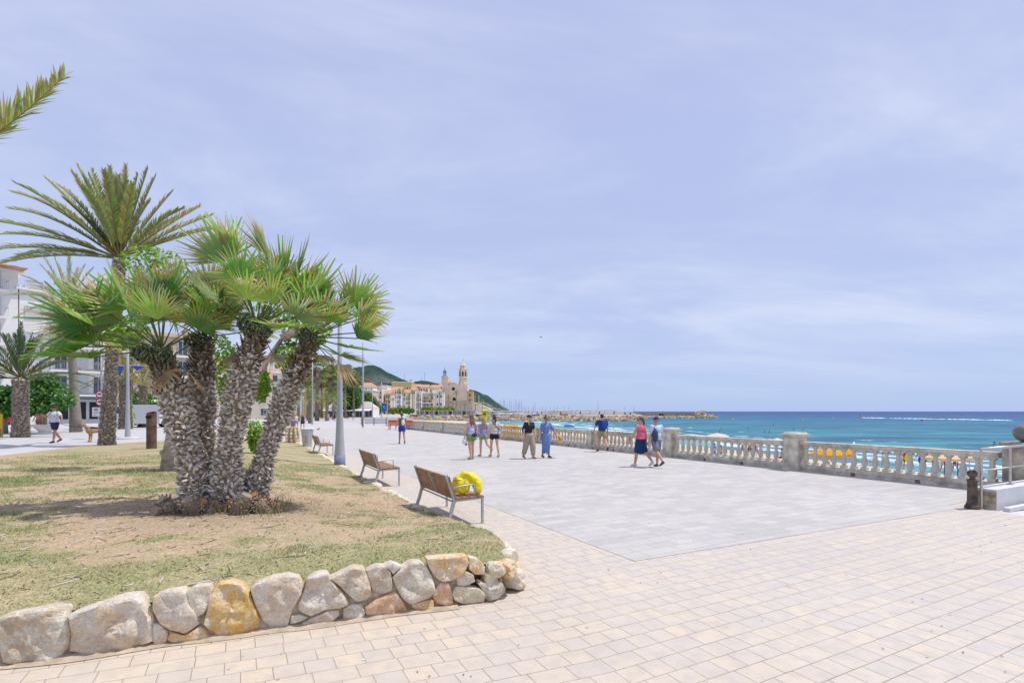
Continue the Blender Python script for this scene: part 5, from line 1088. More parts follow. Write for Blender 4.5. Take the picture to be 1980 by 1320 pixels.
r = person('man in pale blue shirt and navy cap walking away beside the woman in pink', G(1269, 903), AW-.05, 1.66, legs=((-22, 24), (10, 8)), arms=((-4, 12, 24), (10, 10, 8)), sk='mid', top=dict(c=(.50, .60, .74), sl=.6, g=.026), bottom=dict(t='shorts', l=.78, c=(.20, .20, .26), g=.03), hair=dict(t='short', c=(.25, .22, .20)), cap=(.02, .04, .20), shoes=(.10, .10, .11), build=1.05)
bag('sling_bag', 'dark navy sling bag on the left side of the man in pale blue', 'bag', r, (-.17, -.14, 1.12), (.11, .09, .22), (.05, .065, .11), [[(-.16, -.12, 1.34), (-.14, -.02, 1.48), (-.12, .10, 1.40)]])
# dog walker and dog on the boulevard
q = G(106, 856, .40); r = person('man in pale T-shirt, navy shorts and dark cap walking a dog on the boulevard', q, pi-.15, 1.72, legs=((14, 6), (-14, 24)), arms=((6, 46, 16), (40, 14, 80, 20)), sk='tan', top=dict(c=(.58, .60, .62), sl=.5, g=.022), bottom=dict(t='shorts', l=.66, c=(.025, .03, .07), g=.02), hair=dict(t='short', c=(.15, .12, .10)), cap=(.05, .04, .08), shoes=(.05, .05, .08), turn=25, glasses=True, build=1.08)
bag('shoulder_bag', 'large pale bag slung behind the shoulder of the dog walker', 'bag', r, (.26, -.10, 1.22), (.16, .12, .20), (.60, .60, .66), [[(.2, -.06, 1.38), (.13, .05, 1.48), (.12, .14, 1.3)], [(-.12, -.08, 1.3), (-.12, .02, 1.47), (-.12, .14, 1.25)]], (.05, .05, .08))
hand_w = r.w(r.wr[0]+r.hd[0]*.12)
M_dog = mat('dog_tan_fur', (.42, .25, .12), .9, .2, 14, .008, 60); M_dogb = mat('dog_black_fur', (.03, .025, .02), .9, .2, 14, .008, 60)
qd = G(186, 854, .40); dg = empty('dog', 'black and tan shepherd dog on a leash behind the leaning date palm trunk', 'dog', qd, radians(-118))
m = MB()   # local +X forward
m.cap((-.34, 0, .56), .115, (-.05, 0, .55), .12, 12); m.cap((-.05, 0, .55), .12, (.26, 0, .54), .155, 12); m.cap((.22, 0, .50), .13, (.30, 0, .60), .11, 12); m.cap((.30, 0, .62), .095, (.46, 0, .78), .075, 12)
m.ell((.50, 0, .82), (.095, .075, .075), 12); m.cap((.56, 0, .80), .045, (.68, 0, .775), .030, 10)
for s in (-1, 1):
    m.cap((.24, s*.09, .50), .065, (.22, s*.095, .30), .040, 10); m.cap((.22, s*.095, .30), .040, (.24, s*.095, .06), .026, 10); m.cap((.24, s*.095, .04), .03, (.29, s*.095, .035), .028, 8)
    m.cap((-.34, s*.08, .52), .095, (-.27, s*.09, .36), .055, 10); m.cap((-.27, s*.09, .36), .05, (-.44, s*.09, .21), .030, 10); m.cap((-.44, s*.09, .21), .030, (-.39, s*.09, .05), .025, 10); m.cap((-.39, s*.09, .04), .03, (-.33, s*.09, .035), .028, 8)
    m.cap((.47, s*.05, .87), .03, (.45, s*.06, .97), .006, 8)
m.cap((-.42, 0, .56), .045, (-.58, 0, .38), .045, 8); m.cap((-.58, 0, .38), .045, (-.62, 0, .22), .02, 8)
remesh(m, 'body', M_dog, .016, dg, 3)
m = MB(); m.cap((-.34, 0, .60), .10, (-.05, 0, .595), .105, 12); m.cap((-.05, 0, .595), .105, (.20, 0, .615), .12, 12); m.cap((.60, 0, .80), .040, (.69, 0, .782), .028, 10); remesh(m, 'saddle_fur', M_dogb, .016, dg, 2)
m = MB(); m.lathe([(.092, -.02), (.095, .02)], 16, (.36, 0, .68), Matrix.Rotation(.7, 3, 'Y'), False, False); m.build('collar', M_blue, dg)
M_l = cloth('leash_black', (.02, .02, .02)); cw = Matrix.Translation(qd) @ Matrix.Rotation(radians(-118), 4, 'Z') @ Vector((.36, 0, .72))
md = (hand_w+cw)/2-Vector((0, 0, .06)); m = MB(); m.tube([hand_w, md, cw], .012, 6); tag(m.build('leash', M_l, None, smooth=True), 'thin black leash between the dog walker and the shepherd dog', 'leash')
# people farther off
def far_person(px, py, z, lb, cols, fem=False, rz=AW, h=1.68, grp=None, sit=False, legs=None, sk='mid', vx=.03, hair=(.12, .08, .06), cap=None, Y=None, top=True, arms=None, bl=.5):
    q = G(px, py, z) if Y is None else Vector(((px-990)/F*Y, Y, z))
    return person(lb, q, rz, h, legs=legs or ((12, 6), (-12, 16)), arms=arms or ((-8, 12, 20), (10, 12, 20)), sk=sk, fem=fem, top=dict(c=cols[0], sl=.3 if not fem else 0, g=.02) if top else None, bottom=dict(t='shorts', l=bl, c=cols[1], g=.025), hair=dict(t='long' if fem else 'short', c=hair, l=.25), shoes=cols[2] if len(cols) > 2 else None, vx=vx, group=grp, cap=cap)
far_person(573, 830, 0, 'woman in white sleeveless top and denim shorts standing behind the litter bin', [(.70, .68, .68), (.20, .28, .45), (.6, .6, .62)], True, TO, 1.62, vx=.02, arms=((20, 30, 20), (10, 40, 10)))
far_person(585, 832, 0, 'woman in navy top and dark shorts standing by the woman in white', [(.03, .045, .12), (.03, .035, .07), (.6, .6, .62)], True, TO+.2, 1.66, vx=.02)
far_person(635, 814, 0, 'woman in a violet dress walking in front of the beach restaurant', [(.40, .35, .65), (.38, .33, .62)], True, AW, 1.68, bl=.7)
far_person(647, 815, 0, 'woman in black top with bare legs walking in front of the beach restaurant', [(.03, .03, .035), (.03, .03, .03)], True, AW, 1.68)
far_person(683, 813, 0, 'man in grey T-shirt standing beside the tall slim mast', [(.35, .36, .40), (.25, .25, .28), (.5, .5, .5)], False, TO, 1.72)
far_person(671, 811, 0, 'crouching person with dark red top near the restaurant awning', [(.20, .04, .05), (.04, .05, .12), (.1, .1, .1)], False, AW-1.2, 1.6, legs=((85, 110), (80, 105)))
far_person(613, 810, 0, 'person in a yellow top crouching on the far lawn edge', [(.70, .42, .03), (.10, .06, .05)], False, AW+1.3, 1.6, legs=((85, 110), (80, 105)))
far_person(593, 809, 0, 'person in dark clothes crouching by the far hedge', [(.05, .05, .06), (.08, .06, .07)], False, AW+1.0, 1.6, legs=((85, 110), (80, 105)))
far_person(17, 833, .40, 'seated person in a red top by the left mulberry tree', [(.55, .03, .03), (.03, .03, .04), (.05, .05, .05)], False, -pi/2, 1.7, legs=((80, 85), (80, 85)))
far_person(75, 838, .40, 'bare shouldered person standing behind the dog walker', [(.42, .22, .14), (.25, .12, .08)], True, pi, 1.62, Y=33)
# ---------------------------------------------------------------- BUILDINGS
M_glass = mat('window_glass', (.05, .075, .10), .12, .3, .8, spec=.6); M_shut = mat('pale_shutter', (.55, .58, .64), .7, .05, 3); M_frame = mat('window_frame_white', (.66, .66, .66), .6)
M_rail = mat('iron_railing', (.16, .16, .17), .6); M_railw = mat('pale_railing', (.48, .47, .47), .6); M_roof = mat('clay_roof_tiles', (.48, .24, .15), .9, .25, 1.5, .05, 6, col2=(.55, .32, .21)); M_dark = mat('dark_interior', (.03, .03, .035), .7)
def plaster(n, c): return mat('plaster_'+n, c, .9, .06, .6, .01, 3)
PL = {'white': plaster('white', (.80, .78, .75)), 'cream': plaster('cream', (.74, .66, .54)), 'pink': plaster('pink', (.72, .60, .53)), 'yellow': plaster('yellow', (.62, .47, .22)), 'ochre': plaster('ochre', (.55, .40, .26)), 'grey': plaster('grey', (.46, .45, .45)), 'sand': plaster('sand', (.58, .46, .34))}
_wm = {}
def win_mesh(w, h, kind):
    k = (round(w, 2), round(h, 2), kind)
    if k in _wm: return _wm[k]
    m = MB(); m.box((0, -.03, 0), (w, .08, h)); a = m.build('window', {'g': M_glass, 's': M_shut, 'd': M_dark}[kind]); f = MB(); t = .07
    for sx in (-1, 1): f.box((sx*(w/2+t/2), -.05, 0), (t, .14, h+2*t))
    f.box((0, -.05, h/2+t/2), (w, .14, t)); f.box((0, -.05, -h/2-t/2), (w+.1, .2, t))
    if kind == 'g': f.box((0, -.08, 0), (.05, .04, h))
    if kind == 's':
        for q in range(int(h/.18)): f.box((0, -.075, -h/2+.1+q*.18), (w, .012, .02))
    b = f.build('frame', M_frame, a); _wm[k] = (a.data, b.data); bpy.data.objects.remove(b); bpy.data.objects.remove(a); return _wm[k]
def window(parent, x, z, w, h, kind='g', y=0, frame=True):
    a, b = win_mesh(w, h, kind); o = bpy.data.objects.new('window', a); SC.collection.objects.link(o); o.parent = parent; o.location = (x, y, z)
    if frame: f = bpy.data.objects.new('frame', b); SC.collection.objects.link(f); f.parent = o
def balcony(parent, x, z, w, d, rail=M_railw, step=.16, y=0):
    m = MB(); m.box((x, y-d/2, z-.10), (w, d, .20)); s = m.build('balcony', PL['white'], parent); m = MB()
    m.bar((x-w/2, y-d+.04, z+1.0), (x+w/2, y-d+.04, z+1.0), .05, .05); m.bar((x-w/2, y-d+.04, z+.10), (x+w/2, y-d+.04, z+.10), .03, .03)
    for sx in (-1, 1): m.bar((x+sx*w/2, y, z+1.0), (x+sx*w/2, y-d, z+1.0), .05, .05)
    n = int(w/step)
    for k in range(n+1): m.box((x-w/2+w*k/n, y-d+.04, z+.55), (.022, .022, .9))
    m.build('railing', rail, s)
def block(name, label, loc, rz, w, d, h, wallm, roof='flat', group=None, rm=None, over=.35):
    e = empty(name, label, 'building', loc, rz, group); m = MB(); m.box((w/2, d/2, h/2-.2), (w, d, h+.4)); m.build('wall', wallm, e); m = MB()
    if roof == 'flat': m.box((w/2, d/2, h+.15), (w+over*2, d+over*2, .28)); m.box((w/2, d/2, h+.42), (w*.97, d*.97, .3))
    elif roof == 'gable':
        a = [(-over, -over, h), (w+over, -over, h), (w+over, d+over, h), (-over, d+over, h), (-over, d/2, h+d*.2), (w+over, d/2, h+d*.2)]; v = [m.p(q) for q in a]; v2 = [m.p((q[0], q[1], q[2]-.15)) for q in a[:4]]
        m.face(v[0], v[1], v[5], v[4]); m.face(v[2], v[3], v[4], v[5]); m.face(v[0], v[4], v[3]); m.face(v[1], v[2], v[5]); m.face(v2[3], v2[2], v2[1], v2[0])
        for q in range(4): m.face(v2[q], v2[(q+1) % 4], v[(q+1) % 4], v[q])
    elif roof == 'hip':
        a = [(-over, -over, h), (w+over, -over, h), (w+over, d+over, h), (-over, d+over, h), (w*.3, d/2, h+d*.22), (w*.7, d/2, h+d*.22)]; v = [m.p(q) for q in a]; m.face(v[0], v[1], v[5], v[4]); m.face(v[2], v[3], v[4], v[5]); m.face(v[3], v[0], v[4]); m.face(v[1], v[2], v[5]); m.face(v[3], v[2], v[1], v[0])
    m.build('roof', rm or (M_roof if roof != 'flat' else PL['white']), e); return e
# left apartments: facade runs away to the right
FA = math.atan2(.815, .58); FD = Vector((.58, .815, 0)); F0 = Vector((-56.6, 57, .40))
A = block('apartment_building', 'white six storey apartment building with railed balconies at the left edge', F0+FD*-13, FA, 14.6, 12, 17.0, PL['white'], over=.5)
m = MB(); m.box((7.3, -.9, 17.28), (15.4, 2.6, .10)); m.build('terracotta_edge', M_roof, A)
for fl in range(5):
    z = 1.0+2.95*(fl+.6); 
    for x in (2.5, 7.5, 11.6): balcony(A, x, z+.2, 4.0, 1.3); window(A, x-.9, z+1.4, 1.7, 2.1, 'g'); window(A, x+1.1, z+1.4, .9, 2.1, 's')
for x in (3, 7, 11): window(A, x, 1.7, 2.6, 2.2, 'd')
B = block('apartment_building', 'pale apartment block with blue grey shutters right of the railed balconies', F0+FD*1.7-Vector((.0, 0, 0)), FA, 2.6, 11, 15.2, PL['white'])
for fl in range(5): window(B, 1.25, 3.2+2.95*fl-.6+1.4, 1.45, 1.15, 's')
Cb = block('apartment_building', 'cream apartment block with stacked protruding balconies behind the slim tall palm', F0+FD*4.4, FA, 5.6, 11, 14.2, PL['white'], over=.5)
for fl in range(4):
    z = 3.45+2.85*fl; balcony(Cb, 2.6, z, 5.8, 1.25, M_railw if fl else M_rail); window(Cb, .9, z+1.2, 1.1, 2.0, 'g'); window(Cb, 3.0, z+1.2, 1.0, 2.0, 's'); window(Cb, 4.5, z+1.2, .9, 2.0, 'g')
    m = MB(); m.box((1.6+fl*.7, -1.05, z+.22), (.5, .25, .3)); m.build('flower_box', mat('terracotta', (.45, .22, .14), .8), Cb)
for x in (.9, 2.6, 4.3): window(Cb, x, 1.55, 1.4, 2.1, 'd')
m = MB(); m.box((2.8, -.8, 2.75), (5.6, 1.5, .12)); m.build('shop_canopy', mat('shop_fascia', (.33, .38, .44), .5), Cb)
D = block('apartment_building', 'beige four storey house with striped awning behind the leaning date palm', F0+FD*10.2+Vector((.3, .3, 0)), FA, 9.5, 11, 11.6, PL['sand'], roof='flat', rm=PL['sand'])
for fl in range(3):
    z = 3.5+2.8*fl
    for x in (1.4, 4.6, 7.8): window(D, x, z+1.1, 1.1, 1.9, 'g'); balcony(D, x, z, 2.0, .7, M_rail)
window(D, 1.2, 1.5, 1.3, 2.4, 'd'); window(D, 4.3, 1.5, 2.0, 2.2, 'd'); window(D, 7.6, 1.5, 2.0, 2.2, 'd')
m = MB(); ids_ = [m.p(q) for q in ((3.2, 0, 3.3), (9.2, 0, 3.3), (9.2, -1.9, 2.5), (3.2, -1.9, 2.5), (3.2, -1.9, 2.25), (9.2, -1.9, 2.25), (3.2, 0, 3.22), (9.2, 0, 3.22))]; m.face(ids_[0], ids_[3], ids_[2], ids_[1]); m.face(ids_[3], ids_[4], ids_[5], ids_[2]); m.face(ids_[6], ids_[7], ids_[5], ids_[4]); m.build('awning', mat('cream_awning', (.62, .57, .50), .8), D)
# boulevard houses glimpsed between the trunks
for i, (px, Y, w, h, c, rf, lb) in enumerate([(285, 86, 14, 10, 'pink', 'gable', 'pink house with clay roof glimpsed left of the fan palm trunks'), (345, 100, 13, 12, 'white', 'flat', 'white flat roofed house glimpsed between the first two fan palm trunks'), (408, 118, 16, 9.5, 'cream', 'gable', 'cream gabled house glimpsed between the middle fan palm trunks'), (470, 135, 18, 12, 'white', 'flat', 'white block glimpsed between the two right-hand fan palm trunks'), (530, 165, 20, 14, 'yellow', 'gable', 'pale yellow villa behind the far fan palm row')]):
    X = (px-990)/F*Y; e = block('house', lb, (X-4, Y, 0), radians(24), w, 9, h, PL[c], rf)
    for fl in range(int(h/3)):
        for k in range(int(w/3.2)): window(e, 1.6+k*3.2, 1.7+3*fl, 1.1, 1.6, random.choice('gsg'))
# white van with a green mark
q = G(263, 826, .40); van = empty('parked_van', 'white van with a bright green mark parked behind the boulevard palms', 'van', (q.x, q.y+.3, .40), radians(184))
M_van = mat('van_white', (.70, .71, .71), .3, spec=.5); m = MB(); prof = [(-2.4, .35), (-2.4, 1.9), (-2.2, 2.05), (1.0, 2.05), (1.35, 1.95), (1.95, 1.25), (2.45, 1.10), (2.5, .6), (2.45, .35)]
a = [m.p((x, -.95, z)) for x, z in prof]; b = [m.p((x, .95, z)) for x, z in prof]; m.face(*a); m.face(*b[::-1])
for k in range(len(prof)): m.face(a[k-1], a[k], b[k], b[k-1])
m.build('body', M_van, van); m = MB(); m.poly([(1.05, .96, 1.25), (1.05, .96, 1.85), (1.35, .96, 1.85), (1.80, .96, 1.25)]); m.build('side_window', M_glass, van)
for x in (-1.6, 1.6):
    for y in (-.86, .86): m = MB(); m.lathe([(.2, -.1), (.33, -.1), (.33, .1), (.2, .1)], 18, (x, y, .33), Q); m.build('wheel', mat('tyre', (.03, .03, .03), .8), van)
m = MB(); M_lime = mat('lime_print', (.36, .68, .03), .5)
m.bar((.25, .965, .55), (.25, .965, 1.7), .02, .14, (1, 0, 0)); m.bar((.25, .965, 1.65), (-.2, .965, 1.85), .02, .13, (0, 0, 1)); m.bar((.30, .965, 1.15), (-.27, .965, 1.25), .02, .13, (0, 0, 1)); m.bar((-.25, .965, 1.2), (-.25, .965, .8), .02, .12, (1, 0, 0)); m.build('green_mark', M_lime, van)
# yellow advertising stand at the left edge
q = G(-4, 845, .4); e = empty('display_stand', 'yellow display stand with blue lower panel at the left edge', 'display stand', q); m = MB(); m.box((0, 0, .65), (.5, .08, 1.3)); m.build('panel', mat('stand_yellow', (.72, .48, .02), .5), e); m = MB(); m.box((.02, -.05, .28), (.34, .02, .4)); m.build('blue_panel', M_bunt, e)

# ---------------------------------------------------------------- FAR PALMS AND TREES (first stretch)
def far_palm(loc, h, L, rt, seed, label, group, nf=26, n=12, fan=False, cols=None, skirt=True, lean=0):
    random.seed(seed); e = empty('palm_tree', label, 'palm', loc, 0, group); m = MB(); m.tube([(0, 0, -.1), (lean*.3, 0, h*.5), (lean, 0, h)], [rt*1.25, rt, rt*.85], 8); m.build('trunk', M_far_bark, e, smooth=True); m = MB(); top = Vector((lean, 0, h))
    cols = cols or [(.20, .28, .07), (.26, .34, .08), (.32, .36, .13), (.15, .22, .06)]
    for k in range(nf):
        az = k*2.4+rnd(-.2, .2); el = radians(rnd(-35, 80) if fan else -25+105*k/nf); d = Vector((cos(az)*cos(el), sin(az)*cos(el), sin(el)))
        if fan:
            h_ = top+d*L*rnd(.4, .7); R_ = L*rnd(.40, .55); s_ = d.cross(Vector((0, 0, 1))).normalized(); u = s_.cross(d); c0 = random.choice(cols); m.tube([top, h_], .02, 3, False, [(.25, .25, .08)]*2)
            for j in range(11):
                a = radians(-85+170*j/10); ee = (d*cos(a)+s_*sin(a)+u*rnd(-.2, .25)).normalized(); t_ = ee.cross(u).normalized()*R_*.13; c = tuple(x*rnd(.7, 1.3) for x in c0); m.face(m.p(h_, c), m.p(h_+ee*R_*.6-t_, c), m.p(h_+ee*R_+Vector((0, 0, -R_*.25)), lerp(c, (.4, .35, .18), .3)), m.p(h_+ee*R_*.6+t_, c))
        else: frond(m, top, d, L*rnd(.85, 1.05), rnd(.35, .65), L*.17, n, random.choice(cols), L*.016)
    if fan and skirt:
        for k in range(60): a = rnd(0, 6.28); z = -rnd(.1, 1.0)*L*.7; p = top+Vector((cos(a)*rt*1.3, sin(a)*rt*1.3, z)); c = random.choice([(.36, .28, .16), (.28, .21, .12), (.42, .35, .22)]); o = Vector((cos(a), sin(a), 0)); m.face(m.p(p+Vector((0, 0, .2)), c), m.p(p+o*.35*L*.4+Vector((-sin(a)*.15, cos(a)*.15, -.3)), c), m.p(p+o*.2+Vector((0, 0, -.8)), c))
    m.build('crown', M_leaf, e); return e
M_far_bark = mat('far_palm_bark', (.24, .195, .16), .95, .2, 4, .02, 10)
gfp = 'tall fan palms behind the far lawn edge'
ORD = ['first', 'second', 'third', 'fourth', 'fifth', 'sixth', 'seventh', 'eighth', 'ninth', 'tenth', 'eleventh', 'twelfth', 'thirteenth', 'fourteenth', 'fifteenth', 'sixteenth']
FP = [(566, 765, 60, 1.1, .2), (577, 742, 95, 1.9, .26), (586, 732, 110, 2.0, .2), (595, 716, 105, 2.3, .22), (603, 745, 140, 2.2, .25), (613, 711, 100, 2.7, .36), (622, 738, 150, 2.5, .28), (632, 722, 120, 2.5, .26), (640, 748, 170, 2.6, .3), (646, 731, 135, 2.6, .26), (657, 728, 150, 2.7, .26), (668, 722, 140, 2.8, .25), (676, 738, 175, 2.8, .26), (684, 734, 160, 2.8, .26), (692, 748, 190, 2.8, .28)]
for i, (px, py, Y, L_, rt) in enumerate(FP):
    X = (px-990)/F*Y; h = H-(py-795)*Y/F; far_palm((X, Y, 0), h, L_, rt, 60+i, '%s from the left of the tall fan palms behind the far lawn edge' % ORD[i], gfp, nf=36, fan=True, lean=(.9 if i == 7 else 0))
for i, (px, py, Y, L_) in enumerate([(556, 772, 70, 1.8), (600, 768, 80, 2.4), (632, 772, 100, 2.6), (645, 765, 120, 3.0), (655, 780, 115, 2.4), (660, 770, 130, 3.0)]):
    X = (px-990)/F*Y; h = H-(py-795)*Y/F; far_palm((X, Y, 0), h, L_, .3, 90+i, '%s from the left of the low arching palms under the tall fan palms' % ORD[i], 'low palms under the tall fan palms', nf=30, n=14)
for i, (px, py, Y, w_, hh, lb) in enumerate([(676, 806, 165, 8, 11.0, 'broad bright green plane tree behind the restaurant awning'), (696, 805, 185, 7.5, 10.5, 'dense plane tree beside the tall slim mast'), (714, 804, 205, 7, 9.5, 'dark plane tree in front of the terraced white house'), (655, 806, 180, 6, 6.5, 'small plane tree behind the low palms'), (628, 806, 200, 9, 8.5, 'leafy tree behind the trunks of the tall fan palms'), (600, 806, 190, 9, 9.5, 'leafy tree behind the leftmost mushroom lamp'), (640, 806, 230, 9, 12, 'tall dark tree rising behind the fan palm row')]):
    X = (px-990)/F*Y; lob = [((0, 0, hh*.6), (w_*.42, w_*.42, hh*.30)), ((w_*.28, -1, hh*.5), (w_*.3, w_*.3, hh*.24)), ((-w_*.28, -1, hh*.52), (w_*.3, w_*.3, hh*.26)), ((0, -1.5, hh*.78), (w_*.28, w_*.28, hh*.2)), ((.1*w_, -2, hh*.35), (w_*.3, w_*.25, hh*.18)), ((-w_*.1, -1.5, hh*.40), (w_*.32, w_*.25, hh*.2))]
    tree((X, Y, 0), hh, lob, 2600, .75, lb, [(.07, .17, .025), (.10, .24, .035), (.045, .11, .02), (.13, .27, .04)], tr=.35, seed=110+i)
# clipped hedges and far verge
for i, (px, py, w_) in enumerate([(562, 808, 2.2), (596, 806, 2.2), (606, 804, 2.0)]):
    q = G(px, py); e = empty('hedge', ['rounded bright green hedge behind the woman in white', 'low hedge behind the crouching person in dark clothes', 'short hedge below the tallest fan palm'][i], 'hedge', (q.x, q.y+3, 0)); m = MB(); random.seed(i)
    leafclump(m, [((0, 0, .8), (w_*.9, 1.2, .95)), ((w_*.5, 0, .7), (w_*.6, 1, .8))], 1500, .28, [(.10, .24, .03), (.14, .30, .04), (.07, .17, .03)]); m.build('foliage', M_brd, e); m = MB(); m.tube([(0, 0, -.1), (0, 0, .8)], [.12, .06], 6); m.tube([(.4, 0, -.1), (.6, 0, .7)], [.08, .04], 6); m.build('stems', M_tbark, e)
a = [G(548, 812), G(700, 805.5), G(660, 800.8), G(540, 800.8)]; m = MB(); m.poly([(q.x, q.y, .008) for q in a]); tag(m.build('far_verge', mat('far_verge_grass', (.36, .34, .14), .95, .3, .6)), 'strip of dry grass under the tall fan palms', None, kind='structure')
# lamps with flat mushroom heads and slim masts farther along
for i, (px, py, Y, r_) in enumerate([(586, 757, 78, .12), (616, 765, 100, .11), (633, 769, 118, .11)]):
    X = (px-990)/F*Y; lamp((X, Y, 0), H-(py-795)*Y/F, r_, .07, '%s white lamp post with flat mushroom head along the far lawn' % ('nearest', 'middle', 'farthest')[i], 'mushroom lamps along the far lawn', band=0)
for i, (px, py, Y, lb) in enumerate([(604, 690, 72, 'slim leaning grey mast among the far fan palms'), (720, 748, 110, 'grey mast right of the plane trees'), (738, 738, 130, 'thin mast beside the blue banner')]):
    X = (px-990)/F*Y; lamp((X, Y, 0), H-(py-795)*Y/F, .14, .08, lb, None, band=0, head=False)

# ---------------------------------------------------------------- MIDDLE DISTANCE ON THE PROMENADE
q = G(665, 806.5); e = empty('beach_restaurant', 'low white restaurant pavilion with long pale awning below the plane trees', 'building', (q.x-7, q.y+4, 0), radians(-8))
m = MB(); m.box((8, 3, 1.3), (15, 5, 2.9)); m.build('wall', PL['white'], e); m = MB(); v = [m.p(q_) for q_ in ((0, 0, 2.7), (16, 0, 2.7), (16, -3.2, 2.15), (0, -3.2, 2.15), (0, -3.2, 1.9), (16, -3.2, 1.9))]; m.face(v[0], v[3], v[2], v[1]); m.face(v[3], v[4], v[5], v[2]); m.build('awning', M_white, e)
m = MB(); a = [(-1, 0, 2.85), (15.5, 0, 2.85), (13.5, 3, 5.0), (2, 3, 5.0), (-1, 6, 2.85), (15.5, 6, 2.85)]; v = [m.p(q_) for q_ in a]; m.face(v[0], v[1], v[2], v[3]); m.face(v[4], v[3], v[2], v[5]); m.face(v[0], v[3], v[4]); m.face(v[1], v[5], v[2]); m.face(v[0], v[4], v[5], v[1]); m.build('roof', mat('pale_pink_roof', (.60, .50, .48), .9), e)
for k in range(5): m = MB(); m.box((1.8+k*3.1, .44, 1.15), (2.3, .12, 1.9)); m.build('window', M_glass, e)
for k in range(6): m = MB(); m.tube([(.2+k*3.1, -3.1, 0), (.2+k*3.1, -3.1, 2.1)], .05, 6); m.build('awning_post', M_galv, e)
m = MB(); m.box((7, .9, 3.5), (4.4, .1, .8), Matrix.Rotation(-.6, 3, 'X')); m.build('blue_sign', mat('blue_sign_panel', (.16, .22, .45), .6), e)
# blue banner
Y = 92; c = W(743, 787, Y); e = empty('banner', 'tall blue banner with small pale and orange marks on two poles', 'banner', (c.x, Y, 0)); m = MB(); m.box((0, 0, c.z), (.92, .05, 1.42)); m.build('cloth', mat('banner_blue', (.01, .14, .42), .6), e)
m = MB(); m.box((0, -.035, c.z+.78), (.92, .03, .16)); m.build('orange_header', M_yel, e); m = MB(); m.box((-.05, -.04, c.z+.1), (.26, .02, .22)); m.box((.14, -.04, c.z-.22), (.2, .02, .1)); m.build('pale_emblem', mat('pale_blue', (.40, .52, .62), .6), e); m = MB(); m.box((-.05, -.055, c.z+.1), (.12, .02, .1)); m.build('orange_mark', M_yel, e)
for s_ in (-.5, .5): m = MB(); m.tube([(s_, 0, 0), (s_, 0, c.z+.9)], .035, 6); m.build('pole', M_galv, e)
# rainbow bench beside the man in the tank top
q = G(771, 830.5); e = empty('rainbow_bench', 'bench painted in rainbow stripes standing in front of the far balustrade', 'bench', (q.x, q.y, 0), radians(-8))
for k, (nm, c) in enumerate([('yellow', (.80, .58, .01)), ('orange', (.78, .25, .01)), ('red', (.65, .03, .02))]): m = MB(); m.box((0, .32+.04*k, .56+.15*k), (2.5, .04, .14)); m.build('back_slat', mat('slat_'+nm, c, .5), e)
m = MB(); m.box((0, .05, .44), (2.6, .42, .06)); m.build('seat', mat('slat_purple', (.30, .02, .36), .5), e)
for s_ in (-1, 1): m = MB(); m.bar((s_, -.1, 0), (s_, -.1, .42), .06, .06); m.bar((s_, .25, 0), (s_, .42, .95), .06, .06); m.build('leg', M_rail, e)
# ramp walls, low counters and posts by the tall mast
q = G(744, 812); e = empty('ramp_parapet', 'long low white parapet wall behind the rainbow bench', 'wall', ((744-990)/F*80, 80, 0), radians(5))
m = MB(); m.box((.3, 0, .35), (7.6, .4, .7)); m.build('wall', PL['white'], e); m = MB(); m.box((.3, 0, .74), (7.9, .6, .09)); m.build('coping', PL['white'], e)
q = G(732, 822); e = empty('ramp_railing', 'pale tubular ramp railing with dark uprights left of the rainbow bench', 'railing', (q.x, q.y, 0), radians(3))
for x in (-2.2, -.6, 1.0, 2.6): m = MB(); m.box((x, 0, .5), (.10, .10, 1.0)); m.build('post', M_rail, e)
for z in (1.0, .68, .36): m = MB(); m.box((.2, 0, z), (5.2, .06, .07)); m.build('rail', M_railw, e)
for i, (px, c, lb) in enumerate([(701.5, 'd', 'short dark bollard at the foot of the tall slim mast'), (703.5, 'o', 'short post with orange top beside the tall slim mast')]):
    q = G(px, 826); e = empty('marker_post', lb, 'post', (q.x, q.y, 0)); m = MB(); m.tube([(0, 0, 0), (0, 0, .85)], .07, 8); m.build('post', M_rail if c == 'd' else M_white, e); m = MB(); m.tube([(0, 0, .86), (0, 0, 1.25 if c == 'o' else .92)], .06, 8); m.build('top', M_yel if c == 'o' else M_rail, e)
# ---------------------------------------------------------------- OLD TOWN, CHURCH, HILLS, HARBOUR
def hill(name, prof, Y, depth, label, seed, base=0):
    """prof: (px, py) skyline at distance Y"""
    m = MB(); cols_ = []; N_ = 140; x0, x1 = prof[0][0], prof[-1][0]
    def top(px):
        for (a, b), (c, d) in zip(prof, prof[1:]):
            if px <= c: t = (px-a)/(c-a); t = t*t*(3-2*t)*.35+t*.65; return b+(d-b)*t
        return prof[-1][1]
    J = 26
    for i in range(N_+1):
        px = x0+(x1-x0)*i/N_; X = (px-990)/F*Y; zt = max(base, H-(top(px)-795)*Y/F); col = []
        for j in range(J+1):
            t = j/J; y = Y-depth*(1-t) if t <= 1 else Y; n = noise.fractal(Vector((X*.004+seed, y*.004, 0)), .8, 2.1, 6); z = base+(zt-base)*(t**.85)*(1+(.22*n if t < 1 else .03*n)); col.append(m.p((X*(y/Y), y, z)))
        col.append(m.p((X, Y+depth*.5, base))); cols_.append(col)
    for a, b in zip(cols_, cols_[1:]):
        for j in range(J+1): m.face(a[j], b[j], b[j+1], a[j+1])
    o = m.build(name, M_hill, smooth=True); return tag(o, label, None, kind='structure')
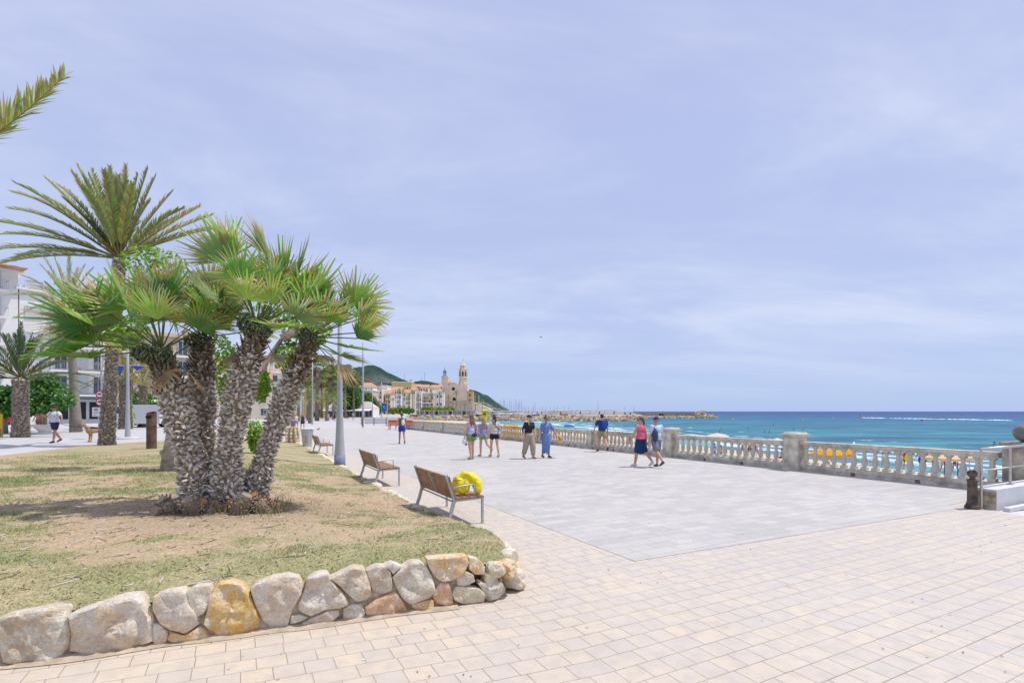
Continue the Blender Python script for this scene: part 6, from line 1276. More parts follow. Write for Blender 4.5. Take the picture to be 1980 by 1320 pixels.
def hill_mat():
    m = bpy.data.materials.new('pine_hill'); m.use_nodes = True; t = m.node_tree; b = t.nodes['Principled BSDF']; b.inputs['Roughness'].default_value = 1; b.inputs['Specular IOR Level'].default_value = .05; ge = nd(t, 'ShaderNodeNewGeometry'); P = ge.outputs['Position']
    c = mixc(t, mrng(t, noi(t, P, .02, 8, .7), .42, .6), (.030, .066, .054), (.060, .105, .078)); c = mixc(t, mrng(t, noi(t, P, .09, 6, .7), .45, .6, 0, .7), c, mixc(t, 1.0, c, (.55, .58, .6), 'MULTIPLY'))  # pine greens tinted bluish: distance haze painted into the colour
    sp = nd(t, 'ShaderNodeSeparateXYZ'); t.links.new(P, sp.inputs[0]); low = mrng(t, sp.outputs[2], 175, 60)
    c = mixc(t, mth(t, 'MULTIPLY', mrng(t, noi(t, P, .008, 7, .72), .52, .57), low), c, (.30, .28, .25)); t.links.new(c, b.inputs['Base Color'])
    bp = nd(t, 'ShaderNodeBump'); bp.inputs['Distance'].default_value = 14; t.links.new(noi(t, P, .03, 8, .7), bp.inputs['Height']); t.links.new(bp.outputs[0], b.inputs['Normal']); return m
M_hill = hill_mat()
hill('hill', [(250, 735), (420, 722), (560, 722), (640, 716), (671, 713), (700, 708), (714, 704.5), (723, 703.5), (732, 707), (753, 720), (781, 733), (802, 741), (830, 760), (860, 795)], 2600, 900, 'pine covered hill with a rounded peak behind the old town', 1)
hill('hill', [(760, 790), (785, 745), (802, 737), (815, 735), (826, 736), (848, 741), (880, 748), (915, 757.5), (940, 767), (962, 778), (976, 787), (990, 796)], 2100, 700, 'lower pine ridge sloping down to the harbour behind the church', 5)
# headland plinth
M_masonry = mat('headland_masonry', (.46, .38, .29), .95, .2, .5, .05, 2, col2=(.52, .45, .35))
Yc = 520
def wx(px, Y=Yc): return (px-990)/F*Y
def wz(py, Y=Yc): return H-(py-795)*Y/F
e = empty('headland_wall', 'high stone retaining wall on the headland carrying the church', 'wall', (0, 0, 0)); m = MB()
zt = wz(776.5); a = [(wx(850), Yc-6), (wx(914), Yc-6), (wx(925), Yc+2), (wx(940), Yc+14), (wx(948), Yc+22)]; zs = [zt, zt, wz(780), wz(787), wz(792)]
for k in range(4): x0_, y0_ = a[k]; x1_, y1_ = a[k+1]; m.poly([(x0_, y0_, -3), (x1_, y1_, -3), (x1_, y1_, zs[k+1]), (x0_, y0_, zs[k])]); m.poly([(x0_, y0_, zs[k]), (x1_, y1_, zs[k+1]), (x1_, y1_+60, zs[k+1]), (x0_, y0_+60, zs[k])])
m.poly([(a[0][0], a[0][1], -3), (a[0][0], a[0][1], zt), (a[0][0], a[0][1]+60, zt), (a[0][0], a[0][1]+60, -3)]); m.poly([(a[4][0], a[4][1], -3), (a[4][0], a[4][1]+60, -3), (a[4][0], a[4][1]+60, zs[4]), (a[4][0], a[4][1], zs[4])]); m.build('masonry', M_masonry, e)
m = MB(); m.bar((a[0][0], a[0][1]-.3, zt+.5), (a[1][0], a[1][1]-.3, zt+.5), .5, 1.0); m.build('parapet', M_masonry, e)
for px in (918, 925.5): m = MB(); m.box((wx(px, Yc), Yc+3, wz(772)), (.9, .9, 9)); m.build('stone_column', M_masonry, e)
# church
M_ch = mat('church_plaster', (.74, .58, .45), .95, .08, .15, .03, 2, col2=(.78, .63, .50)); M_chs = mat('church_stone', (.64, .51, .34), .95, .2, .4, .04, 3, col2=(.72, .61, .45)); M_tile = mat('glazed_blue', (.07, .09, .20), .5)
ch = empty('church', 'pink plastered church with octagonal bell tower and clock tower on the headland', 'church', (wx(884), Yc, zt)); k = Yc/F
def X_(px): return (px-884)*k
def Z_(py): return (776.5-py)*k
m = MB(); pr = [(856, 776.5), (856, 746), (866, 745), (869, 742), (873, 739.4), (878, 739), (883, 741.5), (886, 743), (903, 745), (903, 776.5)]
f = [m.p((X_(x), 0, Z_(y))) for x, y in pr]; g = [m.p((X_(x), 26, Z_(y))) for x, y in pr]; m.face(*f[::-1]); m.face(*g)
for i in range(len(pr)): m.face(f[i-1], f[i], g[i], g[i-1])
m.build('nave', M_ch, ch)
m = MB(); m.box((X_(860), 2.5, Z_(752)), (12*k, 6.5, (776.5-727.5)*k)); mm = m; m.build('clock_tower', M_ch, ch)
m = MB(); m.box((X_(860), 2.5, Z_(728.5)), (13.2*k, 7.2, 4*k)); m.box((X_(860), 2.5, Z_(742)), (12.4*k, 6.8, .8*k)); m.build('clock_tower_cornice', M_chs, ch)
m = MB(); m.lathe([(1.35, 0), (1.35, .2)], 24, (X_(861), -.75, Z_(738)), Q); m.build('clock_face', M_white, ch); m = MB(); m.box((X_(861), -1.02, Z_(738)+.4), (.15, .1, .9)); m.box((X_(861)+.3, -1.02, Z_(738)), (.6, .1, .15)); m.build('clock_hands', M_black, ch)
m = MB()
for i in range(8): a_ = 2*pi*i/8; m.bar((X_(859.5)+1.4*cos(a_), 2.5+1.4*sin(a_), Z_(727)), (X_(859.5)+1.3*cos(a_), 2.5+1.3*sin(a_), Z_(719)), .22, .22)
m.lathe([(1.9, Z_(719.5)), (1.7, Z_(718)), (.9, Z_(716)), (.3, Z_(714)), (.15, Z_(710))], 12, (X_(859.5), 2.5, 0)); m.build('iron_belfry', M_tile, ch)
m = MB(); c_ = (X_(894), 8, 0); m.lathe([(8.9*k, Z_(776)), (8.9*k, Z_(742)), (9.2*k, Z_(741.5)), (9.2*k, Z_(740)), (8.6*k, Z_(739.5)), (8.6*k, Z_(731)), (9.1*k, Z_(730.5)), (9.1*k, Z_(729)), (8.4*k, Z_(728.5)), (8.4*k, Z_(715)), (9.3*k, Z_(714)), (9.3*k, Z_(712)), (6.6*k, Z_(711.5)), (6.4*k, Z_(706)), (6.8*k, Z_(705.5)), (5.2*k, Z_(703.5)), (3.2*k, Z_(701)), (2.9*k, Z_(699.5)), (1.8*k, Z_(698.5)), (.8*k, Z_(697)), (.5*k, Z_(692))], 8, c_); m.build('bell_tower', M_chs, ch)
for i in range(8):
    a_ = 2*pi*(i)/8; 
    m = MB(); m.box((c_[0]+7.78*k*cos(a_), c_[1]+7.78*k*sin(a_), Z_(722)), (.35, 2.6*k, 9.0*k), Matrix.Rotation(a_, 3, 'Z')); m.build('belfry_opening', M_dark, ch)
m = MB(); m.lathe([(3.1*k, 0), (3.1*k, .3)], 28, (X_(876.7), -.05, Z_(751.5)), Q); m.build('rose_window', M_dark, ch); m = MB(); m.lathe([(3.6*k, 0), (3.6*k, .2), (3.0*k, .25)], 28, (X_(876.7), .0, Z_(751.5)), Q); m.build('rose_surround', M_chs, ch)
m = MB(); m.box((X_(878.3), -.15, Z_(773.5)), (5.4*k, .4, 6*k)); m.lathe([(2.7*k, -.2), (2.7*k, .2)], 20, (X_(878.3), -.15, Z_(770.6)), Q); m.build('door', mat('church_door', (.10, .05, .06), .8), ch)
m = MB(); m.box((X_(908.7), 6, Z_(766.5)), (11*k, 12, 20*k)); m.build('side_wing', mat('wing_ochre', (.58, .43, .24), .95), ch); m = MB(); m.box((X_(908.7), 6, Z_(756)), (12*k, 12.8, 1.0*k)); m.build('wing_roof', M_roof, ch)
for z in (763.5, 774): m = MB(); m.box((X_(908.5), -.1, Z_(z)), (2.6*k, .4, 4*k)); m.build('window', M_dark, ch)
m = MB(); v = [m.p(q_) for q_ in ((X_(866), 1.5, Z_(741.5)), (X_(873), 1.5, Z_(739.5)), (X_(866), 8, Z_(733.5)), (X_(866), 14, Z_(741.5)), (X_(873), 14, Z_(739.5)))]; m.face(v[0], v[1], v[2]); m.face(v[2], v[1], v[4], v[3]); m.face(v[0], v[2], v[3]); m.build('tiled_roof', M_roof, ch)
# town houses: px0, px1, top, base, Y, colour, roof, rows, cols, label
TH = [(688, 722, 741, 800, 330, 'white', 'hip', 4, 6, 'terraced white house rising behind the plane trees'), (706, 720, 755, 800, 300, 'sand', 'flat', 3, 3, 'narrow sand coloured house front beside the grey mast'),
 (719, 738, 748, 799, 340, 'cream', 'flat', 4, 4, 'cream house with dark balconies left of the blue banner'), (736, 747, 746, 799, 360, 'white', 'flat', 4, 2, 'slim white house right of the thin mast'), (745, 755, 755, 799, 345, 'pink', 'gable', 3, 2, 'small pink house with clay roof beside the big white building'),
 (754, 776, 748.5, 798, 400, 'white', 'gable', 4, 5, 'big white waterfront building with orange tile roof'), (775, 794, 753.5, 798, 405, 'cream', 'gable', 4, 4, 'white waterfront building with rows of small windows'), (757, 796, 739, 780, 470, 'yellow', 'flat', 2, 7, 'yellow palace with flat cornice behind the waterfront houses'),
 (793, 803, 749, 798, 410, 'cream', 'gable', 4, 2, 'narrow cream house right of the white waterfront building'), (802, 815, 757, 798, 415, 'white', 'flat', 4, 3, 'white modern house with flat roof on the waterfront'), (812, 828, 744, 782, 480, 'pink', 'gable', 3, 3, 'pink house with clay roof on the slope'), (826, 850, 745, 782, 490, 'cream', 'hip', 3, 5, 'cream house with broad clay roof left of the church'),
 (814, 838, 760, 798, 420, 'sand', 'flat', 4, 5, 'white apartment house with dark balcony rows'), (836, 856, 755, 798, 430, 'white', 'flat', 2, 3, 'plain white house wall below the church'), (843, 855, 743.5, 770, 500, 'grey', 'hip', 2, 3, 'grey house tucked against the clock tower'), (783, 812, 743, 775, 495, 'sand', 'gable', 2, 6, 'sand coloured house with red roof behind the waterfront row')]
for i, (p0, p1, pt, pb, Y, c, rf, nr, nc, lb) in enumerate(TH):
    random.seed(200+i); x0_ = wx(p0, Y); w_ = (p1-p0)*Y/F; h_ = wz(pt, Y); e = block('house', lb, (x0_, Y, 0), 0, w_, 14, h_-(3 if rf != 'flat' else 0)*.7, PL[c], rf)
    for r_ in range(nr):
        for q_ in range(nc):
            ww = min(1.7, w_/nc*.42); window(e, w_*(q_+.5)/nc, h_-3.2-(h_-5)*(r_+.25)/max(nr, 1)*.92, ww, 2.0, random.choice('ggsd'), frame=False)
        if 'balcon' in lb or 'modern' in lb: m = MB(); m.box((w_/2, -.9, h_-4.6-(h_-5)*(r_+.25)/nr*.92), (w_*.9, 1.6, .9)); m.build('balcony', PL['white'] if r_ % 2 else PL['grey'], e)
# antennas and flags on the roofs
for px, py, Y in ((780.5, 722, 480), (820.5, 720, 900), (814.5, 728, 900)):
    z0_ = wz(745, Y); e = tag(None or (lambda m: (m.tube([(0, 0, 0), (0, 0, wz(py, Y)-z0_)], .25 if Y > 500 else .14, 5), m.build('antenna_mast', M_rail, None, loc=(wx(px, Y), Y+4, z0_)))[1])(MB()), {480: 'thin antenna on the roof left of the yellow palace', 900: 'thin antenna tower on the ridge right of the yellow palace'}[Y] if px != 814.5 else 'shorter antenna on the ridge beside the taller tower', 'antenna', 'antennas above the town')
e = empty('flag', 'red and yellow flag flying on the yellow palace roof', 'flag', (wx(792, 468), 468, wz(739, 468))); m = MB(); m.tube([(0, 0, -1), (0, 0, 2.4)], .07, 5); m.build('pole', M_rail, e); m = MB(); m.box((1.1, 0, 1.7), (2.0, .05, 1.2)); m.build('cloth', M_yel, e)
# waterfront palms (one built, the rest copies)
M_pf = 'date palms along the far waterfront'; wp = far_palm((0, 0, 0), 12.0, 3.3, .28, 300, 'first from the left of the date palms on the far waterfront', M_pf, nf=34, n=10)
WP = [(750.5, 766, 797, 330), (760, 772, 797, 345), (772, 757, 796, 330), (779, 760, 797, 325), (790, 768, 797, 350), (797, 759, 797, 340), (809, 765, 798, 335), (822, 770, 797, 350), (834, 764, 797, 340), (850, 762, 797, 345), (858, 757, 790, 430), (867, 768, 797, 335), (882, 760, 795, 350), (898.5, 781, 795, 380), (919, 783, 795, 400), (932.5, 776, 795, 420)]
for i, (px, pt, pb, Y) in enumerate(WP):
    hh = (wz(pt, Y)-0)/12.0; z_ = 0
    if i == 0: wp.location = (wx(px, Y), Y, 0); wp.scale = (1, 1, max(.35, hh)); wp.rotation_euler.z = 1
    else: dup(wp, (wx(px, Y), Y, 0), i*1.3, '%s from the left of the date palms on the far waterfront' % ORD[i], scale=(.85+.03*(i % 5), .85+.03*(i % 5), max(.35, hh)))
for i, (px, Y, w_, lb) in enumerate([(760, 300, 6, 'yellow green tree left of the man in the tank top'), (774, 305, 7, 'yellow flowering tree behind the rainbow bench'), (790, 300, 7, 'rounded green tree right of the man in the tank top'), (826, 310, 8, 'yellow green tree at the left of the church wall'), (842, 312, 9, 'broad yellow green tree below the plain white house'), (857, 312, 9, 'bright tree in the middle of the row below the church'), (870, 315, 8, 'rightmost yellow green tree below the church'), (733, 260, 5, 'small dark tree beside the grey masts')]):
    hh = 5.4 if i not in (2, 0) else 4.6; lob = [((0, 0, hh*.62), (w_*.42, w_*.35, hh*.33)), ((w_*.25, 0, hh*.5), (w_*.3, w_*.3, hh*.28)), ((-w_*.25, 0, hh*.5), (w_*.3, w_*.3, hh*.28)), ((0, -1, hh*.35), (w_*.45, w_*.3, hh*.3))]
    tree((wx(px, Y), Y, 0), hh, lob, 900, .8, lb, [(.20, .28, .02), (.28, .34, .02), (.12, .22, .02), (.36, .36, .02)] if i != 2 and i != 7 else [(.10, .22, .03), (.14, .28, .03)], tr=.25, seed=310+i)
# pale canopy of the beach club
e = empty('beach_club', 'long pale canopy of the beach club in front of the church wall', 'canopy', (wx(803, 300), 300, -.5)); w_ = 118*.3
m = MB(); m.box((w_/2, 0, 2.85), (w_, 5, .35)); m.build('canopy_roof', mat('pale_blue_canopy', (.50, .55, .68), .7), e); m = MB(); m.box((w_/2, 2.4, 1.3), (w_*.98, .2, 2.6)); m.build('back_wall', PL['white'], e)
for k in range(14): m = MB(); m.box((k*w_/13.2+.3, -2.3, 1.35), (.25, .25, 2.7)); m.build('post', PL['white'], e)
for k in (2, 4, 7, 10): m = MB(); m.box((k*w_/13.2+1.5, 2.2, 1.3), (1.6, .2, 1.7)); m.build('window', M_glass, e)
m = MB(); m.poly([(wx(800, 296), 296, -.55), (wx(1245, 292), 292, -.55), (wx(1235, 420), 420, -.55), (wx(960, 700), 700, -.55), (wx(800, 700), 700, -.55)]); tag(m.build('quay', mat('quay_concrete', (.44, .41, .37), .9, .1, .3)), 'flat quay of the harbour behind the rocks', None, kind='structure')
# breakwaters
def rocks(name, label, pts, wid, h, n, rs, mt, seed):
    random.seed(seed); m = MB(); tot = sum((Vector(b)-Vector(a)).length for a, b in zip(pts, pts[1:]))
    for i in range(n):
        t = rnd(0, tot)
        for a, b in zip(pts, pts[1:]):
            l = (Vector(b)-Vector(a)).length
            if t <= l: break
            t -= l
        d = (Vector(b)-Vector(a)).normalized(); nn = Vector((-d.y, d.x)); o = rnd(-1, 1); P = Vector(a)+d*t+nn*o*wid; z = -3.4+h*(1-abs(o)**1.5)*rnd(.75, 1.02); r_ = rnd(.5, 1)*rs
        M = Matrix.Rotation(rnd(0, 3), 3, 'X') @ Matrix.Rotation(rnd(0, 3), 3, 'Z'); g = rnd(.65, 1.2); m.col = (g, g*rnd(.92, 1), g*rnd(.82, .98)); k0 = len(m.v); m.box((P.x, P.y, z), (r_*rnd(.9, 1.5), r_, r_*rnd(.6, .9)), M, taper=rnd(.55, .9))
    o = m.build(name, mt); return tag(o, label, name.replace('_', ' '), kind='stuff')
M_rock = mat('breakwater_rock', (.50, .42, .31), .95, .2, .5, .12, 2, vcol=True)
rocks('groyne_rocks', 'long groyne of pale boulders running out from the beach', [(wx(796, 300), 300), (wx(900, 285), 285), (wx(1050, 276), 276), (wx(1238, 271), 271)], 4.2, 2.5, 2800, 1.7, M_rock, 1)
m = MB(); pts_ = [(wx(796, 300), 301), (wx(900, 285), 286), (wx(1050, 276), 277), (wx(1236, 271), 272)]
rocks('breakwater_rocks', 'dark rocks at the foot of the outer breakwater', [(wx(1215, 385), 385), (wx(1340, 385), 385), (wx(1372, 383), 383)], 3, 1.5, 900, 1.4, M_rock, 2)
rocks('breakwater_head_rocks', 'heap of rocks at the tip of the outer breakwater', [(wx(1345, 386), 386), (wx(1362, 385), 385)], 5, 4.6, 300, 2.3, M_rock, 3)
rocks('breakwater_tip_rocks', 'low rocks trailing into the sea off the breakwater tip', [(wx(1362, 385), 385), (wx(1384, 385), 385)], 3, 2.2, 160, 1.8, M_rock, 4)
e = empty('outer_breakwater', 'long low concrete sea wall of the outer breakwater', 'sea wall', (wx(1222, 392), 392, -3.3)); L_ = (1350-1222)*.392; m = MB(); m.box((L_/2, 3, 2.1), (L_, 6, 4.3)); m.build('wall', mat('sea_wall', (.42, .36, .29), .9, .12, .15), e); m = MB(); m.box((L_*.44, -.1, 2.7), (3.4, .2, 1.3)); m.build('painted_mark', mat('dark_red_paint', (.10, .03, .03), .8), e)
# harbour buildings
for i, (p0, p1, pt, Y, lb, c) in enumerate([(1108, 1192, 792.8, 360, 'long white harbour building with a row of dark windows', 'white'), (1062, 1106, 793.8, 380, 'low pale harbour building left of the long white one', 'cream'), (1000, 1060, 794.4, 400, 'low harbour shed behind the moored boats', 'white'), (1193, 1224, 795.6, 365, 'small white harbour hut at the end of the quay', 'white'), (940, 998, 795.0, 420, 'low white harbour wall building behind the masts', 'sand')]):
    x0_ = wx(p0, Y); w_ = (p1-p0)*Y/F; h_ = wz(pt, Y)+.55; e = block('harbour_building', lb, (x0_, Y, -.55), 0, w_, 9, h_, PL[c], 'flat'); n_ = int(w_/3.2)
    for q_ in range(n_):
        if (q_*7+i) % 5 < 3: window(e, w_*(q_+.5)/n_, h_*.42, .9, 1.5, 'g' if q_ % 3 else 's', frame=False)
# sailing boats
M_hull = mat('boat_white', (.70, .70, .71), .4); M_mast = mat('mast_grey', (.22, .26, .34), .5)
def boat_proto():
    e = empty('sailing_boat', 'sailing boat with bare mast moored in the harbour', 'sailboat', (0, 0, 0), 0, 'sailing boats moored in the harbour'); m = MB(); st = [(-4.5, 1.2, .9), (-2, 1.6, .8), (1.5, 1.5, .9), (4, .8, 1.1), (5.4, .05, 1.3)]; R_ = []
    for x, b_, z in st: R_.append([m.p((x, -b_, z)), m.p((x, -b_*.7, .1)), m.p((x, 0, -.4)), m.p((x, b_*.7, .1)), m.p((x, b_, z))])
    for a, b in zip(R_, R_[1:]):
        for j in range(4): m.face(a[j], b[j], b[j+1], a[j+1])
        m.face(a[4], b[4], b[0], a[0])
    m.face(*R_[0]); m.build('hull', M_hull, e); m = MB(); m.box((-.5, 0, 1.25), (4, 1.8, .8), taper=.8); m.build('cabin', M_hull, e); m = MB(); m.tube([(.6, 0, .8), (.6, 0, 14)], [.16, .12], 6); m.bar((.6, 0, 2.4), (-3.8, 0, 2.3), .3, .3); m.bar((.6, -1.0, 9), (.6, 1.0, 9), .08, .08); m.build('mast', M_mast, e); return e
bp_ = boat_proto(); random.seed(77); first = True
ms = [(967, 774), (973, 772), (977, 773), (982, 778), (987, 773), (989, 777), (992, 784), (996, 772), (999, 775), (1003, 778), (1005, 773), (1008, 776), (1013, 786), (1018, 786), (1022, 785), (1031, 785), (1035, 780), (1043, 787), (1050, 785), (1055, 788), (1063, 788), (1078, 785), (1090, 786), (1098, 787), (1155, 776), (1207, 786), (1226, 786), (960, 782), (980, 786), (1010, 784), (1027, 788), (1070, 789)]
for px, pt in ms:
    Y = rnd(330, 380) if pt < 783 else rnd(345, 420); s_ = max(.35, (wz(pt, Y)+.2)/14); loc = (wx(px, Y), Y, -.3)
    if first: bp_.location = loc; bp_.scale = (.8, .8, s_); bp_.rotation_euler.z = rnd(0, 3); first = False
    else: dup(bp_, loc, rnd(0, 6), scale=(.8, .8, s_))
for i, (px, py, c, lb) in enumerate([(1034, 801, (.03, .12, .42), 'blue rowing boat drawn up behind the groyne'), (926, 800, (.02, .12, .30), 'dark blue boat left of the yellow hut'), (933, 800.5, (.60, .40, .02), 'yellow boat left of the yellow hut'), (955, 799, (.05, .20, .50), 'small blue boat right of the yellow hut'), (1047, 800, (.7, .7, .7), 'white dinghy behind the groyne'), (1090, 800.5, (.50, .10, .06), 'red dinghy in front of the long harbour building')]):
    Y = 283; e = empty('small_boat', lb, 'boat', (wx(px, Y), Y, -.45), rnd(-.3, .3)); m = MB(); st = [(-1.8, .5, .75), (0, .8, .7), (1.5, .5, .8), (2.3, .05, .95)]; R_ = []
    for x, b_, z in st: R_.append([m.p((x, -b_, z)), m.p((x, -b_*.6, .1)), m.p((x, b_*.6, .1)), m.p((x, b_, z)), m.p((x, b_*.85, z-.05)), m.p((x, 0, .3)), m.p((x, -b_*.85, z-.05))])
    for a, b in zip(R_, R_[1:]):
        for j in range(7): m.face(a[j], b[j], b[(j+1) % 7], a[(j+1) % 7])
    m.face(*R_[0]); m.build('hull', mat('hull_%d' % i, c, .5), e); m = MB(); m.box((0, 0, .55), (.3, 1.3, .06)); m.build('thwart', M_hull, e)
# yellow lifeguard hut
e = empty('lifeguard_hut', 'small bright yellow hut with wide flared roof on the beach before the groyne', 'hut', (wx(937, 272), 272, -2.9)); M_y2 = mat('hut_yellow', (.78, .70, .03), .5)
m = MB(); m.lathe([(1.5, 0), (1.3, 2.2), (1.15, 4.0)], 8, capt=True); m.build('body', M_y2, e); m = MB(); m.lathe([(1.1, 4.0), (2.3, 4.9), (2.3, 5.2), (.3, 5.5)], 8); m.build('roof', M_y2, e); m = MB(); m.box((0, -1.25, 3.3), (1.3, .2, .8)); m.build('window', M_dark, e); m = MB(); m.box((1.8, -.4, .9), (2.4, .3, .25), Matrix.Rotation(.6, 3, 'Y')); m.build('ramp', M_y2, e)

# ---------------------------------------------------------------- BEACH AND SEA LIFE
def sphere_thing(nm, lb, cat, loc, r, mt, grp=None):
    e = empty(nm, lb, cat, loc, 0, grp); m = MB(); m.ell((0, 0, 0), (r, r, r), 12); m.lathe([(.03, -r*1.6), (.03, -r)], 6); m.build('float', mt, e, smooth=True); m = MB(); m.lathe([(r*.25, r*.9), (r*.2, r*1.4)], 8); m.build('top', mt, e)
M_by = mat('buoy_yellow', (.75, .62, .05), .5); M_br = mat('buoy_red', (.72, .03, .08), .5)
for px, py in ((1304, 809), (1317, 808), (1331, 809.5), (1248, 810), (1417, 811), (1552, 812), (1611, 809)):
    Y = 5.05/(py-795)*F; sphere_thing('buoy', 'yellow buoy floating off the beach in the line of buoys', 'buoy', ((px-990)/F*Y, Y, -3.05), .50*Y/330, M_by, 'yellow buoys off the beach')
Y = 5.05/18*F; sphere_thing('buoy', 'large red buoy floating below the jet ski wake', 'buoy', ((1783-990)/F*Y, Y, -3.0), .75, M_br)
Y = 5.05/12.6*F; js = empty('jet_ski', 'jet ski with a rider speeding left and throwing spray', 'jet ski', ((1663-990)/F*Y, Y, -3.2), radians(176)); m = MB(); m.cap((-1.4, 0, .45), .5, (1.3, 0, .6), .35, 10); m.cap((-.8, 0, .8), .3, (.3, 0, .95), .2, 8); m.build('hull', mat('jet_pink', (.55, .30, .38), .4), js, smooth=True); m = MB(); m.cap((-.4, 0, 1.0), .28, (-.1, 0, 1.7), .25, 8); m.ell((0, 0, 2.05), (.16, .17, .2), 8); m.cap((-.1, 0, 1.6), .1, (.5, 0, 1.3), .08, 6); tag(m.build('person', cloth('rider', (.25, .10, .12)), None, smooth=True, loc=js.location, rz=js.rotation_euler.z), 'rider in dark red sitting on the jet ski', 'person')
m = MB(); random.seed(12)
for k in range(300):
    px = 1668+(1960-1668)*(k/300)**1.1; py = 807.6+(px-1668)*.018; Yk = 5.05/(py-795)*F; z = -3.2; X = (px-990)/F*Yk; 
    if random.random() < .35+.45*abs(sin(px*.03)): continue
    s_ = rnd(.5, 1.5); m.poly([(X-s_*1.6, Yk, z+.02), (X, Yk-rnd(.3, 2.2), z+.04), (X+s_*1.6, Yk, z+.02), (X, Yk+rnd(1, 3.5), z+rnd(.1, .5))])
tag(m.build('wake_foam', mat('foam', (.78, .82, .85), .8)), 'white foam wake behind the jet ski', 'foam', kind='stuff')
# swimmers
sw = [(1395, 829, 0), (1446, 830, 0), (1479, 836, 0), (1488, 836, 0), (1552, 831, 0), (1535, 831, 1), (1923, 858, 1), (1142, 821, 0), (1147, 822, 0), (1113, 824, 1), (1187, 828, 0), (1250, 823, 0), (1496, 822, 0), (1392, 836, 0)]
for i, (px, py, k) in enumerate(sw):
    Y = 5.0/(py-795)*F; e = tag(bpy.data.objects.new('person', None), 'swimmer with head and shoulders above the waves off the beach' if not k else ['swimmer with raised arm left of the tall stone pier', 'swimmer lying flat with one arm raised near the end pier', 'swimmer splashing behind the balustrade between the two walking groups'][[1535, 1923, 1113].index(px)], 'person', 'swimmers off the beach'); SC.collection.objects.link(e); e.location = ((px-990)/F*Y, Y, -3.2)
    m = MB(); m.ell((0, 0, .32), (.11, .12, .15), 10); m.cap((-.18, 0, .04), .09, (.18, 0, .04), .09, 8); m.cap((0, 0, .08), .06, (0, 0, .2), .06, 8); m.cap((0, 0, -.3), .15, (0, 0, 0), .16, 8)
    if k: m.cap((.2, 0, .05), .05, (.42, 0, .28), .04, 8)
    remesh(m, 'body', skin('tan'), .03, e, 2); m = MB(); m.ell((0, .02, .37), (.12, .12, .12), 10); m.build('hair', mat('wet_hair', (.04, .03, .025), .4), e, smooth=True)
# people on the beach seen through the balusters
BZ = -2.75
def beach(px, Y, lb, cols, fem=False, rz=0.0, h=1.68, sk='tan', top=True, bl=.5, legs=None, z=BZ, hair=(.08, .05, .04)):
    return far_person(px, 0, z, lb, cols, fem, rz, h, None, False, legs, sk, .035, hair, None, Y, top, None, bl)
beach(1707, 42, 'child in a mint green shirt standing at the water behind the balusters', [(.35, .62, .45), (.3, .55, .4)], h=1.25, rz=1)
beach(1781, 40, 'shirtless man in bright blue shorts behind the balusters', [(0, 0, 0), (.01, .10, .55)], h=1.78, top=False, bl=.75, rz=2)
beach(1787, 40.6, 'person in a navy shirt next to the man in blue shorts', [(.03, .06, .28), (.05, .06, .12)], h=1.72, rz=2)
beach(1807, 40, 'shirtless person in red and black shorts behind the balusters', [(0, 0, 0), (.30, .03, .03)], h=1.65, top=False, bl=.4, rz=.3)
beach(1825, 38.5, 'person in a pale striped shirt bending behind the balusters', [(.55, .55, .70), (.55, .50, .60)], h=1.65, rz=3)
beach(1846, 39, 'person in a red and blue swimsuit under the yellow edged parasol', [(.50, .05, .12), (.05, .08, .35)], True, h=1.65, rz=1)
beach(1741, 40, 'woman in a pale bikini leaning behind the balusters', [(.6, .5, .45), (.5, .4, .35)], True, h=1.6, rz=-1)
beach(1462, 52, 'woman in a pink swimsuit holding a yellow bag on the beach', [(.60, .12, .22), (.55, .10, .2)], True, h=1.65, rz=.5)
beach(1450, 52, 'man in dark trunks standing beside the woman in pink swimsuit', [(.1, .1, .1), (.06, .05, .05)], h=1.75, top=False, rz=.5)
beach(1381, 48, 'person wrapped in a bright blue towel on the beach', [(.02, .12, .50), (.02, .12, .50)], h=1.7, rz=1, bl=.9)
beach(1393, 50, 'person in violet top crouching on the sand', [(.35, .3, .6), (.2, .1, .1)], True, legs=((80, 110), (75, 105)), rz=2)
beach(1436, 54, 'person in pale blue shirt on the beach left of the pink swimsuit', [(.40, .48, .72), (.3, .2, .15)], rz=1)
beach(1602, 38, 'man in white T-shirt sitting behind the balusters beside the tall pier', [(.62, .62, .62), (.05, .05, .05)], legs=((80, 60), (80, 60)), rz=1)
beach(1633, 36, 'sunbather in a white shirt sitting below the orange parasol', [(.55, .56, .58), (.1, .1, .1)], legs=((80, 60), (80, 60)), rz=1)
beach(1512, 46, 'sitting tanned person near the third pier', [(0, 0, 0), (.2, .08, .05)], top=False, legs=((80, 60), (80, 60)), rz=1)
for i, (px, Y, c) in enumerate([(1100, 90, 'blue'), (1112, 88, 'red'), (1130, 85, 'teal'), (1182, 80, 'black'), (1190, 78, 'red'), (1203, 76, 'magenta'), (1218, 74, 'brown'), (1066, 100, 'yellow'), (1080, 96, 'turquoise'), (1340, 60, 'white')]):
    C_ = dict(blue=(.05, .15, .5), red=(.5, .04, .06), teal=(.05, .35, .40), black=(.03, .03, .03), magenta=(.5, .04, .3), brown=(.3, .15, .08), yellow=(.65, .45, .05), turquoise=(.05, .45, .6), white=(.6, .6, .6))[c]
    beach(px, Y, 'beachgoer in %s swimwear %s' % (c, ['left of the navy shirted man', 'left of the man in navy', 'below the rail left of the khaki shorts', 'right of the man with the blue backpack', 'right of the man with the backpack', 'between the backpack man and the woman in pink', 'just left of the woman in pink', 'right of the woman with the straw hat', 'near the straw hat', 'right of the low pier by the capped man'][i]), [C_, C_], i % 2 == 0, rz=i*1.1, legs=None if i % 3 else ((80, 100), (78, 95)))
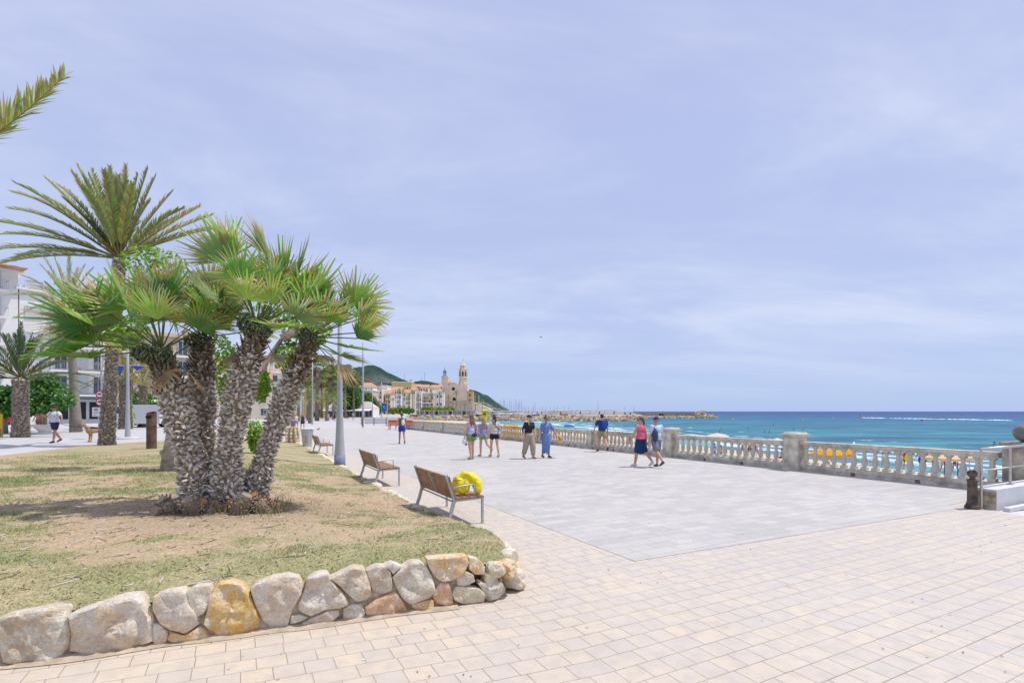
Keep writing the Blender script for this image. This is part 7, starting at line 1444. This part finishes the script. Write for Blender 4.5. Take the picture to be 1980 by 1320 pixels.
far_person(921, 0, -.5, 'person in a pink dress standing on the groyne behind the woman in lavender', [(.70, .10, .35), (.70, .10, .35)], True, 0, 1.7, Y=283, vx=.05)
def parasol(px, Y, h, r_, c, lb, grp=None, flat=.35, tilt=0, pole=(.55, .55, .55)):
    e = empty('parasol', lb, 'parasol', ((px-990)/F*Y, Y, BZ), 0, grp); m = MB(); m.tube([(0, 0, 0), (0, 0, h)], .03, 6); m.build('pole', mat('pole_%02d' % int(pole[0]*99), pole, .6), e); m = MB(); n = 12
    T = Matrix.Rotation(tilt, 3, 'X'); m.lathe([(r_, h-flat), (r_*.99, h-flat+.04), (r_*.6, h-flat*.35), (.04, h+.03)], n, (0, 0, 0), None, False, True); m.lathe([(r_*.98, h-flat-.005), (r_*.6, h-flat*.45), (.04, h-.04)], n, capb=False); m.lathe([(r_, h-flat-.12), (r_*1.003, h-flat)], n, capb=False, capt=False); o = m.build('canopy', mat('canopy_%02d%02d%02d' % tuple(int(x*99) for x in c), c, .8, trans=.25), e); return e
parasol(1387, 58, 2.15, 1.25, (.72, .68, .60), 'white parasol whose top rises just above the stone rail')
parasol(1600, 30.5, 2.46, 1.0, (.78, .40, .03), 'orange parasol right of the tall stone pier', flat=.42, pole=(.40, .22, .12)); parasol(1634, 31.5, 2.40, .55, (.78, .42, .03), 'smaller orange parasol beside the first orange one', flat=.42, pole=(.4, .22, .12))
parasol(1826, 34, 1.82, 1.1, (.78, .60, .35), 'cream parasol with yellow edge behind the balusters', flat=.3, pole=(.08, .08, .08)); parasol(1852, 35, 1.80, 1.1, (.76, .62, .40), 'cream parasol on a black pole near the iron bollard', flat=.3, pole=(.04, .04, .04)); parasol(1874, 37, 1.72, 1.0, (.76, .62, .40), 'third cream parasol behind the steel handrail', flat=.3)
for i, (px, Y) in enumerate([(1438, 47), (1450, 46), (1463, 48), (1475, 47), (1489, 46), (1503, 47)]): parasol(px, Y+i, 2.0-.02*i, .65, (.74, .68, .55), '%s from the left of the small pale parasols seen between the two tall piers' % ORD[i], 'pale parasols in a row', .28)
for i, (px, Y, c, lb) in enumerate([(1100, 100, (.05, .2, .5), 'blue parasol far along the beach'), (815, 240, (.05, .35, .6), 'turquoise parasol near the groyne root'), (838, 245, (.10, .30, .65), 'blue parasol near the groyne root'), (806, 250, (.6, .12, .06), 'red parasol near the groyne root'), (848, 235, (.65, .6, .05), 'yellow parasol near the groyne root'), (860, 250, (.05, .05, .3), 'navy parasol near the groyne root')]): parasol(px, Y, 2.1, 1.1, c, lb)
e = empty('folded_parasol', 'tall folded white parasol standing left of the child in green', 'parasol', ((1651-990)/F*36, 36, BZ)); m = MB(); m.lathe([(.17, .1), (.20, 1.1), (.12, 2.2), (.03, 2.5)], 10); m.build('canopy', M_white, e, smooth=True); m = MB(); m.tube([(0, 0, 0), (0, 0, .1)], .03, 6); m.build('pole', M_galv, e)
e = empty('folded_parasol', 'folded beige parasol right of the handrail post', 'parasol', ((1918-990)/F*28, 28, BZ)); m = MB(); m.lathe([(.24, .1), (.20, 1.0), (.10, 1.9), (.03, 2.1)], 10); m.build('canopy', mat('beige_cloth', (.58, .52, .45), .8), e, smooth=True); m = MB(); m.tube([(0, 0, 0), (0, 0, .1)], .03, 6); m.build('pole', M_galv, e)
e = empty('inflatable_float', 'large bright yellow inflatable held up on the beach behind the balusters', 'float', ((1757-990)/F*40.5, 40.5, BZ+1.05)); m = MB(); m.ell((0, 0, 0), (.30, .14, .48), 12, Matrix.Rotation(.35, 3, 'Y')); m.ell((.18, 0, -.2), (.2, .12, .3), 10); remesh(m, 'body', M_float, .03, e, 3)
beach(1752, 40.8, 'person carrying the large yellow inflatable', [(.2, .1, .08), (.1, .06, .05)], h=1.6)
for i, (px, Y, c, lb) in enumerate([(1894, 33, (.02, .15, .45), 'blue cool box on the sand by the handrail post'), (1921, 30, (.7, .22, .05), 'orange towel bundle on the sand beside the end pier')]):
    e = empty('beach_bag', lb, 'beach gear', ((px-990)/F*Y, Y, BZ)); m = MB(); m.box((0, 0, .2), (.45, .3, .38), taper=.85); m.build('bag', mat('gear%d' % i, c, .6), e); m = MB(); m.tube([(-.18, 0, .38), (0, 0, .52), (.18, 0, .38)], .02, 6); m.build('handle', M_white, e)
# small bird in the sky and pigeon on the paving
e = empty('seagull', 'tiny dark gull flying high over the promenade', 'bird', W(1046, 652, 90)); m = MB(); m.cap((-.18, 0, 0), .05, (.2, 0, .02), .05, 8); m.poly([(.05, 0, .03), (-.08, 0, .03), (-.15, .5, .12), (.0, .32, .12)]); m.poly([(-.08, 0, .03), (.05, 0, .03), (.0, -.32, .12), (-.15, -.5, .12)]); m.build('body', mat('gull_grey', (.12, .12, .13), .8), e)
e = empty('pigeon', 'small dark pigeon on the pavers between the litter bin and the grey lamp post', 'bird', G(616, 832), 1); m = MB(); m.cap((-.10, 0, .14), .05, (.06, 0, .17), .06, 8); m.cap((.08, 0, .18), .035, (.13, 0, .27), .028, 8); m.cap((-.12, 0, .14), .03, (-.22, 0, .10), .02, 6); m.cap((.15, 0, .27), .008, (.18, 0, .26), .004, 5); m.tube([(.0, .03, .1), (.0, .03, 0)], .008, 4); m.tube([(.0, -.03, .1), (.0, -.03, 0)], .008, 4); m.build('body', mat('pigeon_grey', (.12, .12, .14), .7), e, smooth=True)
